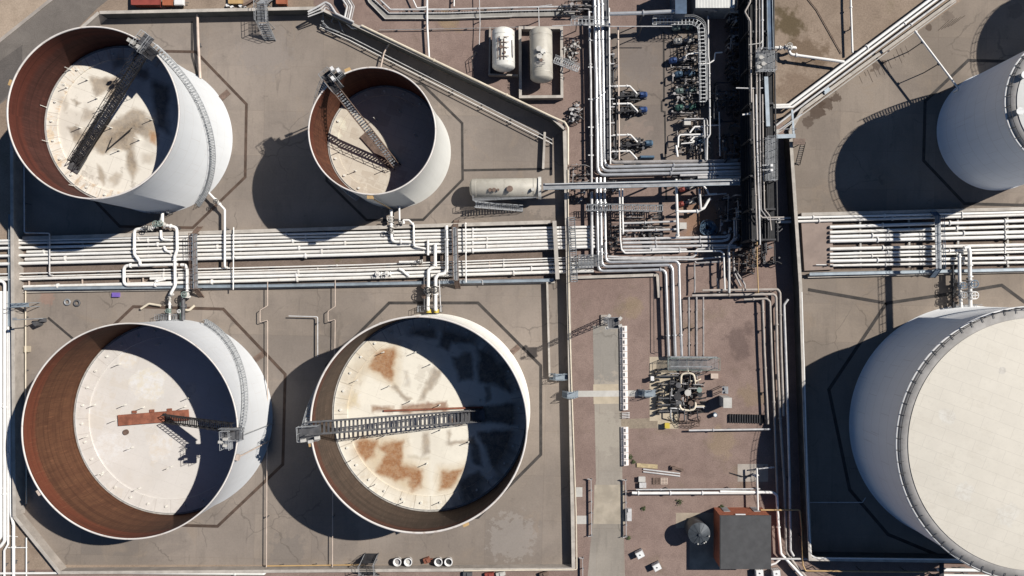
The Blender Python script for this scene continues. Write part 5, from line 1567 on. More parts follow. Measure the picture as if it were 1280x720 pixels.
def grate_platform(x0, y0, x1, y1, z, label, posts=True, extra=True):
    a, b = W(x0, y0, z), W(x1, y1, z)
    c = (a + b) / 2
    t = empty('platform', (c.x, c.y, 0), label, 'platform')
    sx, sy = abs(b.x - a.x), abs(b.y - a.y)
    g = MB()
    n = max(4, int(sy / 0.16))
    for i in range(n):
        g.box((c.x, c.y - sy / 2 + sy * (i + 0.5) / n, z - 0.02), (sx, 0.075, 0.04))
    n = max(3, int(sx / 0.5))
    for i in range(n + 1):
        g.box((c.x - sx / 2 + sx * i / n, c.y, z - 0.09), (0.06, sy, 0.09))
    g.build('grating', M['grating'], t)
    r = MB()
    rail_mesh([(a.x, a.y, z), (b.x, a.y, z), (b.x, b.y, z), (a.x, b.y, z), (a.x, a.y, z)], 1.1, 1.0, 0.035, r)
    r.build('handrail', M['steel'], t)
    if posts:
        for (x, y) in ((a.x, a.y), (b.x, a.y), (a.x, b.y), (b.x, b.y)):
            MB().box((x, y, z / 2 - 0.07), (0.14, 0.14, z - 0.14)).build('leg', M['mid'], t)
    return t


grate_platform(945, 63, 968, 90, 7.6, 'square grating platform on the tall rack below the blue grey tray')
grate_platform(957, 172, 969, 226, 7.5, 'long narrow grating platform on the right edge of the tall rack')
for (x, y, w_) in ((951, 72, 'topmost'), (954, 80, 'rightmost'), (948, 84, 'lowest')):
    q = W(x, y, 7.95)
    mb = MB().cyl(q - Vector((0, 0, 0.35)), q + Vector((0, 0, 0.2)), 0.3, n=10).cyl(q, q + Vector((.5, 0, 0)), .12, n=8)
    tag(mb.build('valve_actuator', M['concl']), w_ + ' of three pale valve actuators on the square grating platform', 'valve', 'valve actuators on the square platform')
mb = MB()
for (x, y) in ((964, 207), (964, 213)):
    q = W(x, y, 7.9)
    mb = MB().box(q, (0.35, 0.35, 0.6))
    mb.tube([W(953, y - .5, 7.75), W(964, y - .5, 7.75)], 0.06, 6)
    tag(mb.build('valve_actuator', M['white']), ('upper' if y < 210 else 'lower') + ' small white valve box on the long narrow platform', 'valve', 'white valve boxes on the narrow platform')
# blue grey frame east of the rack
t = empty('steel_frame', (W(975, 168).x, W(975, 168).y, 0), 'blue grey steel frame where the diagonal pipes meet the tall rack', 'steel frame')
MB().beam(W(962, 171, 4.0), W(994, 170, 4.0), 0.6, 0.25).build('beam', M['bsteel'], t)
MB().beam(W(990, 137, 4.0), W(992, 170, 4.0), 0.3, 0.2).build('beam', M['bsteel'], t)
MB().beam(W(960, 172, 4.2), W(1002, 143, 4.2), 0.18, 0.18).build('beam', M['steel'], t)
for (x, y) in ((966, 171), (992, 170), (990, 138)):
    p = W(x, y, 4)
    MB().box((p.x, p.y, 1.93), (0.2, 0.2, 3.86)).build('leg', M['mid'], t)
rl = MB()
rail_mesh([W(976, 163, 4.1), W(993, 162.5, 4.1)], 1.0, 0.8, 0.035, rl)
rl.build('handrail', M['steel'], t)
for i, (x, y) in enumerate(((966, 163), (971, 164.5))):
    p = W(x, y, 4.4)
    tag(MB().box(p, (0.55, 0.5, 0.5), 0.5).cyl(p, p - Vector((0, 0, 1.2)), 0.08, n=6).build('junction_box', M['concl']), ('small pale box on the blue grey frame, left of two', 'small pale box on the blue grey frame, right of two')[i], 'junction box', 'pale boxes on the blue grey frame')
t = empty('stair', (W(1005, 185).x, W(1005, 185).y, 0), 'small dark ladder leaning over the upper end of the tall bund wall', 'ladder')
mb = MB()
a, b = W(1004, 178, 3.4), W(997, 206, 0.1)
for k in (-0.35, 0.35):
    mb.beam(a + Vector((k, 0, 0)), b + Vector((k, 0, 0)), 0.06, 0.14)
mb.build('stringer', M['dark'], t)
mb = MB()
for i in range(1, 11):
    c = a.lerp(b, i / 11)
    mb.beam(c - Vector((0.33, 0, 0)), c + Vector((0.33, 0, 0)), 0.12, 0.04)
mb.build('treads', M['dark'], t)
MB().box(W(999, 177, 3.35), (1.8, 0.9, 0.1)).build('landing', M['brownst'], t)
for k in (-0.7, 0.7):
    c = W(999, 177, 3.3)
    MB().box((c.x + k, c.y, 1.65), (0.1, 0.1, 3.3)).build('leg', M['dark'], t)

# low dark pipework in the shade of the rack
rs = random.Random(11)


def tangle(label, x0, y0, x1, y1, n, mats, zr=(0.5, 2.4), rr=(0.05, 0.13), vert=0.5):
    c = W((x0 + x1) / 2, (y0 + y1) / 2)
    t = empty('pipe_manifold', (c.x, c.y, 0), label, 'pipework')
    for mt in mats:
        mb = MB()
        for i in range(n):
            z = rs.uniform(*zr)
            x, y = rs.uniform(x0, x1), rs.uniform(y0, y1)
            l = rs.uniform(0.35, 1.0)
            if rs.random() < vert:
                e = (x + rs.uniform(-1, 1), min(y1, y + l * (y1 - y0) * 0.7))
            else:
                e = (min(x1, x + l * (x1 - x0) * 0.7), y + rs.uniform(-0.6, 0.6))
            pts = [W(x, y, z), W(e[0], e[1], z)]
            if rs.random() < 0.6:
                k = rs.choice((-1, 1))
                pts.append(W(e[0] + k * rs.uniform(2, 6), e[1] + rs.uniform(-4, 4), z))
            end = pts[-1].copy()
            end.z = 0.05
            st = pts[0].copy()
            st.z = 0.05
            r = rs.uniform(*rr)
            mb.tube(fillet([st] + pts + [end], 3 * r), r, 7)
            if rs.random() < 0.5:
                p = pts[0].lerp(pts[1], rs.random())
                mb.cyl(p, p + Vector((0, 0, 0.5)), r * 0.8, n=6)
                mb.cyl(p + Vector((0, 0, 0.5)), p + Vector((0, 0, 0.56)), r * 2.4, n=10)
        mb.build('pipework', mt, t)
    return t


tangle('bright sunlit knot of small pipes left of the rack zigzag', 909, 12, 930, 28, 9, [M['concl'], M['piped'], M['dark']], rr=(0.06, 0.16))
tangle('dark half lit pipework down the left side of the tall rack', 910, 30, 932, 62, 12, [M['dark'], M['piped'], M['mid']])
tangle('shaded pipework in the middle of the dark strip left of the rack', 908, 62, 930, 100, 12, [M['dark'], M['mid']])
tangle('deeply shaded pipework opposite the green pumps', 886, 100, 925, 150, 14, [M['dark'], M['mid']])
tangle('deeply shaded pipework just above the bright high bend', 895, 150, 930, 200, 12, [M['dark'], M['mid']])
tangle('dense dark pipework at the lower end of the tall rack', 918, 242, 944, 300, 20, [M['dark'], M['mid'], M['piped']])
tangle('dark pipework beside the kinked grey pipe', 916, 300, 944, 340, 16, [M['dark'], M['mid'], M['brownst']], rr=(0.04, 0.1))
tangle('small weathered pipes round the drum of blue coils', 896, 240, 916, 292, 9, [M['dark'], M['piped']])
tangle('fine conduits beside the broad vertical cable tray', 763, 60, 771, 196, 14, [M['dark'], M['mid']], (0.4, 1.8), (0.04, 0.08), 0.7)
tangle('dark valves and small pipes below the high bright bend', 832, 218, 895, 226, 9, [M['dark'], M['mid']], (0.5, 1.6), (0.06, 0.13), 0.2)
tangle('low dark pipework under the pale horizontal pipes', 760, 266, 826, 296, 12, [M['dark'], M['mid'], M['piped']], (0.2, 0.8), (0.05, 0.1), 0.2)
tangle('dark small pipework along the end of the west track', 752, 284, 772, 312, 9, [M['dark'], M['mid']], (0.3, 1.0), (0.05, 0.1), 0.5)
tangle('small grey pipes right of the large white drum', 704, 50, 720, 76, 8, [M['piped'], M['dark'], M['concl']], (0.3, 1.2), (0.05, 0.1))
tangle('dark manifold with stub pipes below the drum pit', 711, 128, 724, 152, 10, [M['piped'], M['dark'], M['pipeg']], (0.3, 1.3), (0.05, 0.11), 0.3)
tangle('weathered small pipes near the left end of the cable bridge', 708, 205, 735, 250, 10, [M['dark'], M['brownst'], M['piped']], (0.3, 1.6), (0.04, 0.09), 0.4)
tangle('small shaded pipes at the top edge beside the cable tray', 700, 0, 738, 16, 10, [M['piped'], M['dark']], (0.4, 1.6), (0.05, 0.1), 0.3)
tangle('mixed pipework round the white piped pump at the lower right of the pumps', 846, 150, 884, 190, 12, [M['pipeg'], M['dark'], M['piped']], (0.3, 1.4), (0.05, 0.12), 0.4)
tangle('small dark pipes at the left of the horizontal white pipe bundle', 756, 224, 776, 240, 8, [M['dark'], M['piped']], (0.4, 1.6), (0.05, 0.09))
tangle('crowded dark pipework under the wall end of the rack', 952, 276, 974, 330, 12, [M['dark'], M['mid']], (0.3, 1.5), (0.06, 0.12), 0.4)

# ================================================================== WALKWAYS
def walkway(pts, z, w, label, post_every=0.9, mat=None, rung=0.55, legs=True):
    P = fillet([W(x, y, z) for x, y in pts], 1.0)
    t = empty('walkway', (P[0].x, P[0].y, 0), label, 'walkway')
    L = length(P)
    n = int(L / rung)
    g = MB()
    lft, rgt = [], []
    for i in range(n + 1):
        p, d = along(P, L * i / n * 0.9999)
        s = Vector((-d.y, d.x, 0))
        g.beam(p - s * w * 0.5, p + s * w * 0.5, 0.14, 0.05)
    for i in range(len(P)):
        d = (P[min(i + 1, len(P) - 1)] - P[max(i - 1, 0)]).normalized()
        s = Vector((-d.y, d.x, 0))
        lft.append(P[i] + s * w / 2)
        rgt.append(P[i] - s * w / 2)
    g.tube(lft, 0.07, 5).tube(rgt, 0.07, 5)
    g.build('treads', mat or M['wgrat'], t)
    r = MB()
    rail_mesh(lft, 1.1, post_every, 0.035, r)
    rail_mesh(rgt, 1.1, post_every, 0.035, r)
    r.build('handrail', mat or M['wgrat'], t)
    if legs:
        k = max(2, int(L / 4))
        for i in range(k):
            p, d = along(P, L * (i + 0.3) / k)
            MB().box((p.x, p.y, z / 2 - 0.05), (0.12, 0.12, z - 0.1)).build('leg', M['mid'], t)
    return t


walkway([(714, 27.5), (745, 28), (760, 29)], 3.6, 0.9, 'short railed walkway over the three bright pipes near the top')
walkway([(816, 27), (866, 26.5), (876, 32), (877.5, 60), (878.5, 127)], 2.8, 1.0, 'white railed catwalk curving round the upper corner of the pumps')
walkway([(733, 260), (762, 259.5), (828, 261)], 1.9, 0.9, 'grey grating walkway crossing the bright vertical pipes', rung=0.35, mat=M['grating'])
walkway([(714, 272), (716, 315), (717.5, 352)], 1.7, 1.0, 'grating walkway over the pipe ends just right of the straight bund wall', rung=0.32, mat=M['grating'])
walkway([(693, 75), (723, 86.5)], 2.4, 0.9, 'short railed ramp leading down from the large white drum', rung=0.32, mat=M['wgrat'])
grate_platform(723, 319, 752, 333, 1.5, 'pale green grey grating platform at the corner of the low bend')
pipe([(690, 32.5), (745, 30), (762, 33), (840, 33)], 4.2, .07, M['pipeg'], 'thin pale pipe strung along the foot of the high walkway', 'high pipes at the top', step=9)
pipe([(762, 17.5), (800, 16.5), (846, 14)], 4.5, .30, M['clad'], 'fat shiny pipe entering the dark blue box from the left', 'high pipes at the top', (0.5,), step=6)
# dark blue box and shed at the top
c = W(850, 6, 4.5)
mb = MB().box((c.x, c.y + 1.2, 2.6), (1.5, 5.5, 5.2)).box((c.x, c.y + 1.2, 5.25), (1.7, 5.7, 0.12))
tag(mb.build('duct_tower', M['navy']), 'dark blue duct tower left of the pale shed roof', 'duct tower')
e = W(894, -14, 5.0)
root = empty('shed', (e.x, e.y, 0), 'shed with a pale corrugated roof at the top edge above the pumps', 'shed')
MB().box((e.x, e.y, 2.4), (5.4, 5.0, 4.8)).build('wall', M['steel'], root)
rb = MB()
n = 26
for i in range(n):
    x = e.x - 2.9 + 5.8 * (i + 0.5) / n
    rb.box((x, e.y, 4.86 + (0.03 if i % 2 else 0)), (5.8 / n, 5.6, 0.10))
rb.build('roof', M['shedroof'], root)
pipe([(868, 8), (893, 12), (897, 12)], 3.2, .3, M['piped'], 'stubby grey duct below the pale shed roof', 'high pipes at the top', (0.9,))
pipe([(919, -20), (920, 8), ('z', 0.4)], 2.2, .3, M['concl'], 'pale stubby vertical pipe right of the shed', 'high pipes at the top', (0.8,))

# ================================================================== PUMPS
G_P = 'pump sets on the concrete slab'


def pump(px, py, rz, motor, label, scale=1.0, casing=None, white=False):
    p = W(px, py)
    t = empty('pump', (p.x, p.y, 0), label, 'pump', G_P, rz)
    t.scale = (scale,) * 3
    MB().box((0, 0, 0.13), (3.4, 0.95, 0.26)).build('baseplate', M['mid'], t, True)
    m = MB()
    m.cyl((-1.5, 0, 0.75), (-0.55, 0, 0.75), 0.42, n=18)
    for i in range(6):
        x = -1.42 + i * 0.13
        m.cyl((x, 0, 0.75), (x + 0.05, 0, 0.75), 0.48, n=18)
    m.cyl((-1.68, 0, 0.75), (-1.5, 0, 0.75), 0.30, 0.44, n=18)
    m.box((-0.85, 0, 0.30), (0.9, 0.7, 0.1))
    mo = m.build('motor', motor, t, True)
    MB().box((-0.85, 0.0, 1.28), (0.42, 0.34, 0.2)).build('terminal_box', motor, mo, True)
    MB().cyl((-0.25, 0, 0.75), (0.35, 0, 0.75), 0.16, n=12).box((0.05, 0, 0.85), (0.45, 0.42, 0.3)).build('coupling', M['piped'], t, True)
    c = MB()
    c.cyl((0.35, 0, 0.75), (0.75, 0, 0.75), 0.45, n=18)
    c.cyl((0.75, 0, 0.75), (1.2, 0, 0.75), 0.22, n=14)
    c.cyl((1.2, 0, 0.75), (1.28, 0, 0.75), 0.36, n=14)
    c.cyl((0.55, 0, 0.75), (0.55, 0, 1.45), 0.18, n=12)
    c.cyl((0.55, 0, 1.45), (0.55, 0, 1.53), 0.32, n=14)
    c.build('casing', casing or motor, t, True)
    f = fillet([Vector((0.55, 0, 1.53)), Vector((0.55, 0, 2.0)), Vector((0.9, 0.35, 2.0)), Vector((3.0, 0.4, 2.0))], 0.3)
    MB().tube(f, 0.13, 8).build('discharge_pipe', M['pipe'] if white else M['dark'], t, True)
    MB().tube([(1.28, 0, 0.75), (3.2, 0, 0.75)], 0.17, 8).cyl((1.9, 0, 0.75), (2.0, 0, 0.75), 0.3, n=12).cyl((2.3, 0, 0.75), (2.4, 0, 0.75), 0.3, n=12).build('suction_pipe', M['dark'], t, True)
    v = MB().cyl((2.1, 0, 0.75), (2.1, 0, 1.5), 0.08, n=7).cyl((2.1, 0, 1.5), (2.1, 0, 1.56), 0.3, n=14).build('valve', M['dark'], t, True)
    return t


pumps = [(853, 36, M['pgreen'], 'pale pump half under the corner of the curved catwalk', False), (855, 53, M['concl'], 'pale grey pump just above the deep blue one', False),
         (849, 77, M['blue'], 'deep blue pump below the curved catwalk', True), (856, 94, M['lblue'], 'dull light blue pump between the deep blue and the green ones', False),
         (857, 115, M['pgreen'], 'pale green pump, upper of the two green ones', False), (857, 135.5, M['green'], 'stronger green pump, lower of the two green ones', False)]
for x, y, mt, lab, wh in pumps:
    pump(x, y, R_(5), mt, lab, 1.05, M['piped'] if mt is M['blue'] else None, wh)
for i, (x0, y0, x1, y1, lab) in enumerate(((838, 42, 872, 66, 'dark small pipes between the two uppermost pumps'), (838, 66, 872, 88, 'dark small pipes around the deep blue pump'), (838, 88, 872, 106, 'dark small pipes around the dull light blue pump'),
                                           (838, 106, 872, 126, 'dark small pipes around the upper green pump'), (838, 126, 872, 146, 'dark small pipes around the lower green pump'), (772, 112, 800, 126, 'dark valves left of the topmost blue motor pump'),
                                           (772, 132, 800, 144, 'dark valves left of the second blue motor pump'), (772, 172, 804, 188, 'dark valves left of the third blue motor pump'))):
    tangle(lab, x0, y0, x1, y1, 9 if i < 5 else 16, [M['dark'], M['piped']] if i < 5 else [M['dark'], M['mid']], (0.3, 1.2), (0.04, 0.1), 0.25)
pump(868, 178.5, R_(184), M['lblue'], 'blue pump wrapped in white pipes just above the high bend', 0.8, M['concl'], True)
pump(858, 236, R_(15), M['red'], 'dark red pump under the cable bridge, upper of two', 0.8, M['concl'])
pump(857, 254, R_(15), M['red'], 'dark red pump beside the white pipe, lower of two', 0.9, M['concl'])
for i, (x, y, lab) in enumerate(((796, 121, 'blue motor pump set, topmost of four along the slim tan pipe'), (796, 139.5, 'blue motor pump set, second of four along the slim tan pipe'),
                                 (803, 181, 'brighter blue motor pump set, third of four along the slim tan pipe'))):
    pump(x - 2, y, R_(184), M['lblue'] if i == 2 else M['blue'], lab, 1.05, M['dark'])
c = W(808, 197.5)
tag(MB().box((c.x, c.y, 0.35), (2.2, 0.5, 0.7)).cyl((c.x - 1, c.y, 0.8), (c.x + 1.1, c.y, 0.8), 0.2, n=12).build('pump', M['lblue']), 'long low blue pump casing just above the high bend', 'pump', G_P)
G_U = 'white swan neck pipes at the blue pumps'
for i, (x, y) in enumerate(((775, 107.5), (776, 129.5), (776, 168.5), (775, 188.8))):
    pipe([(x - 10, y + 0.6), (x, y + 0.2), (x + 12, y), (x + 21, y + 9.5), ('z', 0.7)], 1.6, .14, M['pipe'], 'white swan neck pipe bending down to the %s blue pump' % ('topmost', 'second', 'third', 'lowest')[i], G_U, (0.15, 0.45), bend=2)
# boxed white pipes beside the lowest pump
pipe([(862, 166), (868, 158.5), (878, 158.3), (880, 160), (880, 168), (850, 168.5), (848, 171), (847.5, 184)], 1.7, .14, M['pipe'], 'white pipe folded into a box shape among the pumps', G_U, bend=2)
pipe([(863, 176), (868, 170.5), (880, 170)], 1.4, .14, M['pipe'], 'short white pipe bent down to the pump wrapped in pipes', G_U, bend=2)
c = W(857, 155)
tag(MB().box((c.x, c.y, 0.75), (0.9, 0.95, 1.5)).box((c.x, c.y, 1.53), (1.0, 1.05, 0.06)).build('control_cabinet', M['concl']), 'grey control cabinet above the box shaped white pipe', 'cabinet')
pipe([(885, 20), (885.5, 70), (886.5, 79), (887.5, 168), (884, 173), (883.5, 200)], 2.6, .13, M['pipeg'], 'long pale pipe down the right side of the pumps', G_U, (0.4, 0.7))
pipe([(873, 79.5), (886, 79.5), (893, 75), (894, 66), (903, 65.5)], 2.8, .1, M['pipe'], 'bright pipe kinking right from the curved catwalk', G_U, bend=2)
pipe([(899, 140), (900, 195)], 2.2, .1, M['pipeg'], 'pale broken looking pipe in the shade right of the pumps', G_U, (0.3, 0.6))
pipe([(880, 150), (882, 200)], 2.2, .12, M['pipeg'], 'grey upright pipe left of the long pale pipe', G_U)
pipe([(880, 157), (900, 156.5)], 2.1, .1, M['pipeg'], 'short grey cross pipe between two upright pipes near the pumps', G_U)
pipe([(857, 148.5), (882, 148.5), (884, 151), (884, 200)], 1.9, .1, M['pipeg'], 'thin grey pipe above the control cabinet turning down', G_U)
# ================================================================== coils
c = W(884, 285, 0.6)
t = MB()
for i in range(26):
    a = rs.uniform(0, 6.28)
    pts = []
    r_ = rs.uniform(0.5, 1.25)
    cx, cy, cz = c.x + rs.uniform(-.35, .35), c.y + rs.uniform(-.3, .3), 0.1 + i * 0.04
    t.tube([(cx + r_ * math.cos(k * 0.45 + a), cy + r_ * 0.85 * math.sin(k * 0.45 + a), cz) for k in range(15)], 0.045, 5)
tag(t.build('hose_coil', M['lblue']), 'tangled pile of blue hose on brown soil beside the dark pipework', 'hose')
c = W(857, 283)
tag(MB().box((c.x - 0.6, c.y, 0.5), (1.0, 0.9, 1.0)).box((c.x - 0.6, c.y, 1.03), (1.1, 1.0, 0.06)).build('control_cabinet', M['concl']), 'small pale cabinet with a black shadow left of the blue hose', 'cabinet')

# ================================================================== HORIZONTAL DRUMS
def drum(p, q, r, mat, label, bands=(0.15, 0.85), saddles=(0.2, 0.8), fittings=(), ends=None):
    p, q = Vector(p), Vector(q)
    d = (q - p).normalized()
    c = (p + q) / 2
    t = empty('horizontal_drum', (c.x, c.y, 0), label, 'tank', 'horizontal storage drums')
    mb = MB()
    n = 32
    prof = [(-0.34 * r, 0.02 * r), (-0.32 * r, 0.35 * r), (-0.24 * r, 0.68 * r), (-0.1 * r, 0.92 * r), (0, r)]
    L = (q - p).length
    full = prof + [(L - s, rr) for (s, rr) in reversed(prof)]
    a = Vector((0, 0, 1))
    u = d.cross(a).normalized()
    w = d.cross(u)
    o = len(mb.v)
    for (s, rr) in full:
        for i in range(n):
            tt = 2 * math.pi * i / n
            mb.v.append(tuple(p + d * s + u * (rr * math.cos(tt)) + w * (rr * math.sin(tt))))
    m = len(full)
    for k in range(m - 1):
        for i in range(n):
            j = (i + 1) % n
            mb.f.append((o + k * n + i, o + k * n + j, o + (k + 1) * n + j, o + (k + 1) * n + i))
            mb.s.append(True)
    mb.f += [tuple(o + i for i in reversed(range(n))), tuple(o + (m - 1) * n + i for i in range(n))]
    mb.s += [False, False]
    mb.build('vessel', mat, t)
    for b in bands:
        e = p.lerp(q, b)
        MB().cyl(e - d * 0.07, e + d * 0.07, r + 0.03, n=32, caps=False).build('band', mat, t)
    for b in saddles:
        e = p.lerp(q, b)
        MB().beam((e.x - abs(u.x) * r * 0.9, e.y - abs(u.y) * r * 0.9, (e.z - r * 0.55) / 2), (e.x + abs(u.x) * r * 0.9, e.y + abs(u.y) * r * 0.9, (e.z - r * 0.55) / 2), 0.35, e.z - r * 0.55).build('saddle', M['conc'], t)
    for (f, off, rr, hh, mt) in fittings:
        e = p.lerp(q, f) + u * off
        top = e.z + math.sqrt(max(0.01, r * r - off * off))
        MB().cyl((e.x, e.y, top - 0.1), (e.x, e.y, top + hh), rr, n=14).cyl((e.x, e.y, top + hh), (e.x, e.y, top + hh + 0.07), rr * 1.4, n=14).build('nozzle', mt, t)
    return t, d, u


t, d, u = drum(W(629, 40, 2.6), W(629.5, 84, 2.6), 1.72, M['drum'], 'stained white horizontal drum clad with brown strips, left of the pair by the diagonal wall', (0.12, 0.45, 0.88), (0.2, 0.8),
               ((0.3, 0.1, 0.2, 0.3, M['drum']), (0.55, 0.2, 0.2, 0.25, M['brownst']), (0.7, -0.3, 0.14, 0.2, M['brownst'])))
mb = MB()
for k in (-0.75, 0.0, 0.8):
    mb.beam(W(626 + k * 5, 46, 4.42), W(626 + k * 5, 74, 4.42), 0.10, 0.08)
for y in (46, 52.5, 59, 70):
    mb.beam(W(623, y, 4.44), W(636, y, 4.44), 0.10, 0.08)
mb.build('walk_frame', M['brownst'], t)
MB().tube(fillet([W(640, 50, 3.8), W(641, 70, 3.8), W(637, 82, 2.4), W(637, 90, 0.2)], 0.3), 0.09, 7).build('drain_pipe', M['piped'], t)
t, d, u = drum(W(676, 40, 2.7), W(677, 98, 2.7), 1.72, M['beige'], 'longer cream horizontal drum inside the concrete pit', (0.1, 0.5, 0.9), (0.2, 0.8),
               ((0.46, 0.3, 0.3, 0.4, M['concl']), (0.52, -0.3, 0.28, 0.35, M['drum']), (0.62, 0.25, 0.3, 0.4, M['concl']), (0.7, 0.0, 0.18, 0.3, M['brownst'])))
rl = MB()
a = W(676, 66, 4.4)
for k in range(9):
    rl.tube([W(671 + rs.uniform(-2, 10), 63 + k * 2.4, 4.75 + rs.uniform(0, 0.3)), W(672 + rs.uniform(-2, 12), 64 + k * 2.4, 4.75)], 0.06, 5)
rl.build('pipe_cluster', M['piped'], t)
pit = empty('drum_pit', (W(677, 77).x, W(677, 77).y, 0), 'rectangular concrete pit around the cream drum', 'wall')
MB().strip(poly((650, 34.5), (702, 34.5), (702.5, 120.5), (650.5, 121), z=1.4), 0.35, 0, 1.28, True).build('wall_body', M['conc'], pit)
MB().strip(poly((650, 34.5), (702, 34.5), (702.5, 120.5), (650.5, 121), z=1.4), 0.42, 1.28, 1.4, True).build('coping', M['cap'], pit)
mb = MB().strip(poly((613, 36), (612, 95), (648, 96)), 0.25, 0, 0.8)
tag(mb.build('low_wall', M['conc']), 'low concrete wall beside the stained left drum', 'wall')
t = empty('steel_frame', (W(600, 85).x, W(600, 85).y, 0), 'bent dark handrail frame left of the stained drum', 'handrail')
rl = MB()
rail_mesh([W(596, 68, 0.02), W(590, 74, 0.02), (W(592, 88, 0.02))], 1.1, 1.0, 0.05, rl)
rl.build('handrail', M['dark'], t)
# long cream drum in the paved bay
t, d, u = drum(W(591, 235.5, 2.3), W(672, 234.5, 2.3), 1.45, M['beige'], 'long cream horizontal drum with a grating stair in the paved bay', (0.06, 0.5, 0.94), (0.15, 0.5, 0.85),
               ((0.28, 0.5, 0.2, 0.2, M['brownst']), (0.34, 0.5, 0.22, 0.25, M['brownst']), (0.4, 0.5, 0.14, 0.2, M['brownst']), (0.58, 0.4, 0.34, 0.35, M['brownst']), (0.93, 0.5, 0.2, 0.35, M['concl'])))
c = W(674.5, 235, 2.3)
MB().cyl(c - Vector((0.2, 0, 0)), c + Vector((0.25, 0, 0)), 1.7, n=32).build('end_flange', M['drum'], t)
t = empty('drum_stair', (W(610, 255).x, W(610, 255).y, 0), 'grey grating landing and stair along the lower side of the long cream drum', 'stair')
a, b = W(592, 248.5, 2.6), W(672, 244.5, 2.6)
g = MB()
n = 60
for i in range(n):
    p = a.lerp(b, (i + 0.5) / n)
    g.box((p.x, p.y, 2.58), (0.09, 0.75, 0.04))
g.build('landing', M['grating'], t)
rl = MB()
rail_mesh([a + Vector((0, -0.38, 0)), b + Vector((0, -0.38, 0))], 1.1, 1.0, 0.035, rl)
rail_mesh([a + Vector((0, -0.38, 0)), a + Vector((0, 0.38, 0))], 1.1, 0.6, 0.035, rl)
rl.build('handrail', M['steel'], t)
a2, b2 = W(594, 256, 2.55), W(654, 261, 0.1)
s = MB()
for i in range(22):
    p = a2.lerp(b2, (i + 0.5) / 22)
    s.box((p.x, p.y, p.z), (0.24, 0.8, 0.05))
for k in (-0.42, 0.42):
    s.beam(a2 + Vector((0, k, 0)), b2 + Vector((0, k, 0)), 0.06, 0.22)
s.build('flight', M['grating'], t)
rl = MB()
for k in (-0.42, 0.42):
    rail_mesh([a2 + Vector((0, k, 0)), b2 + Vector((0, k, 0))], 1.1, 1.0, 0.035, rl)
rl.build('handrail', M['steel'], t)
for (x, y) in ((593, 249), (620, 248), (670, 246), (593, 259)):
    p = W(x, y, 2.5)
    MB().box((p.x, p.y, 1.27), (0.12, 0.12, 2.5)).build('leg', M['mid'], t)

# ================================================================== TOP EDGE
G_T = 'grey pipes along the top edge'
# trough with its two pipes
t = empty('pipe_trough', (W(540, 20).x, W(540, 20).y, 0), 'grey concrete pipe trough with dark slots bending along the top edge', 'pipe trough')
MB().strip(poly((452, -30), (464, 2), (483, 21.5), (560, 21), (640, 18.5), (720, 17)), 0.85, 0.0, 0.35).build('trough_body', plain('trough_concrete', (0.30, 0.285, 0.26), 0.9, 0, 0.15, 0.6), t)
ps = [W(452, -34, .4), W(466, -2, .4), (W(486, 14.5, .4)), W(560, 14.5, .4), W(640, 12.5, .4), W(720, 11, .4)]
slots = MB()
L = length(ps)
n = int(L / 0.42)
for i in range(n):
    if rs.random() < 0.8:
        p, d = along(ps, L * i / n)
        slots.box((p.x, p.y - 0.2, 0.36), (0.22, 0.42, 0.06), math.atan2(d.y, d.x))
slots.build('slots', M['dark'], t)
MB().strip(poly((448, -30), (462, 4), (482, 24.5), (560, 24.5), (640, 21.8)), 0.12, 0.0, 0.5).build('kerb', M['concl'], t)
pipe([(456, -40), (469, -6), (488, 12), (560, 11.8), (640, 9.5), (722, 8)], 0.75, .14, M['pipeg'], 'grey pipe along the trough, upper of two', G_T, step=4)
pipe([(456, -36), (467, -1), (486, 16.5), (560, 16.2), (640, 13.5), (716, 12), (717, 4)], 0.6, .09, M['pipeg'], 'thin grey pipe along the trough, lower of two', G_T, step=4)
pipe([(474, 37.5), (540, 36.5), (648, 34)], 0.4, .07, M['piped'], 'thin dull pipe crossing the gravel above the diagonal wall', G_T, step=5)
pipe([(512, -10), (521, 10), (533, 9), (534, -20)], 0.9, .11, M['pipe'], 'small white pipe loop at the top edge above the trough', G_T, bend=2)
pipe([(534, -20), (534, 30), (536.5, 74)], 0.9, .15, M['pipe'], 'white pipe running from the top edge down to the diagonal wall', G_T)
pipe([(599, -10), (600, 30), (599, 56)], 1.2, .06, M['pipeg'], 'thin grey post pipe left of the stained drum', G_T)
pipe([(568, -10), (567.5, 8)], 0.8, .10, M['pipe'], 'tiny white pipe end at the top edge', G_T)
pipe([(674, 36), (673, 8), (690, 6)], 3.8, .06, M['pipeg'], 'thin pipe rising from the cream drum towards the top edge', G_T)
for i, (o, r, mt) in enumerate(((0, .16, M['pipeg']), (3.4, .13, M['piped']), (6.4, .15, M['pipeg']), (9.6, .12, M['piped']))):
    pipe([(424 + o, -60), (426 + o, -4), (434 + o * 0.9, 8), (430 + o * 0.9, 26), (440 + o * 0.6, 35 - o * 0.2), (455, 35.5 - o * 0.4)], 1.3 + 0.05 * i, r, mt,
         ('leftmost', 'second', 'third', 'rightmost')[i] + ' of four grey pipes twisting down to the top of the diagonal wall', G_T, bend=2.5)
for i, (o, r) in enumerate(((0, .16), (3.0, .11), (6.0, .10))):
    pipe([(385, 15 + o), (398 + o, 8 + o), (407, 2.5 + o), (413 - o * 0.2, 6 + o), (420, 17), (442, 27.5)], 2.9 - 0.2 * i, r, M['pipeg'], ('outer', 'middle', 'inner')[i] + ' grey pipe arching over the corner of the top wall', G_T, legs=False, bend=3)
mb = MB()
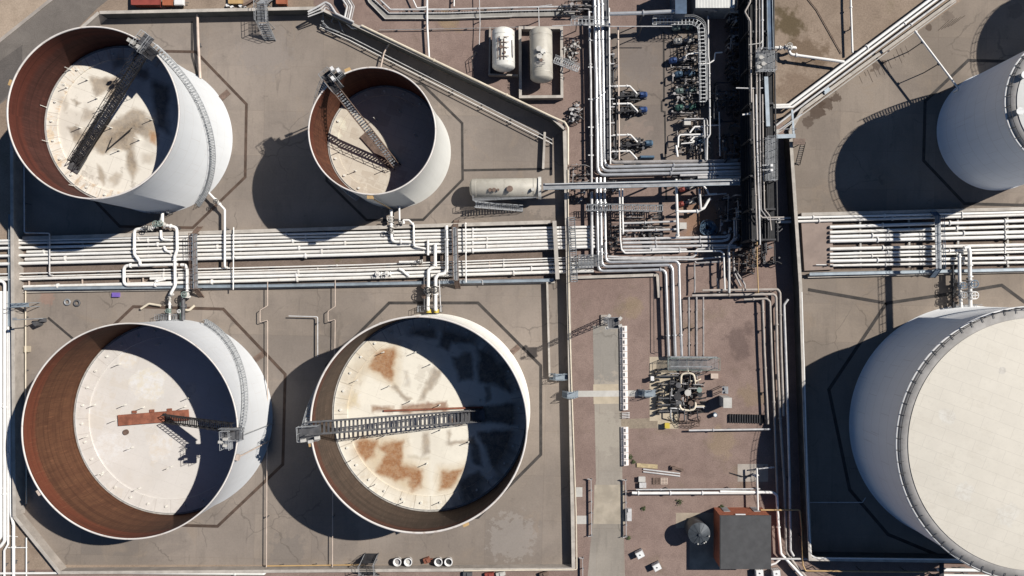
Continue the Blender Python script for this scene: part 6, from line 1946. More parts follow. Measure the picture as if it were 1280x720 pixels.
for (a, b) in (((402, 26), (410, 34)), ((414, 27), (419, 18)), ((423, 26), (428, 38)), ((404, 16), (404, 30)), ((408, 34), (424, 40))):
    mb.beam(W(*a, 1.2), W(*b, 1.2), 0.12, 0.12)
    for e in (a, b):
        p = W(*e, 1.2)
        mb.box((p.x, p.y, 0.6), (0.12, 0.12, 1.2))
tag(mb.build('pipe_stand', M['steel']), 'grey pipe stand at the corner where the top wall turns diagonal', 'pipe support')
# scaffold stairs over the walls
def scaffold(x, y0, y1, label, w=1.7, z=2.5, fm=None, run=1.9):
    a, b = W(x, y0, z), W(x + 1, y1, z)
    c = (a + b) / 2
    t = empty('wall_stair', (c.x, c.y, 0), label, 'stair', 'scaffold stairs over the bund walls')
    g = MB()
    n = int((b - a).length / 0.22)
    for i in range(n):
        p = a.lerp(b, (i + 0.5) / n)
        g.box((p.x, p.y, z - 0.03), (w, 0.1, 0.05))
    g.build('landing', fm or M['grating'], t)
    for k in (-w / 2, w / 2):
        rail_mesh([a + Vector((k, 0, 0)), b + Vector((k, 0, 0))], 1.1, 0.8, 0.04).build('handrail', M['steel'], t)
    for e, s_ in ((b, -1), (a, 1)):
        f = e + Vector((0.3, s_ * run, 0))
        f.z = 0.05
        st = MB()
        for i in range(1, 10):
            p = e.lerp(f, i / 10)
            st.box(p, (w * 0.85, 0.22, 0.05))
        for k in (-w * 0.45, w * 0.45):
            st.beam(e + Vector((k, 0, 0)), f + Vector((k, 0, 0)), 0.06, 0.18)
        st.build('flight', fm or M['steel'], t)
        for k in (-w * 0.45, w * 0.45):
            rail_mesh([e + Vector((k, 0, 0)), f + Vector((k, 0, 0))], 1.1, 0.9, 0.035).build('handrail', M['steel'], t)
        for k in (-w / 2, w / 2):
            MB().box((e.x + k, e.y, z / 2 - 0.04), (0.09, 0.09, z - 0.08)).build('leg', M['steel'], t)


scaffold(327.5, 4, 28, 'grey scaffold stair climbing over the top wall')
scaffold(459, 705, 716, 'dark scaffold stair over the bottom wall near the dirty bins', 2.3, 1.9, M['dark'], 1.0)
# skips and trailers along the top
def skip(px, py, lx, ly, h, mat, label, cat='container', rz=0.0):
    p = W(px, py)
    t = empty('skip', (p.x, p.y, 0), label, cat, 'containers along the top edge', rz)
    mb = MB()
    b0, b1 = 0.8, 1.0
    vs = []
    for s, z in ((b0, 0.15), (1.0, h)):
        for dx, dy in ((-1, -1), (1, -1), (1, 1), (-1, 1)):
            vs.append((dx * lx / 2 * s, dy * ly / 2, z))
    for dx, dy in ((-1, -1), (1, -1), (1, 1), (-1, 1)):
        vs.append((dx * (lx / 2 - 0.1), dy * (ly / 2 - 0.1), h - 0.02))
    mb.quadset(vs, [(3, 2, 1, 0), (0, 1, 5, 4), (1, 2, 6, 5), (2, 3, 7, 6), (3, 0, 4, 7), (4, 5, 9, 8), (5, 6, 10, 9), (6, 7, 11, 10), (7, 4, 8, 11), (8, 9, 10, 11)])
    for i in range(5):
        x = -lx / 2 * 0.85 + lx * 0.85 * i / 4
        mb.box((x, -ly / 2 - 0.02, h * 0.55), (0.1, 0.08, h * 0.7))
        mb.box((x, ly / 2 + 0.02, h * 0.55), (0.1, 0.08, h * 0.7))
    mb.build('body', mat, t, True)
    MB().box((0, 0, 0.08), (lx * 0.7, ly * 0.5, 0.14)).build('skid', M['dark'], t, True)
    r = MB()
    for k in (-1, 1):
        r.beam((-lx / 2, k * ly / 2, h), (lx / 2, k * ly / 2, h), 0.1, 0.1)
        r.beam((k * lx / 2, -ly / 2, h), (k * lx / 2, ly / 2, h), 0.1, 0.1)
    r.build('top_rim', mat, t, True)
    return t


skip(188, 2.5, 4.4, 1.9, 1.3, M['red'], 'longest red waste skip at the top left edge')
skip(213, 4.5, 1.5, 1.1, 0.8, M['orange'], 'small orange red skip right of the longest skip')
t = empty('trailer', (W(227, 5).x, W(227, 5).y, 0), 'small white trailer beside the orange red skip', 'trailer', 'containers along the top edge')
MB().box((0, 0, 0.62), (1.5, 1.0, 0.4)).box((0.0, 0, 0.85), (1.3, 0.8, 0.06)).build('body', M['white'], t, True)
for k in (-1, 1):
    MB().cyl((0.1, k * 0.55, 0.28), (0.1, k * 0.68, 0.28), 0.28, n=16).build('wheel', M['rubber'], t, True)
MB().beam((0.75, 0, 0.45), (1.4, 0, 0.45), 0.08, 0.08).build('drawbar', M['mid'], t, True)
skip(355, 2, 1.6, 1.5, 1.0, M['orange'], 'small bright red skip beside the scaffold stair')
skip(297, 1, 2.2, 1.4, 0.7, M['gas'], 'orange tray of clutter behind the top wall')
t = MB()
for (x, y, a, b, h) in ((286, 8, .5, .4, .5), (302, 8.5, .45, .4, .5), (307, 9, .35, .3, .4), (291, 9.5, .5, .3, .4)):
    p = W(x, y)
    t.box((p.x, p.y, h / 2), (a, b, h), rs.uniform(0, 1))
tag(t.build('debris', M['white']), 'scatter of small white boxes beside the orange tray', 'debris')
c = W(312, 4)
mb = MB()
for i in range(9):
    mb.beam((c.x - 1 + rs.uniform(-.3, .6), c.y - .6, 0.1 + i * .06), (c.x + 1 + rs.uniform(-.3, .5), c.y + .5, 0.1 + i * .06), 0.16, 0.06)
tag(mb.build('timber_pile', M['brownst']), 'pile of dark timber just left of the scaffold stair', 'timber')

# ================================================================== YARD
pk = W(757.4, 399.8)
t = empty('floodlight_mast', (pk.x, pk.y, 0), 'tall lattice floodlight mast standing above the yard road', 'light mast')
mb = MB()
ht = 12.0
for (dx, dy) in ((-1, -1), (1, -1), (1, 1), (-1, 1)):
    mb.tube([(pk.x + dx * .45, pk.y + dy * .45, 0), (pk.x + dx * .22, pk.y + dy * .22, ht)], 0.05, 6)
n = 12
for i in range(n):
    z0, z1 = ht * i / n, ht * (i + 1) / n
    w0, w1 = .45 - .23 * i / n, .45 - .23 * (i + 1) / n
    cs0 = [(-w0, -w0), (w0, -w0), (w0, w0), (-w0, w0)]
    cs1 = [(-w1, -w1), (w1, -w1), (w1, w1), (-w1, w1)]
    for k in range(4):
        a, b = cs0[k], cs1[(k + 1) % 4]
        mb.tube([(pk.x + a[0], pk.y + a[1], z0), (pk.x + b[0], pk.y + b[1], z1)], 0.03, 5)
        b2 = cs1[k]
        mb.tube([(pk.x + b2[0], pk.y + b2[1], z1), (pk.x + b[0], pk.y + b[1], z1)], 0.03, 5)
mb.build('lattice', M['steel'], t)
MB().box((pk.x, pk.y, ht + .05), (1.5, 1.5, 0.1)).build('head_frame', M['mid'], t)
rl = MB()
rail_mesh([(pk.x - .75, pk.y - .75, ht), (pk.x + .75, pk.y - .75, ht), (pk.x + .75, pk.y + .75, ht), (pk.x - .75, pk.y + .75, ht), (pk.x - .75, pk.y - .75, ht)], 1.0, .75, .03, rl)
rl.build('handrail', M['steel'], t)
for (dx, dy) in ((.95, .6), (.95, -.4), (-.6, .95), (-.9, -.7)):
    MB().box((pk.x + dx, pk.y + dy, ht + .55), (0.5, 0.4, 0.4), rs.uniform(0, 1)).build('floodlight', M['concl'], t)
MB().box((pk.x, pk.y, 0.15), (1.6, 1.6, 0.3)).build('footing', M['conc'], t)
# small lamp post at the left wall
pk = W(57, 398)
t = empty('lamp_post', (pk.x, pk.y, 0), 'slim lamp post leaning out of the lower left bay near the left wall', 'lamp post')
MB().cyl((pk.x, pk.y, 0), (pk.x, pk.y, 6.0), 0.11, 0.07, n=10).build('pole', M['steel'], t)
MB().beam((pk.x - .5, pk.y, 6.0), (pk.x + .5, pk.y, 6.0), 0.12, 0.1).box((pk.x - .4, pk.y + .1, 5.85), (0.5, 0.4, 0.3)).build('lamp_head', M['steel'], t)
c = W(51, 404)
MB().box((c.x, c.y, 0.75), (0.9, 0.35, 1.5), R_(-45)).box((c.x + 0.6, c.y + 0.5, 0.35), (0.7, 0.6, 0.7)).build('control_box', M['mid'], t)
# frame over the left wall
mb = MB()
a, b = W(14, 382, 2.3), W(36, 381, 2.3)
mb.beam(a, b, 0.6, 0.08)
for e in (a, b):
    for k in (-.3, .3):
        mb.box((e.x, e.y + k, 1.14), (0.08, 0.08, 2.28))
rail_mesh([a + Vector((0, .3, 0)), b + Vector((0, .3, 0))], 1.0, .8, .035, mb)
rail_mesh([a - Vector((0, .3, 0)), b - Vector((0, .3, 0))], 1.0, .8, .035, mb)
tag(mb.build('wall_step', M['bsteel']), 'blue grey steel step straddling the left bund wall', 'step bridge')

# barrier blocks
def block(p, label):
    t = empty('barrier_block', p, label, 'barrier', 'white barrier blocks along the yard road', R_(0.6))
    mb = MB()
    prof = [(-.58, 0), (.58, 0), (.58, .25), (.2, .42), (.2, .62), (-.2, .62), (-.2, .42), (-.58, .25)]
    n = len(prof)
    for yy in (-.47, .47):
        mb.v += [(x, yy, z) for x, z in prof]
    mb.f += [(i, (i + 1) % n, n + (i + 1) % n, n + i) for i in range(n)] + [tuple(reversed(range(n))), tuple(range(n, 2 * n))]
    mb.s += [False] * (n + 2)
    mb.build('block', M['block'], t, True)
    MB().box((0, 0, .64), (.24, .5, .04)).build('slot', M['mid'], t, True)
    return t


y0s = [411 + i * 8.1 for i in range(13)]
src = None
for i, y in enumerate(y0s + [537 + k * 8.1 for k in range(6)]):
    p = W(779 + (y - 411) * 0.012, y)
    nth = ('first', 'second', 'third', 'fourth', 'fifth', 'sixth', 'seventh', 'eighth', 'ninth', 'tenth', 'eleventh', 'twelfth', 'thirteenth')
    lab = '%s white barrier block from the top of the longer row by the road' % nth[i] if i < 13 else '%s white barrier block from the top of the shorter row by the road' % nth[i - 13]
    if src is None:
        src = block(p, lab)
    else:
        c = copy_tree(src)
        c.location = p
        c['label'] = lab
mb = MB()
for k in range(4):
    p = W(782, 516 + k * 2)
    mb.beam((p.x - .6, p.y, 0.35), (p.x + .6, p.y + .1, 0.35), 0.08, 0.06)
    for s in (-.55, .5):
        mb.box((p.x + s, p.y, 0.17), (0.08, 0.08, 0.34))
tag(mb.build('gate_barrier', M['white']), 'small white barrier gate between the two rows of barrier blocks', 'gate')

# steps over the wall
def stile(x0, x1, y, label, z=1.75):
    t = empty('stile', (W((x0 + x1) / 2, y).x, W((x0 + x1) / 2, y).y, 0), label, 'steps', 'blue grey steps over walls')
    a, b = W(x0, y, z), W(x1, y, z)
    MB().beam(a.lerp(b, .3), b.lerp(a, .3), 0.9, 0.07).build('landing', M['bsteel'], t)
    for e, f in ((a.lerp(b, .3), a), (b.lerp(a, .3), b)):
        s = MB()
        g = f.copy()
        g.z = 0.05
        for i in range(1, 7):
            p = e.lerp(g, i / 7)
            s.box(p, (0.24, 0.85, 0.05))
        for k in (-.45, .45):
            s.beam(e + Vector((0, k, 0)), g + Vector((0, k, 0)), 0.06, 0.16)
            rail_mesh([e + Vector((0, k, 0)), g + Vector((0, k, 0))], 1.0, 0.9, 0.035, s)
        s.build('flight', M['bsteel'], t)
    r = MB()
    for k in (-.45, .45):
        rail_mesh([a.lerp(b, .3) + Vector((0, k, 0)), b.lerp(a, .3) + Vector((0, k, 0))], 1.0, 0.9, 0.035, r)
        for e in (a.lerp(b, .3), b.lerp(a, .3)):
            r.box((e.x, e.y + k, z / 2 - 0.03), (0.07, 0.07, z - .06))
    r.build('handrail', M['bsteel'], t)


stile(687, 711, 471, 'blue grey steps crossing from the paved bay onto the straight bund wall', 1.2)
stile(703, 723, 493.5, 'blue grey steps over the straight bund wall at the end of the pale footpath')
stile(799, 821, 491.5, 'blue grey steps from the pale footpath up into the pump skid', 1.3)

# guard rails
def guard(x, y0, y1, label):
    a, b = W(x, y0), W(x + 0.6, y1)
    t = empty('guard_rail', ((a.x + b.x) / 2, (a.y + b.y) / 2, 0), label, 'guard rail', 'grey guard rails along the yard road')
    path = fillet([Vector((a.x - .55, a.y + .1, .62)), Vector((a.x, a.y, .62)), Vector((b.x, b.y, .62)), Vector((b.x - .5, b.y - .1, .62))], 0.5)
    mb = MB()
    for p, q in zip(path[:-1], path[1:]):
        mb.beam(p, q + (q - p).normalized() * .02, 0.07, 0.34)
    mb.build('rail', M['pipeg'], t)
    L = (b - a).length
    k = max(3, int(L / 1.6))
    for i in range(k + 1):
        p = Vector((a.x, a.y, 0)).lerp(Vector((b.x, b.y, 0)), i / k)
        MB().box((p.x + .12, p.y, 0.37), (0.12, 0.12, 0.74)).build('post', M['steel'], t)


guard(738.5, 598, 668, 'grey guard rail along the left edge of the yard road')
guard(781.5, 599, 669, 'grey guard rail along the right edge of the yard road')
guard(728, 696, 750, 'grey guard rail cut by the bottom edge left of the yard road')
for i, (x0, y0, x1, y1) in enumerate(((720, 609, 728, 621), (721, 644.5, 734.5, 655))):
    o = MB().sheet(poly((x0, y0), (x1, y0), (x1, y1), (x0, y1)), 0.03)
    structure('paving_slab', o, M['concl'])

# pump skid
c = W(870, 490)
t = empty('pump_skid', (c.x, c.y, 0), 'crowded pump skid with two cream pipe loops in the red gravel yard', 'pump skid')
mb = MB()
for (x0, y0, x1, y1) in ((838, 446, 896, 449), (838, 458, 890, 461)):
    mb.beam(W(x0, y0, 1.4), W(x1, y0 + .5, 1.4), 0.18, 0.2)
a, b = W(834, 447, 1.5), W(898, 462, 1.5)
n = 44
for i in range(n):
    p = a.lerp(b, (i + .5) / n)
    mb.box((p.x, (a.y + b.y) / 2, 1.5), (0.07, abs(a.y - b.y), 0.04))
mb.build('grating', M['grating'], t)
r = MB()
rail_mesh([(a.x, a.y, 1.52), (b.x, a.y, 1.52), (b.x, b.y, 1.52), (a.x, b.y, 1.52), (a.x, a.y, 1.52)], 1.1, 1.2, .035, r)
r.build('handrail', M['pgreen'], t)
for (x, y) in ((835, 447), (866, 447), (897, 447), (835, 461), (866, 461), (897, 461)):
    p = W(x, y, 1.5)
    MB().box((p.x, p.y, 0.74), (0.12, 0.12, 1.46)).build('leg', M['mid'], t)
z = 1.3
MB().tube(fillet([W(851, 484, .6), W(851, 474, z), W(852, 467.5, z), (W(860, 466, z)), W(867, 467.5, z), W(868.5, 474, z), W(868.5, 484, .6)], 1.1), .17, 9).build('pipe_loop', M['cream'], t)
MB().tube(fillet([W(850, 500, .6), W(849.5, 508, z), W(852, 512, z), (W(860, 513, z)), W(867, 512, z), W(869.5, 508, z), W(869, 500, .6)], 1.1), .17, 9).build('pipe_loop', M['cream'], t)
MB().tube(fillet([W(860, 466, z), W(859, 455, z), W(858, 446, z)], .4), .15, 8).build('pipe_stub', M['cream'], t)
for (x, y, r_, h_, mt) in ((857, 489, .42, 1.7, 'concl'), (872, 486, .34, 1.3, 'pgreen'), (846, 480, .36, 1.4, 'mid'), (845, 494, .5, 1.2, 'dark'), (850, 488, .5, 1.0, 'dark'), (864, 480, .4, .9, 'brownst'), (868, 474, .35, .8, 'brownst'), (862, 503, .35, .9, 'brownst'), (870, 501, .3, .9, 'brownst'), (847, 503, .4, 1.1, 'mid'), (873, 492, .35, 1.0, 'dark')):
    p = W(x, y)
    MB().cyl((p.x, p.y, 0.1), (p.x, p.y, h_), r_, n=16).cyl((p.x, p.y, h_), (p.x, p.y, h_ + .12), r_ * 1.2, n=16).build('pump_head', M[mt], t)
for mt, n in (('dark', 40), ('mid', 26), ('pipeg', 12), ('cream', 4), ('piped', 14)):
    mb = MB()
    for i in range(n):
        x, y = rs.uniform(836, 872), rs.uniform(464, 516)
        zz_ = rs.uniform(.4, 1.5)
        if rs.random() < .5:
            pts = [W(x, y, .05), W(x, y, zz_), W(x + rs.uniform(4, 14), y, zz_), W(x + 14, y + rs.uniform(-3, 3), .1)]
        else:
            pts = [W(x, y, .05), W(x, y, zz_), W(x, y + rs.uniform(4, 14), zz_), W(x + rs.uniform(-3, 3), y + 14, .1)]
        mb.tube(fillet(pts, .2), rs.uniform(.05, .12), 6)
    mb.build('pipework', M[mt], t)
for y in (470, 480, 498, 506, 514):
    a, b = W(824, y, 1.0), W(848, y - .5, 1.0)
    MB().beam(a, b, .16, .2).build('cross_frame', M['mid'], t)
mb = MB()
for i in range(14):
    x, y = 823 + rs.uniform(-2, 4), 462 + i * 4.2
    p = W(x, y)
    mb.box((p.x, p.y, .5), (rs.uniform(.3, .9), .25, 1.0))
mb.build('switch_row', M['dark'], t)
r = MB()
rail_mesh([W(843, 518, .02), W(852, 531, .02), W(872, 532, .02), W(874, 520, .02)], 1.1, .5, .04, r)
rail_mesh([W(845, 526, .02), W(872, 526, .02)], 1.1, .5, .04, r)
r.build('handrail', M['brownst'], t)

tag(MB().box(W(834, 532, .45), (.65, .75, .9)).box(W(834, 532, .93), (.72, .82, .07)).box(W(834, 528.8, .5), (.3, .06, .5)).build('cabinet', M['yellow']), 'bright yellow box on the ground below the pump skid', 'box')
t = empty('cabinet', W(906, 502), 'tall pale cabinet throwing a long square shadow right of the pump skid', 'cabinet')
c = W(903.5, 500)
MB().box((c.x, c.y, 1.45), (1.2, 1.45, 2.9)).build('body', M['concl'], t)
MB().box((c.x, c.y, 2.93), (1.3, 1.55, .07)).build('roof', M['concl'], t)
for k in (-.36, .36):
    MB().box((c.x - .615, c.y + k, 1.5), (.03, .66, 2.4)).build('door', M['steel'], t)
t = empty('oil_drum', W(893, 518), 'small light blue drum with a white lid beside the tall pale cabinet', 'drum')
c = W(892.5, 517.7)
MB().cyl((c.x, c.y, 0.02), (c.x, c.y, .88), .32, n=20).cyl((c.x, c.y, .28), (c.x, c.y, .33), .345, n=20).cyl((c.x, c.y, .58), (c.x, c.y, .63), .345, n=20).build('body', M['lblue'], t)
MB().cyl((c.x, c.y, .885), (c.x, c.y, .90), .24, n=20).build('lid', M['white'], t)
t = empty('instrument_stand', W(902, 486), 'grey instrument stand above the tall pale cabinet', 'stand')
c = W(902.5, 485.5)
for (dx, dy) in ((-.3, -.4), (.3, -.4), (.3, .4), (-.3, .4)):
    MB().box((c.x + dx, c.y + dy, 1.0), (.08, .08, 2.0)).build('leg', M['steel'], t)
MB().box((c.x, c.y, 2.02), (.9, 1.1, .06)).box((c.x, c.y + .25, 2.2), (.45, .35, .3)).box((c.x + .1, c.y - .3, 2.18), (.4, .3, .26)).build('head', M['steel'], t)
tag(MB().box(W(893, 470, .4), (1.0, .7, .8)).box(W(893, 470, .83), (1.08, .78, .06)).build('cabinet', M['tan']), 'low beige box at the right end of the skid grating', 'box')
tag(MB().box(W(815.3, 473, .6), (.4, .6, 1.2)).box(W(815.3, 473, 1.23), (.46, .66, .06)).build('cabinet', M['white']), 'small white post box left of the pump skid', 'box')
# grid rack
t = empty('grid_rack', W(932, 523), 'row of dark steel bars standing on the red gravel near the corridor', 'rack')
a, b = W(912, 522.5), W(955, 523.5)
for i in range(15):
    p = a.lerp(b, i / 14)
    MB().beam((p.x, p.y + .66, .2), (p.x, p.y - .66, .2), .15, .36).build('bar', M['dark'], t)
MB().beam((a.x - .2, a.y, .06), (b.x + .2, b.y, .06), .2, .1).build('base_rail', M['mid'], t)

# flat roofed building
hb = 4.3
cs = [W(898.5, 644.5, hb), W(962, 643.5, hb), W(963.5, 711, hb), W(900, 711.5, hb)]
x0, x1, y1, y0 = cs[3].x, cs[2].x, cs[0].y, cs[2].y
t = empty('building', ((x0 + x1) / 2, (y0 + y1) / 2, 0), 'red brick building with a flat dark grey roof at the lower yard end', 'building')
cx, cy = (x0 + x1) / 2, (y0 + y1) / 2
MB().box((cx, cy, hb / 2 - .06), (x1 - x0 - .1, y1 - y0 - .1, hb - .12)).build('wall', M['brick'], t)
MB().box((cx, cy, hb - .03), (x1 - x0 + .06, y1 - y0 + .06, .18)).build('fascia', M['felt'], t)
MB().box((cx, cy, hb + .04), (x1 - x0 - .12, y1 - y0 - .12, .12)).build('roof', M['felt'], t)
MB().box((cx - .6, y1 + .02, hb - .55), (1.5, .12, .25)).build('lamp', M['glass'], t)
for k in (-2.2, 2.4):
    MB().box((cx + k, y1 - .03, 1.1), (1.0, .10, 2.2)).build('door', M['steel'], t)
# silo
s_c, s_t = W(868.5, 658.5), 3.2
t = empty('silo', (s_c.x, s_c.y, 0), 'dark round silo with a shallow cone roof left of the flat roofed building', 'silo')
MB().lathe([(1.62, 0.0), (1.62, s_t)], (s_c.x, s_c.y, 0), 48).build('shell', M['siloc'], t)
MB().lathe([(1.68, s_t - .1), (1.68, s_t), (.25, s_t + .38), (.001, s_t + .4)], (s_c.x, s_c.y, 0), 48, smooth=False).build('roof', M['siloc'], t)
rl = MB()
for i in range(12):
    a = 2 * math.pi * i / 12
    rl.beam((s_c.x + .28 * math.cos(a), s_c.y + .28 * math.sin(a), s_t + .40), (s_c.x + 1.62 * math.cos(a), s_c.y + 1.62 * math.sin(a), s_t + .04), .05, .05)
rl.cyl((s_c.x, s_c.y, s_t + .36), (s_c.x, s_c.y, s_t + .6), .22, n=14)
rl.build('roof_rib', M['siloc'], t)
mb = MB()
for a in (-50, -62, -100, -10):
    q = Vector((s_c.x + 1.45 * math.cos(R_(a)), s_c.y + 1.45 * math.sin(R_(a)), s_t + .15))
    mb.cyl(q, q + Vector((0, 0, .3)), .1, n=8)
mb.build('nozzle', M['concl'], t)
# totes
def tote(px, py, rz, label):
    p = W(px, py)
    t = empty('liquid_tote', (p.x, p.y, 0), label, 'container', 'white liquid totes near the flat roofed building', rz)
    MB().box((0, 0, .09), (1.2, 1.02, .14)).build('pallet', M['mid'], t, True)
    mb = MB()
    mb.box((0, 0, .62), (1.14, .96, .92))
    mb.box((0, 0, 1.10), (1.02, .84, .06))
    mb.cyl((0, 0, 1.12), (0, 0, 1.2), .13, n=14)
    mb.build('bottle', M['plast'], t, True)
    MB().cyl((0, 0, 1.2), (0, 0, 1.225), .1, n=12).build('lid', M['dark'], t, True)
    c = MB()
    for x in (-.58, -.29, 0, .29, .58):
        for k in (-.5, .5):
            c.cyl((x, k, .16), (x, k, 1.1), .014, n=5)
    for y in (-.5, -.25, 0, .25, .5):
        for k in (-.585, .585):
            c.cyl((k, y, .16), (k, y, 1.1), .014, n=5)
    for z in (.2, .5, .8, 1.1):
        c.tube([(-.585, -.5, z), (.585, -.5, z), (.585, .5, z), (-.585, .5, z), (-.585, -.5, z)], .014, 5)
    c.build('cage', M['pipeg'], t, True)
    return t


for px, py, a, lab in ((799, 690.5, 28, 'white liquid tote nearest the yard road, left of the four'), (820, 706, 27, 'white liquid tote second from the yard road'),
                       (947, 713, 4, 'white liquid tote below the flat roof, left of the right hand pair'), (968, 713.5, 6, 'white liquid tote at the corner below the flat roof, rightmost of the four')):
    tote(px, py, R_(a), lab)
# yard clutter
p, q = W(796, 579.5, .15), W(822, 581.5, .15)
mb = MB()
for k in range(4):
    o = Vector((0, -.16 * k, .0))
    mb.beam(p + o, q + o, .14, .12)
mb.beam(p + Vector((.3, -.2, -.09)), p + Vector((.3, -.5, -.09)), .1, .06)
tag(mb.build('plank_stack', M['timber']), 'stack of yellowish planks by the lower end of the barrier blocks', 'planks')
for i, o in enumerate((0, 3.2)):
    tag(MB().tube([W(804, 586.5 + o, .12), W(850, 592 + o, .12)], .12, 8).build('loose_pipe', M['pipeg']), ('upper of two loose grey pipes lying on the gravel', 'lower of two loose grey pipes lying on the gravel')[i], 'pipe', 'loose pipes on the gravel')
for i, (x, y) in enumerate(((802.5, 599), (803.5, 606.5))):
    tag(MB().box(W(x, y, .3), (1.0, .75, .6)).box(W(x, y, .62), (1.06, .8, .05)).build('crate', M['pipeg'] if i else M['concl']), ('pale crate above the left end of the stout white pipe, upper of two', 'greyer crate touching the left end of the stout white pipe')[i], 'crate', 'crates by the stout white pipe')
for i, (x, y) in enumerate(((820, 601), (830, 601))):
    mb = MB()
    pc = W(x, y)
    for k in range(5):
        mb.box((pc.x, pc.y - .45 + .225 * k, .15), (1.1, .12, .03))
    for k in (-.5, 0, .5):
        mb.box((pc.x + k, pc.y, .07), (.1, 1.0, .12))
    tag(mb.build('pallet', M['tan'] if i else M['brownst']), ('brown pallet between the crates and a paler pallet', 'pale pallet right of the brown one')[i], 'pallet', 'pallets on the gravel')
tag(MB().beam(W(838, 583, .2), W(854, 588, .2), .3, .3).box(W(842, 585, .35), (.5, .5, .5)).build('scrap', M['brownst']), 'bent brown scrap piece right of the planks', 'scrap')
tag(MB().box(W(786.5, 643, .3), (.7, 1.9, .6)).box(W(786.5, 638, .7), (.4, .5, .3)).build('cabinet', M['pipeg']), 'long grey box beside the right guard rail', 'box')
# weeds
def weed(px, py, s, label):
    c = W(px, py)
    mb = MB()
    for i in range(46):
        a, r = rs.uniform(0, 6.28), rs.uniform(0, s)
        x, y, z = c.x + r * math.cos(a), c.y + r * math.sin(a), rs.uniform(.05, s * .9)
        l = rs.uniform(.08, .2)
        b = rs.uniform(0, 6.28)
        u = Vector((math.cos(b), math.sin(b), rs.uniform(-.4, .6))) * l
        v = Vector((-math.sin(b), math.cos(b), rs.uniform(-.3, .3))) * l * .5
        q = Vector((x, y, z))
        mb.quadset([q - u, q - v, q + u, q + v], [(0, 1, 2, 3)])
    o = mb.build('weed', M['weed'])
    tag(o, label, 'weed', 'weeds in the yard')


weed(849, 627, .55, 'largest dark weed clump below the stout white pipe')
weed(804, 635, .35, 'small dark weed between the guard rail and the silo')
weed(902, 634, .4, 'small dark weed just above the flat roofed building')
weed(788, 571, .4, 'dark weed at the end of the barrier blocks')
weed(792, 577, .35, 'dark weed beside the yellowish planks')
weed(786, 672, .3, 'tiny weed at the lower end of the right guard rail')
# T junction gear near the corridor
t = empty('hydrant', W(942, 592), 'white hydrant with a drooping hose beside the slim upright pipe', 'hydrant')
c = W(942, 592)
MB().cyl((c.x, c.y, 0), (c.x, c.y, 1.3), .16, n=12).cyl((c.x, c.y, 1.3), (c.x, c.y, 1.45), .26, n=12).cyl((c.x - .5, c.y, 1.0), (c.x + .5, c.y, 1.0), .12, n=10).build('body', M['pipe'], t)
MB().tube(fillet([W(939, 594, .9), W(930, 596, .3), W(912, 591, .06)], .6), .07, 6).build('hose', M['dark'], t)

# bins by the bottom wall
def bin_(px, py, mat, fill, label, open_=True):
    p = W(px, py)
    t = empty('bin', (p.x, p.y, 0), label, 'bin', 'dirty bins by the bottom wall')
    MB().lathe([(.50, 0), (.62, .95), (.66, .95), (.66, 1.0), (.52, 1.0), (.42, .55)], (p.x, p.y, 0), 24).build('body', mat, t)
    MB().lathe([(.44, .62), (.25, .70), (.001, .72)], (p.x, p.y, 0), 24, smooth=False).build('contents', fill, t)


bin_(498, 700, M['white'], M['piped'], 'white bin with grey filling, leftmost beside the scaffold stair')
bin_(511.5, 700, M['white'], M['concl'], 'white bin filled with pale sacks, second from the left')
bin_(549, 700, M['white'], M['mid'], 'white bin with a dark grey filling right of the brown heap')
bin_(561.5, 700, M['white'], M['rubber'], 'white bin with a black filling, rightmost of the row')
c = W(534, 699)
mb = MB()
mb.box((c.x, c.y, .35), (.9, .8, .7), .3).box((c.x + .3, c.y + .1, .75), (.5, .6, .2), .5).beam((c.x - .6, c.y - .3, .2), (c.x + .9, c.y + .2, .3), .15, .15)
tag(mb.build('scrap', M['rust']), 'rusty brown heap of scrap between the two pairs of bins', 'scrap')
for i, (x, y, mt) in enumerate(((585, 716, M['mid']), (612, 717, M['red']), (626, 716, M['concl']), (680, 716, M['brownst']))):
    p = W(x, y)
    tag(MB().box((p.x, p.y, .3), (1.4, .6, .6), .1 * i).box((p.x + .2, p.y, .65), (.6, .5, .2), .1 * i).build('crate', mt), ('dark crate behind the bottom wall below the bins', 'red crate behind the bottom wall', 'pale crate behind the bottom wall, right of the red one', 'brown crate behind the bottom wall near its right corner')[i], 'crate', 'crates behind the bottom wall')
# hose rings and sheet near the rust lined tank
for i, (x, y) in enumerate(((85, 377.5), (97, 378.8))):
    p = W(x, y)
    pts = [(p.x + .42 * math.cos(a), p.y + .42 * math.sin(a), .16) for a in [2 * math.pi * k / 24 for k in range(25)]]
    tag(MB().tube(pts, .14, 8, caps=False).build('tyre', M['mid'] if i else M['steel']), ('greyer tyre lying flat on the concrete, left of the two', 'darker tyre lying flat on the concrete, right of the two')[i], 'tyre', 'tyres on the concrete')
p = W(146, 368.5)
tag(MB().box((p.x, p.y, .2), (1.1, .7, .4)).box((p.x, p.y, .42), (.8, .4, .06)).build('crate', M['purple']), 'small purple crate on the concrete below the track', 'crate')
p = W(36, 436)
tag(MB().box((p.x, p.y, .25), (.7, .9, .5)).box((p.x, p.y, .53), (.78, .98, .06)).build('crate', M['concy']), 'yellowish box at the foot of the left wall', 'crate')
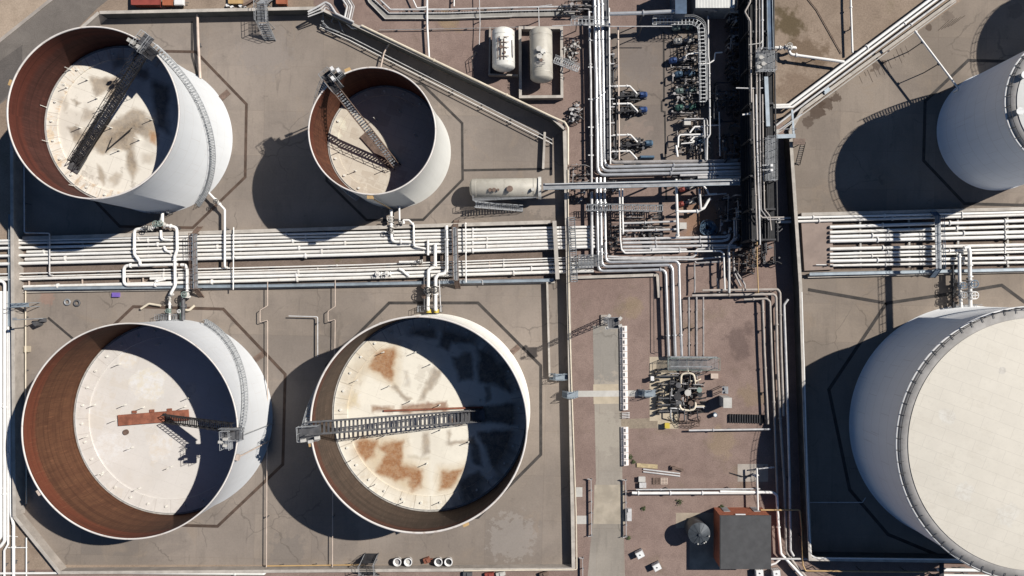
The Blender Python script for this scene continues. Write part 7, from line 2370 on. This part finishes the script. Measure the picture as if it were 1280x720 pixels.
# dark steel stands on the tanks' manifolds
for (x, y, n, lab) in ((204, 264, 12, 'small valve platform under the lower edge of the top left tank'), (490, 258, 10, 'small valve platform under the lower edge of the small open tank'), (214, 396, 12, 'small valve platform at the upper edge of the rust lined tank'),
                       (539, 386, 14, 'small valve platform at the upper edge of the gangway tank'), (1204, 384, 14, 'small valve platform at the upper edge of the huge closed tank')):
    c = W(x, y)
    t = empty('valve_platform', (c.x, c.y, 0), lab, 'platform', 'valve platforms at the tank outlets')
    g = MB()
    for i in range(n):
        g.box((c.x - n * .13 + i * .26, c.y, .8), (.1, .9, .05))
    g.build('grating', M['grating'], t)
    r = MB()
    rail_mesh([(c.x - n * .13, c.y - .45, .8), (c.x - n * .13, c.y + .45, .8), (c.x + n * .13, c.y + .45, .8), (c.x + n * .13, c.y - .45, .8)], 1.0, .9, .035, r)
    r.build('handrail', M['steel'], t)
    for (dx, dy) in ((-n * .13, -.4), (n * .13, -.4), (-n * .13, .4), (n * .13, .4)):
        MB().box((c.x + dx, c.y + dy, .39), (.08, .08, .77)).build('leg', M['mid'], t)
# dark frame under the lower right pipes
mb = MB()
for (x, y) in ((1170, 700), (1183, 700), (1170, 722), (1183, 722)):
    p = W(x, y, 1.9)
    mb.box((p.x, p.y, .95), (.14, .14, 1.9))
mb.beam(W(1168, 700, 1.9), W(1186, 700, 1.9), .3, .2)
mb.beam(W(1168, 722, 1.9), W(1186, 722, 1.9), .3, .2)
mb.beam(W(1177, 697, 2.0), W(1177, 726, 2.0), .7, .1)
tag(mb.build('pipe_stand', M['dark']), 'dark steel stand over the white pipes at the bottom right', 'pipe support')

# ================================================================== LIGHT, SKY, CAMERA
az = math.atan2(3.35, 7.7)                      # towards the sun, from +X
el = math.atan2(1.0, math.hypot(7.7, 3.35) / 8.0)
to_sun = Vector((math.cos(az) * math.cos(el), math.sin(az) * math.cos(el), math.sin(el)))
sl = D.lights.new('Sun', 'SUN')
sl.energy = 5.0
sl.angle = R_(0.5)
sl.color = (1.0, 0.955, 0.89)
so = D.objects.new('Sun', sl)
COL.objects.link(so)
so.rotation_euler = (-to_sun).to_track_quat('-Z', 'Y').to_euler()
so.location = to_sun * 200
w = D.worlds.new('World')
scene.world = w
w.use_nodes = True
nt = w.node_tree
sky = nt.nodes.new('ShaderNodeTexSky')
sky.sky_type = 'NISHITA'
sky.sun_disc = False
sky.altitude = 1500
sky.air_density = 1.0
sky.dust_density = 0.0
sky.ozone_density = 6.0
sky.sun_elevation = el
sky.sun_rotation = math.atan2(to_sun.x, to_sun.y)
nt.links.new(sky.outputs[0], nt.nodes['Background'].inputs[0])
nt.nodes['Background'].inputs[1].default_value = 0.05

cam = D.cameras.new('Camera')
co = D.objects.new('Camera', cam)
COL.objects.link(co)
co.location = (0, 0, H)
co.rotation_euler = (0, 0, 0)
cam.sensor_width = 36.0
cam.sensor_fit = 'HORIZONTAL'
cam.lens = 36.0 * (K * H) / 1280.0
cam.shift_x = -(VX - 640.0) / 1280.0
cam.shift_y = (VY - 360.0) / 1280.0
cam.clip_end = 5000
scene.camera = co
scene.render.engine = 'CYCLES'
scene.cycles.max_bounces = 3
scene.cycles.diffuse_bounces = 1
scene.render.resolution_x = 1024
scene.render.resolution_y = 576
scene.view_settings.view_transform = 'Standard'
scene.view_settings.look = 'None'
scene.view_settings.exposure = 0.10
scene.view_settings.gamma = 1.0
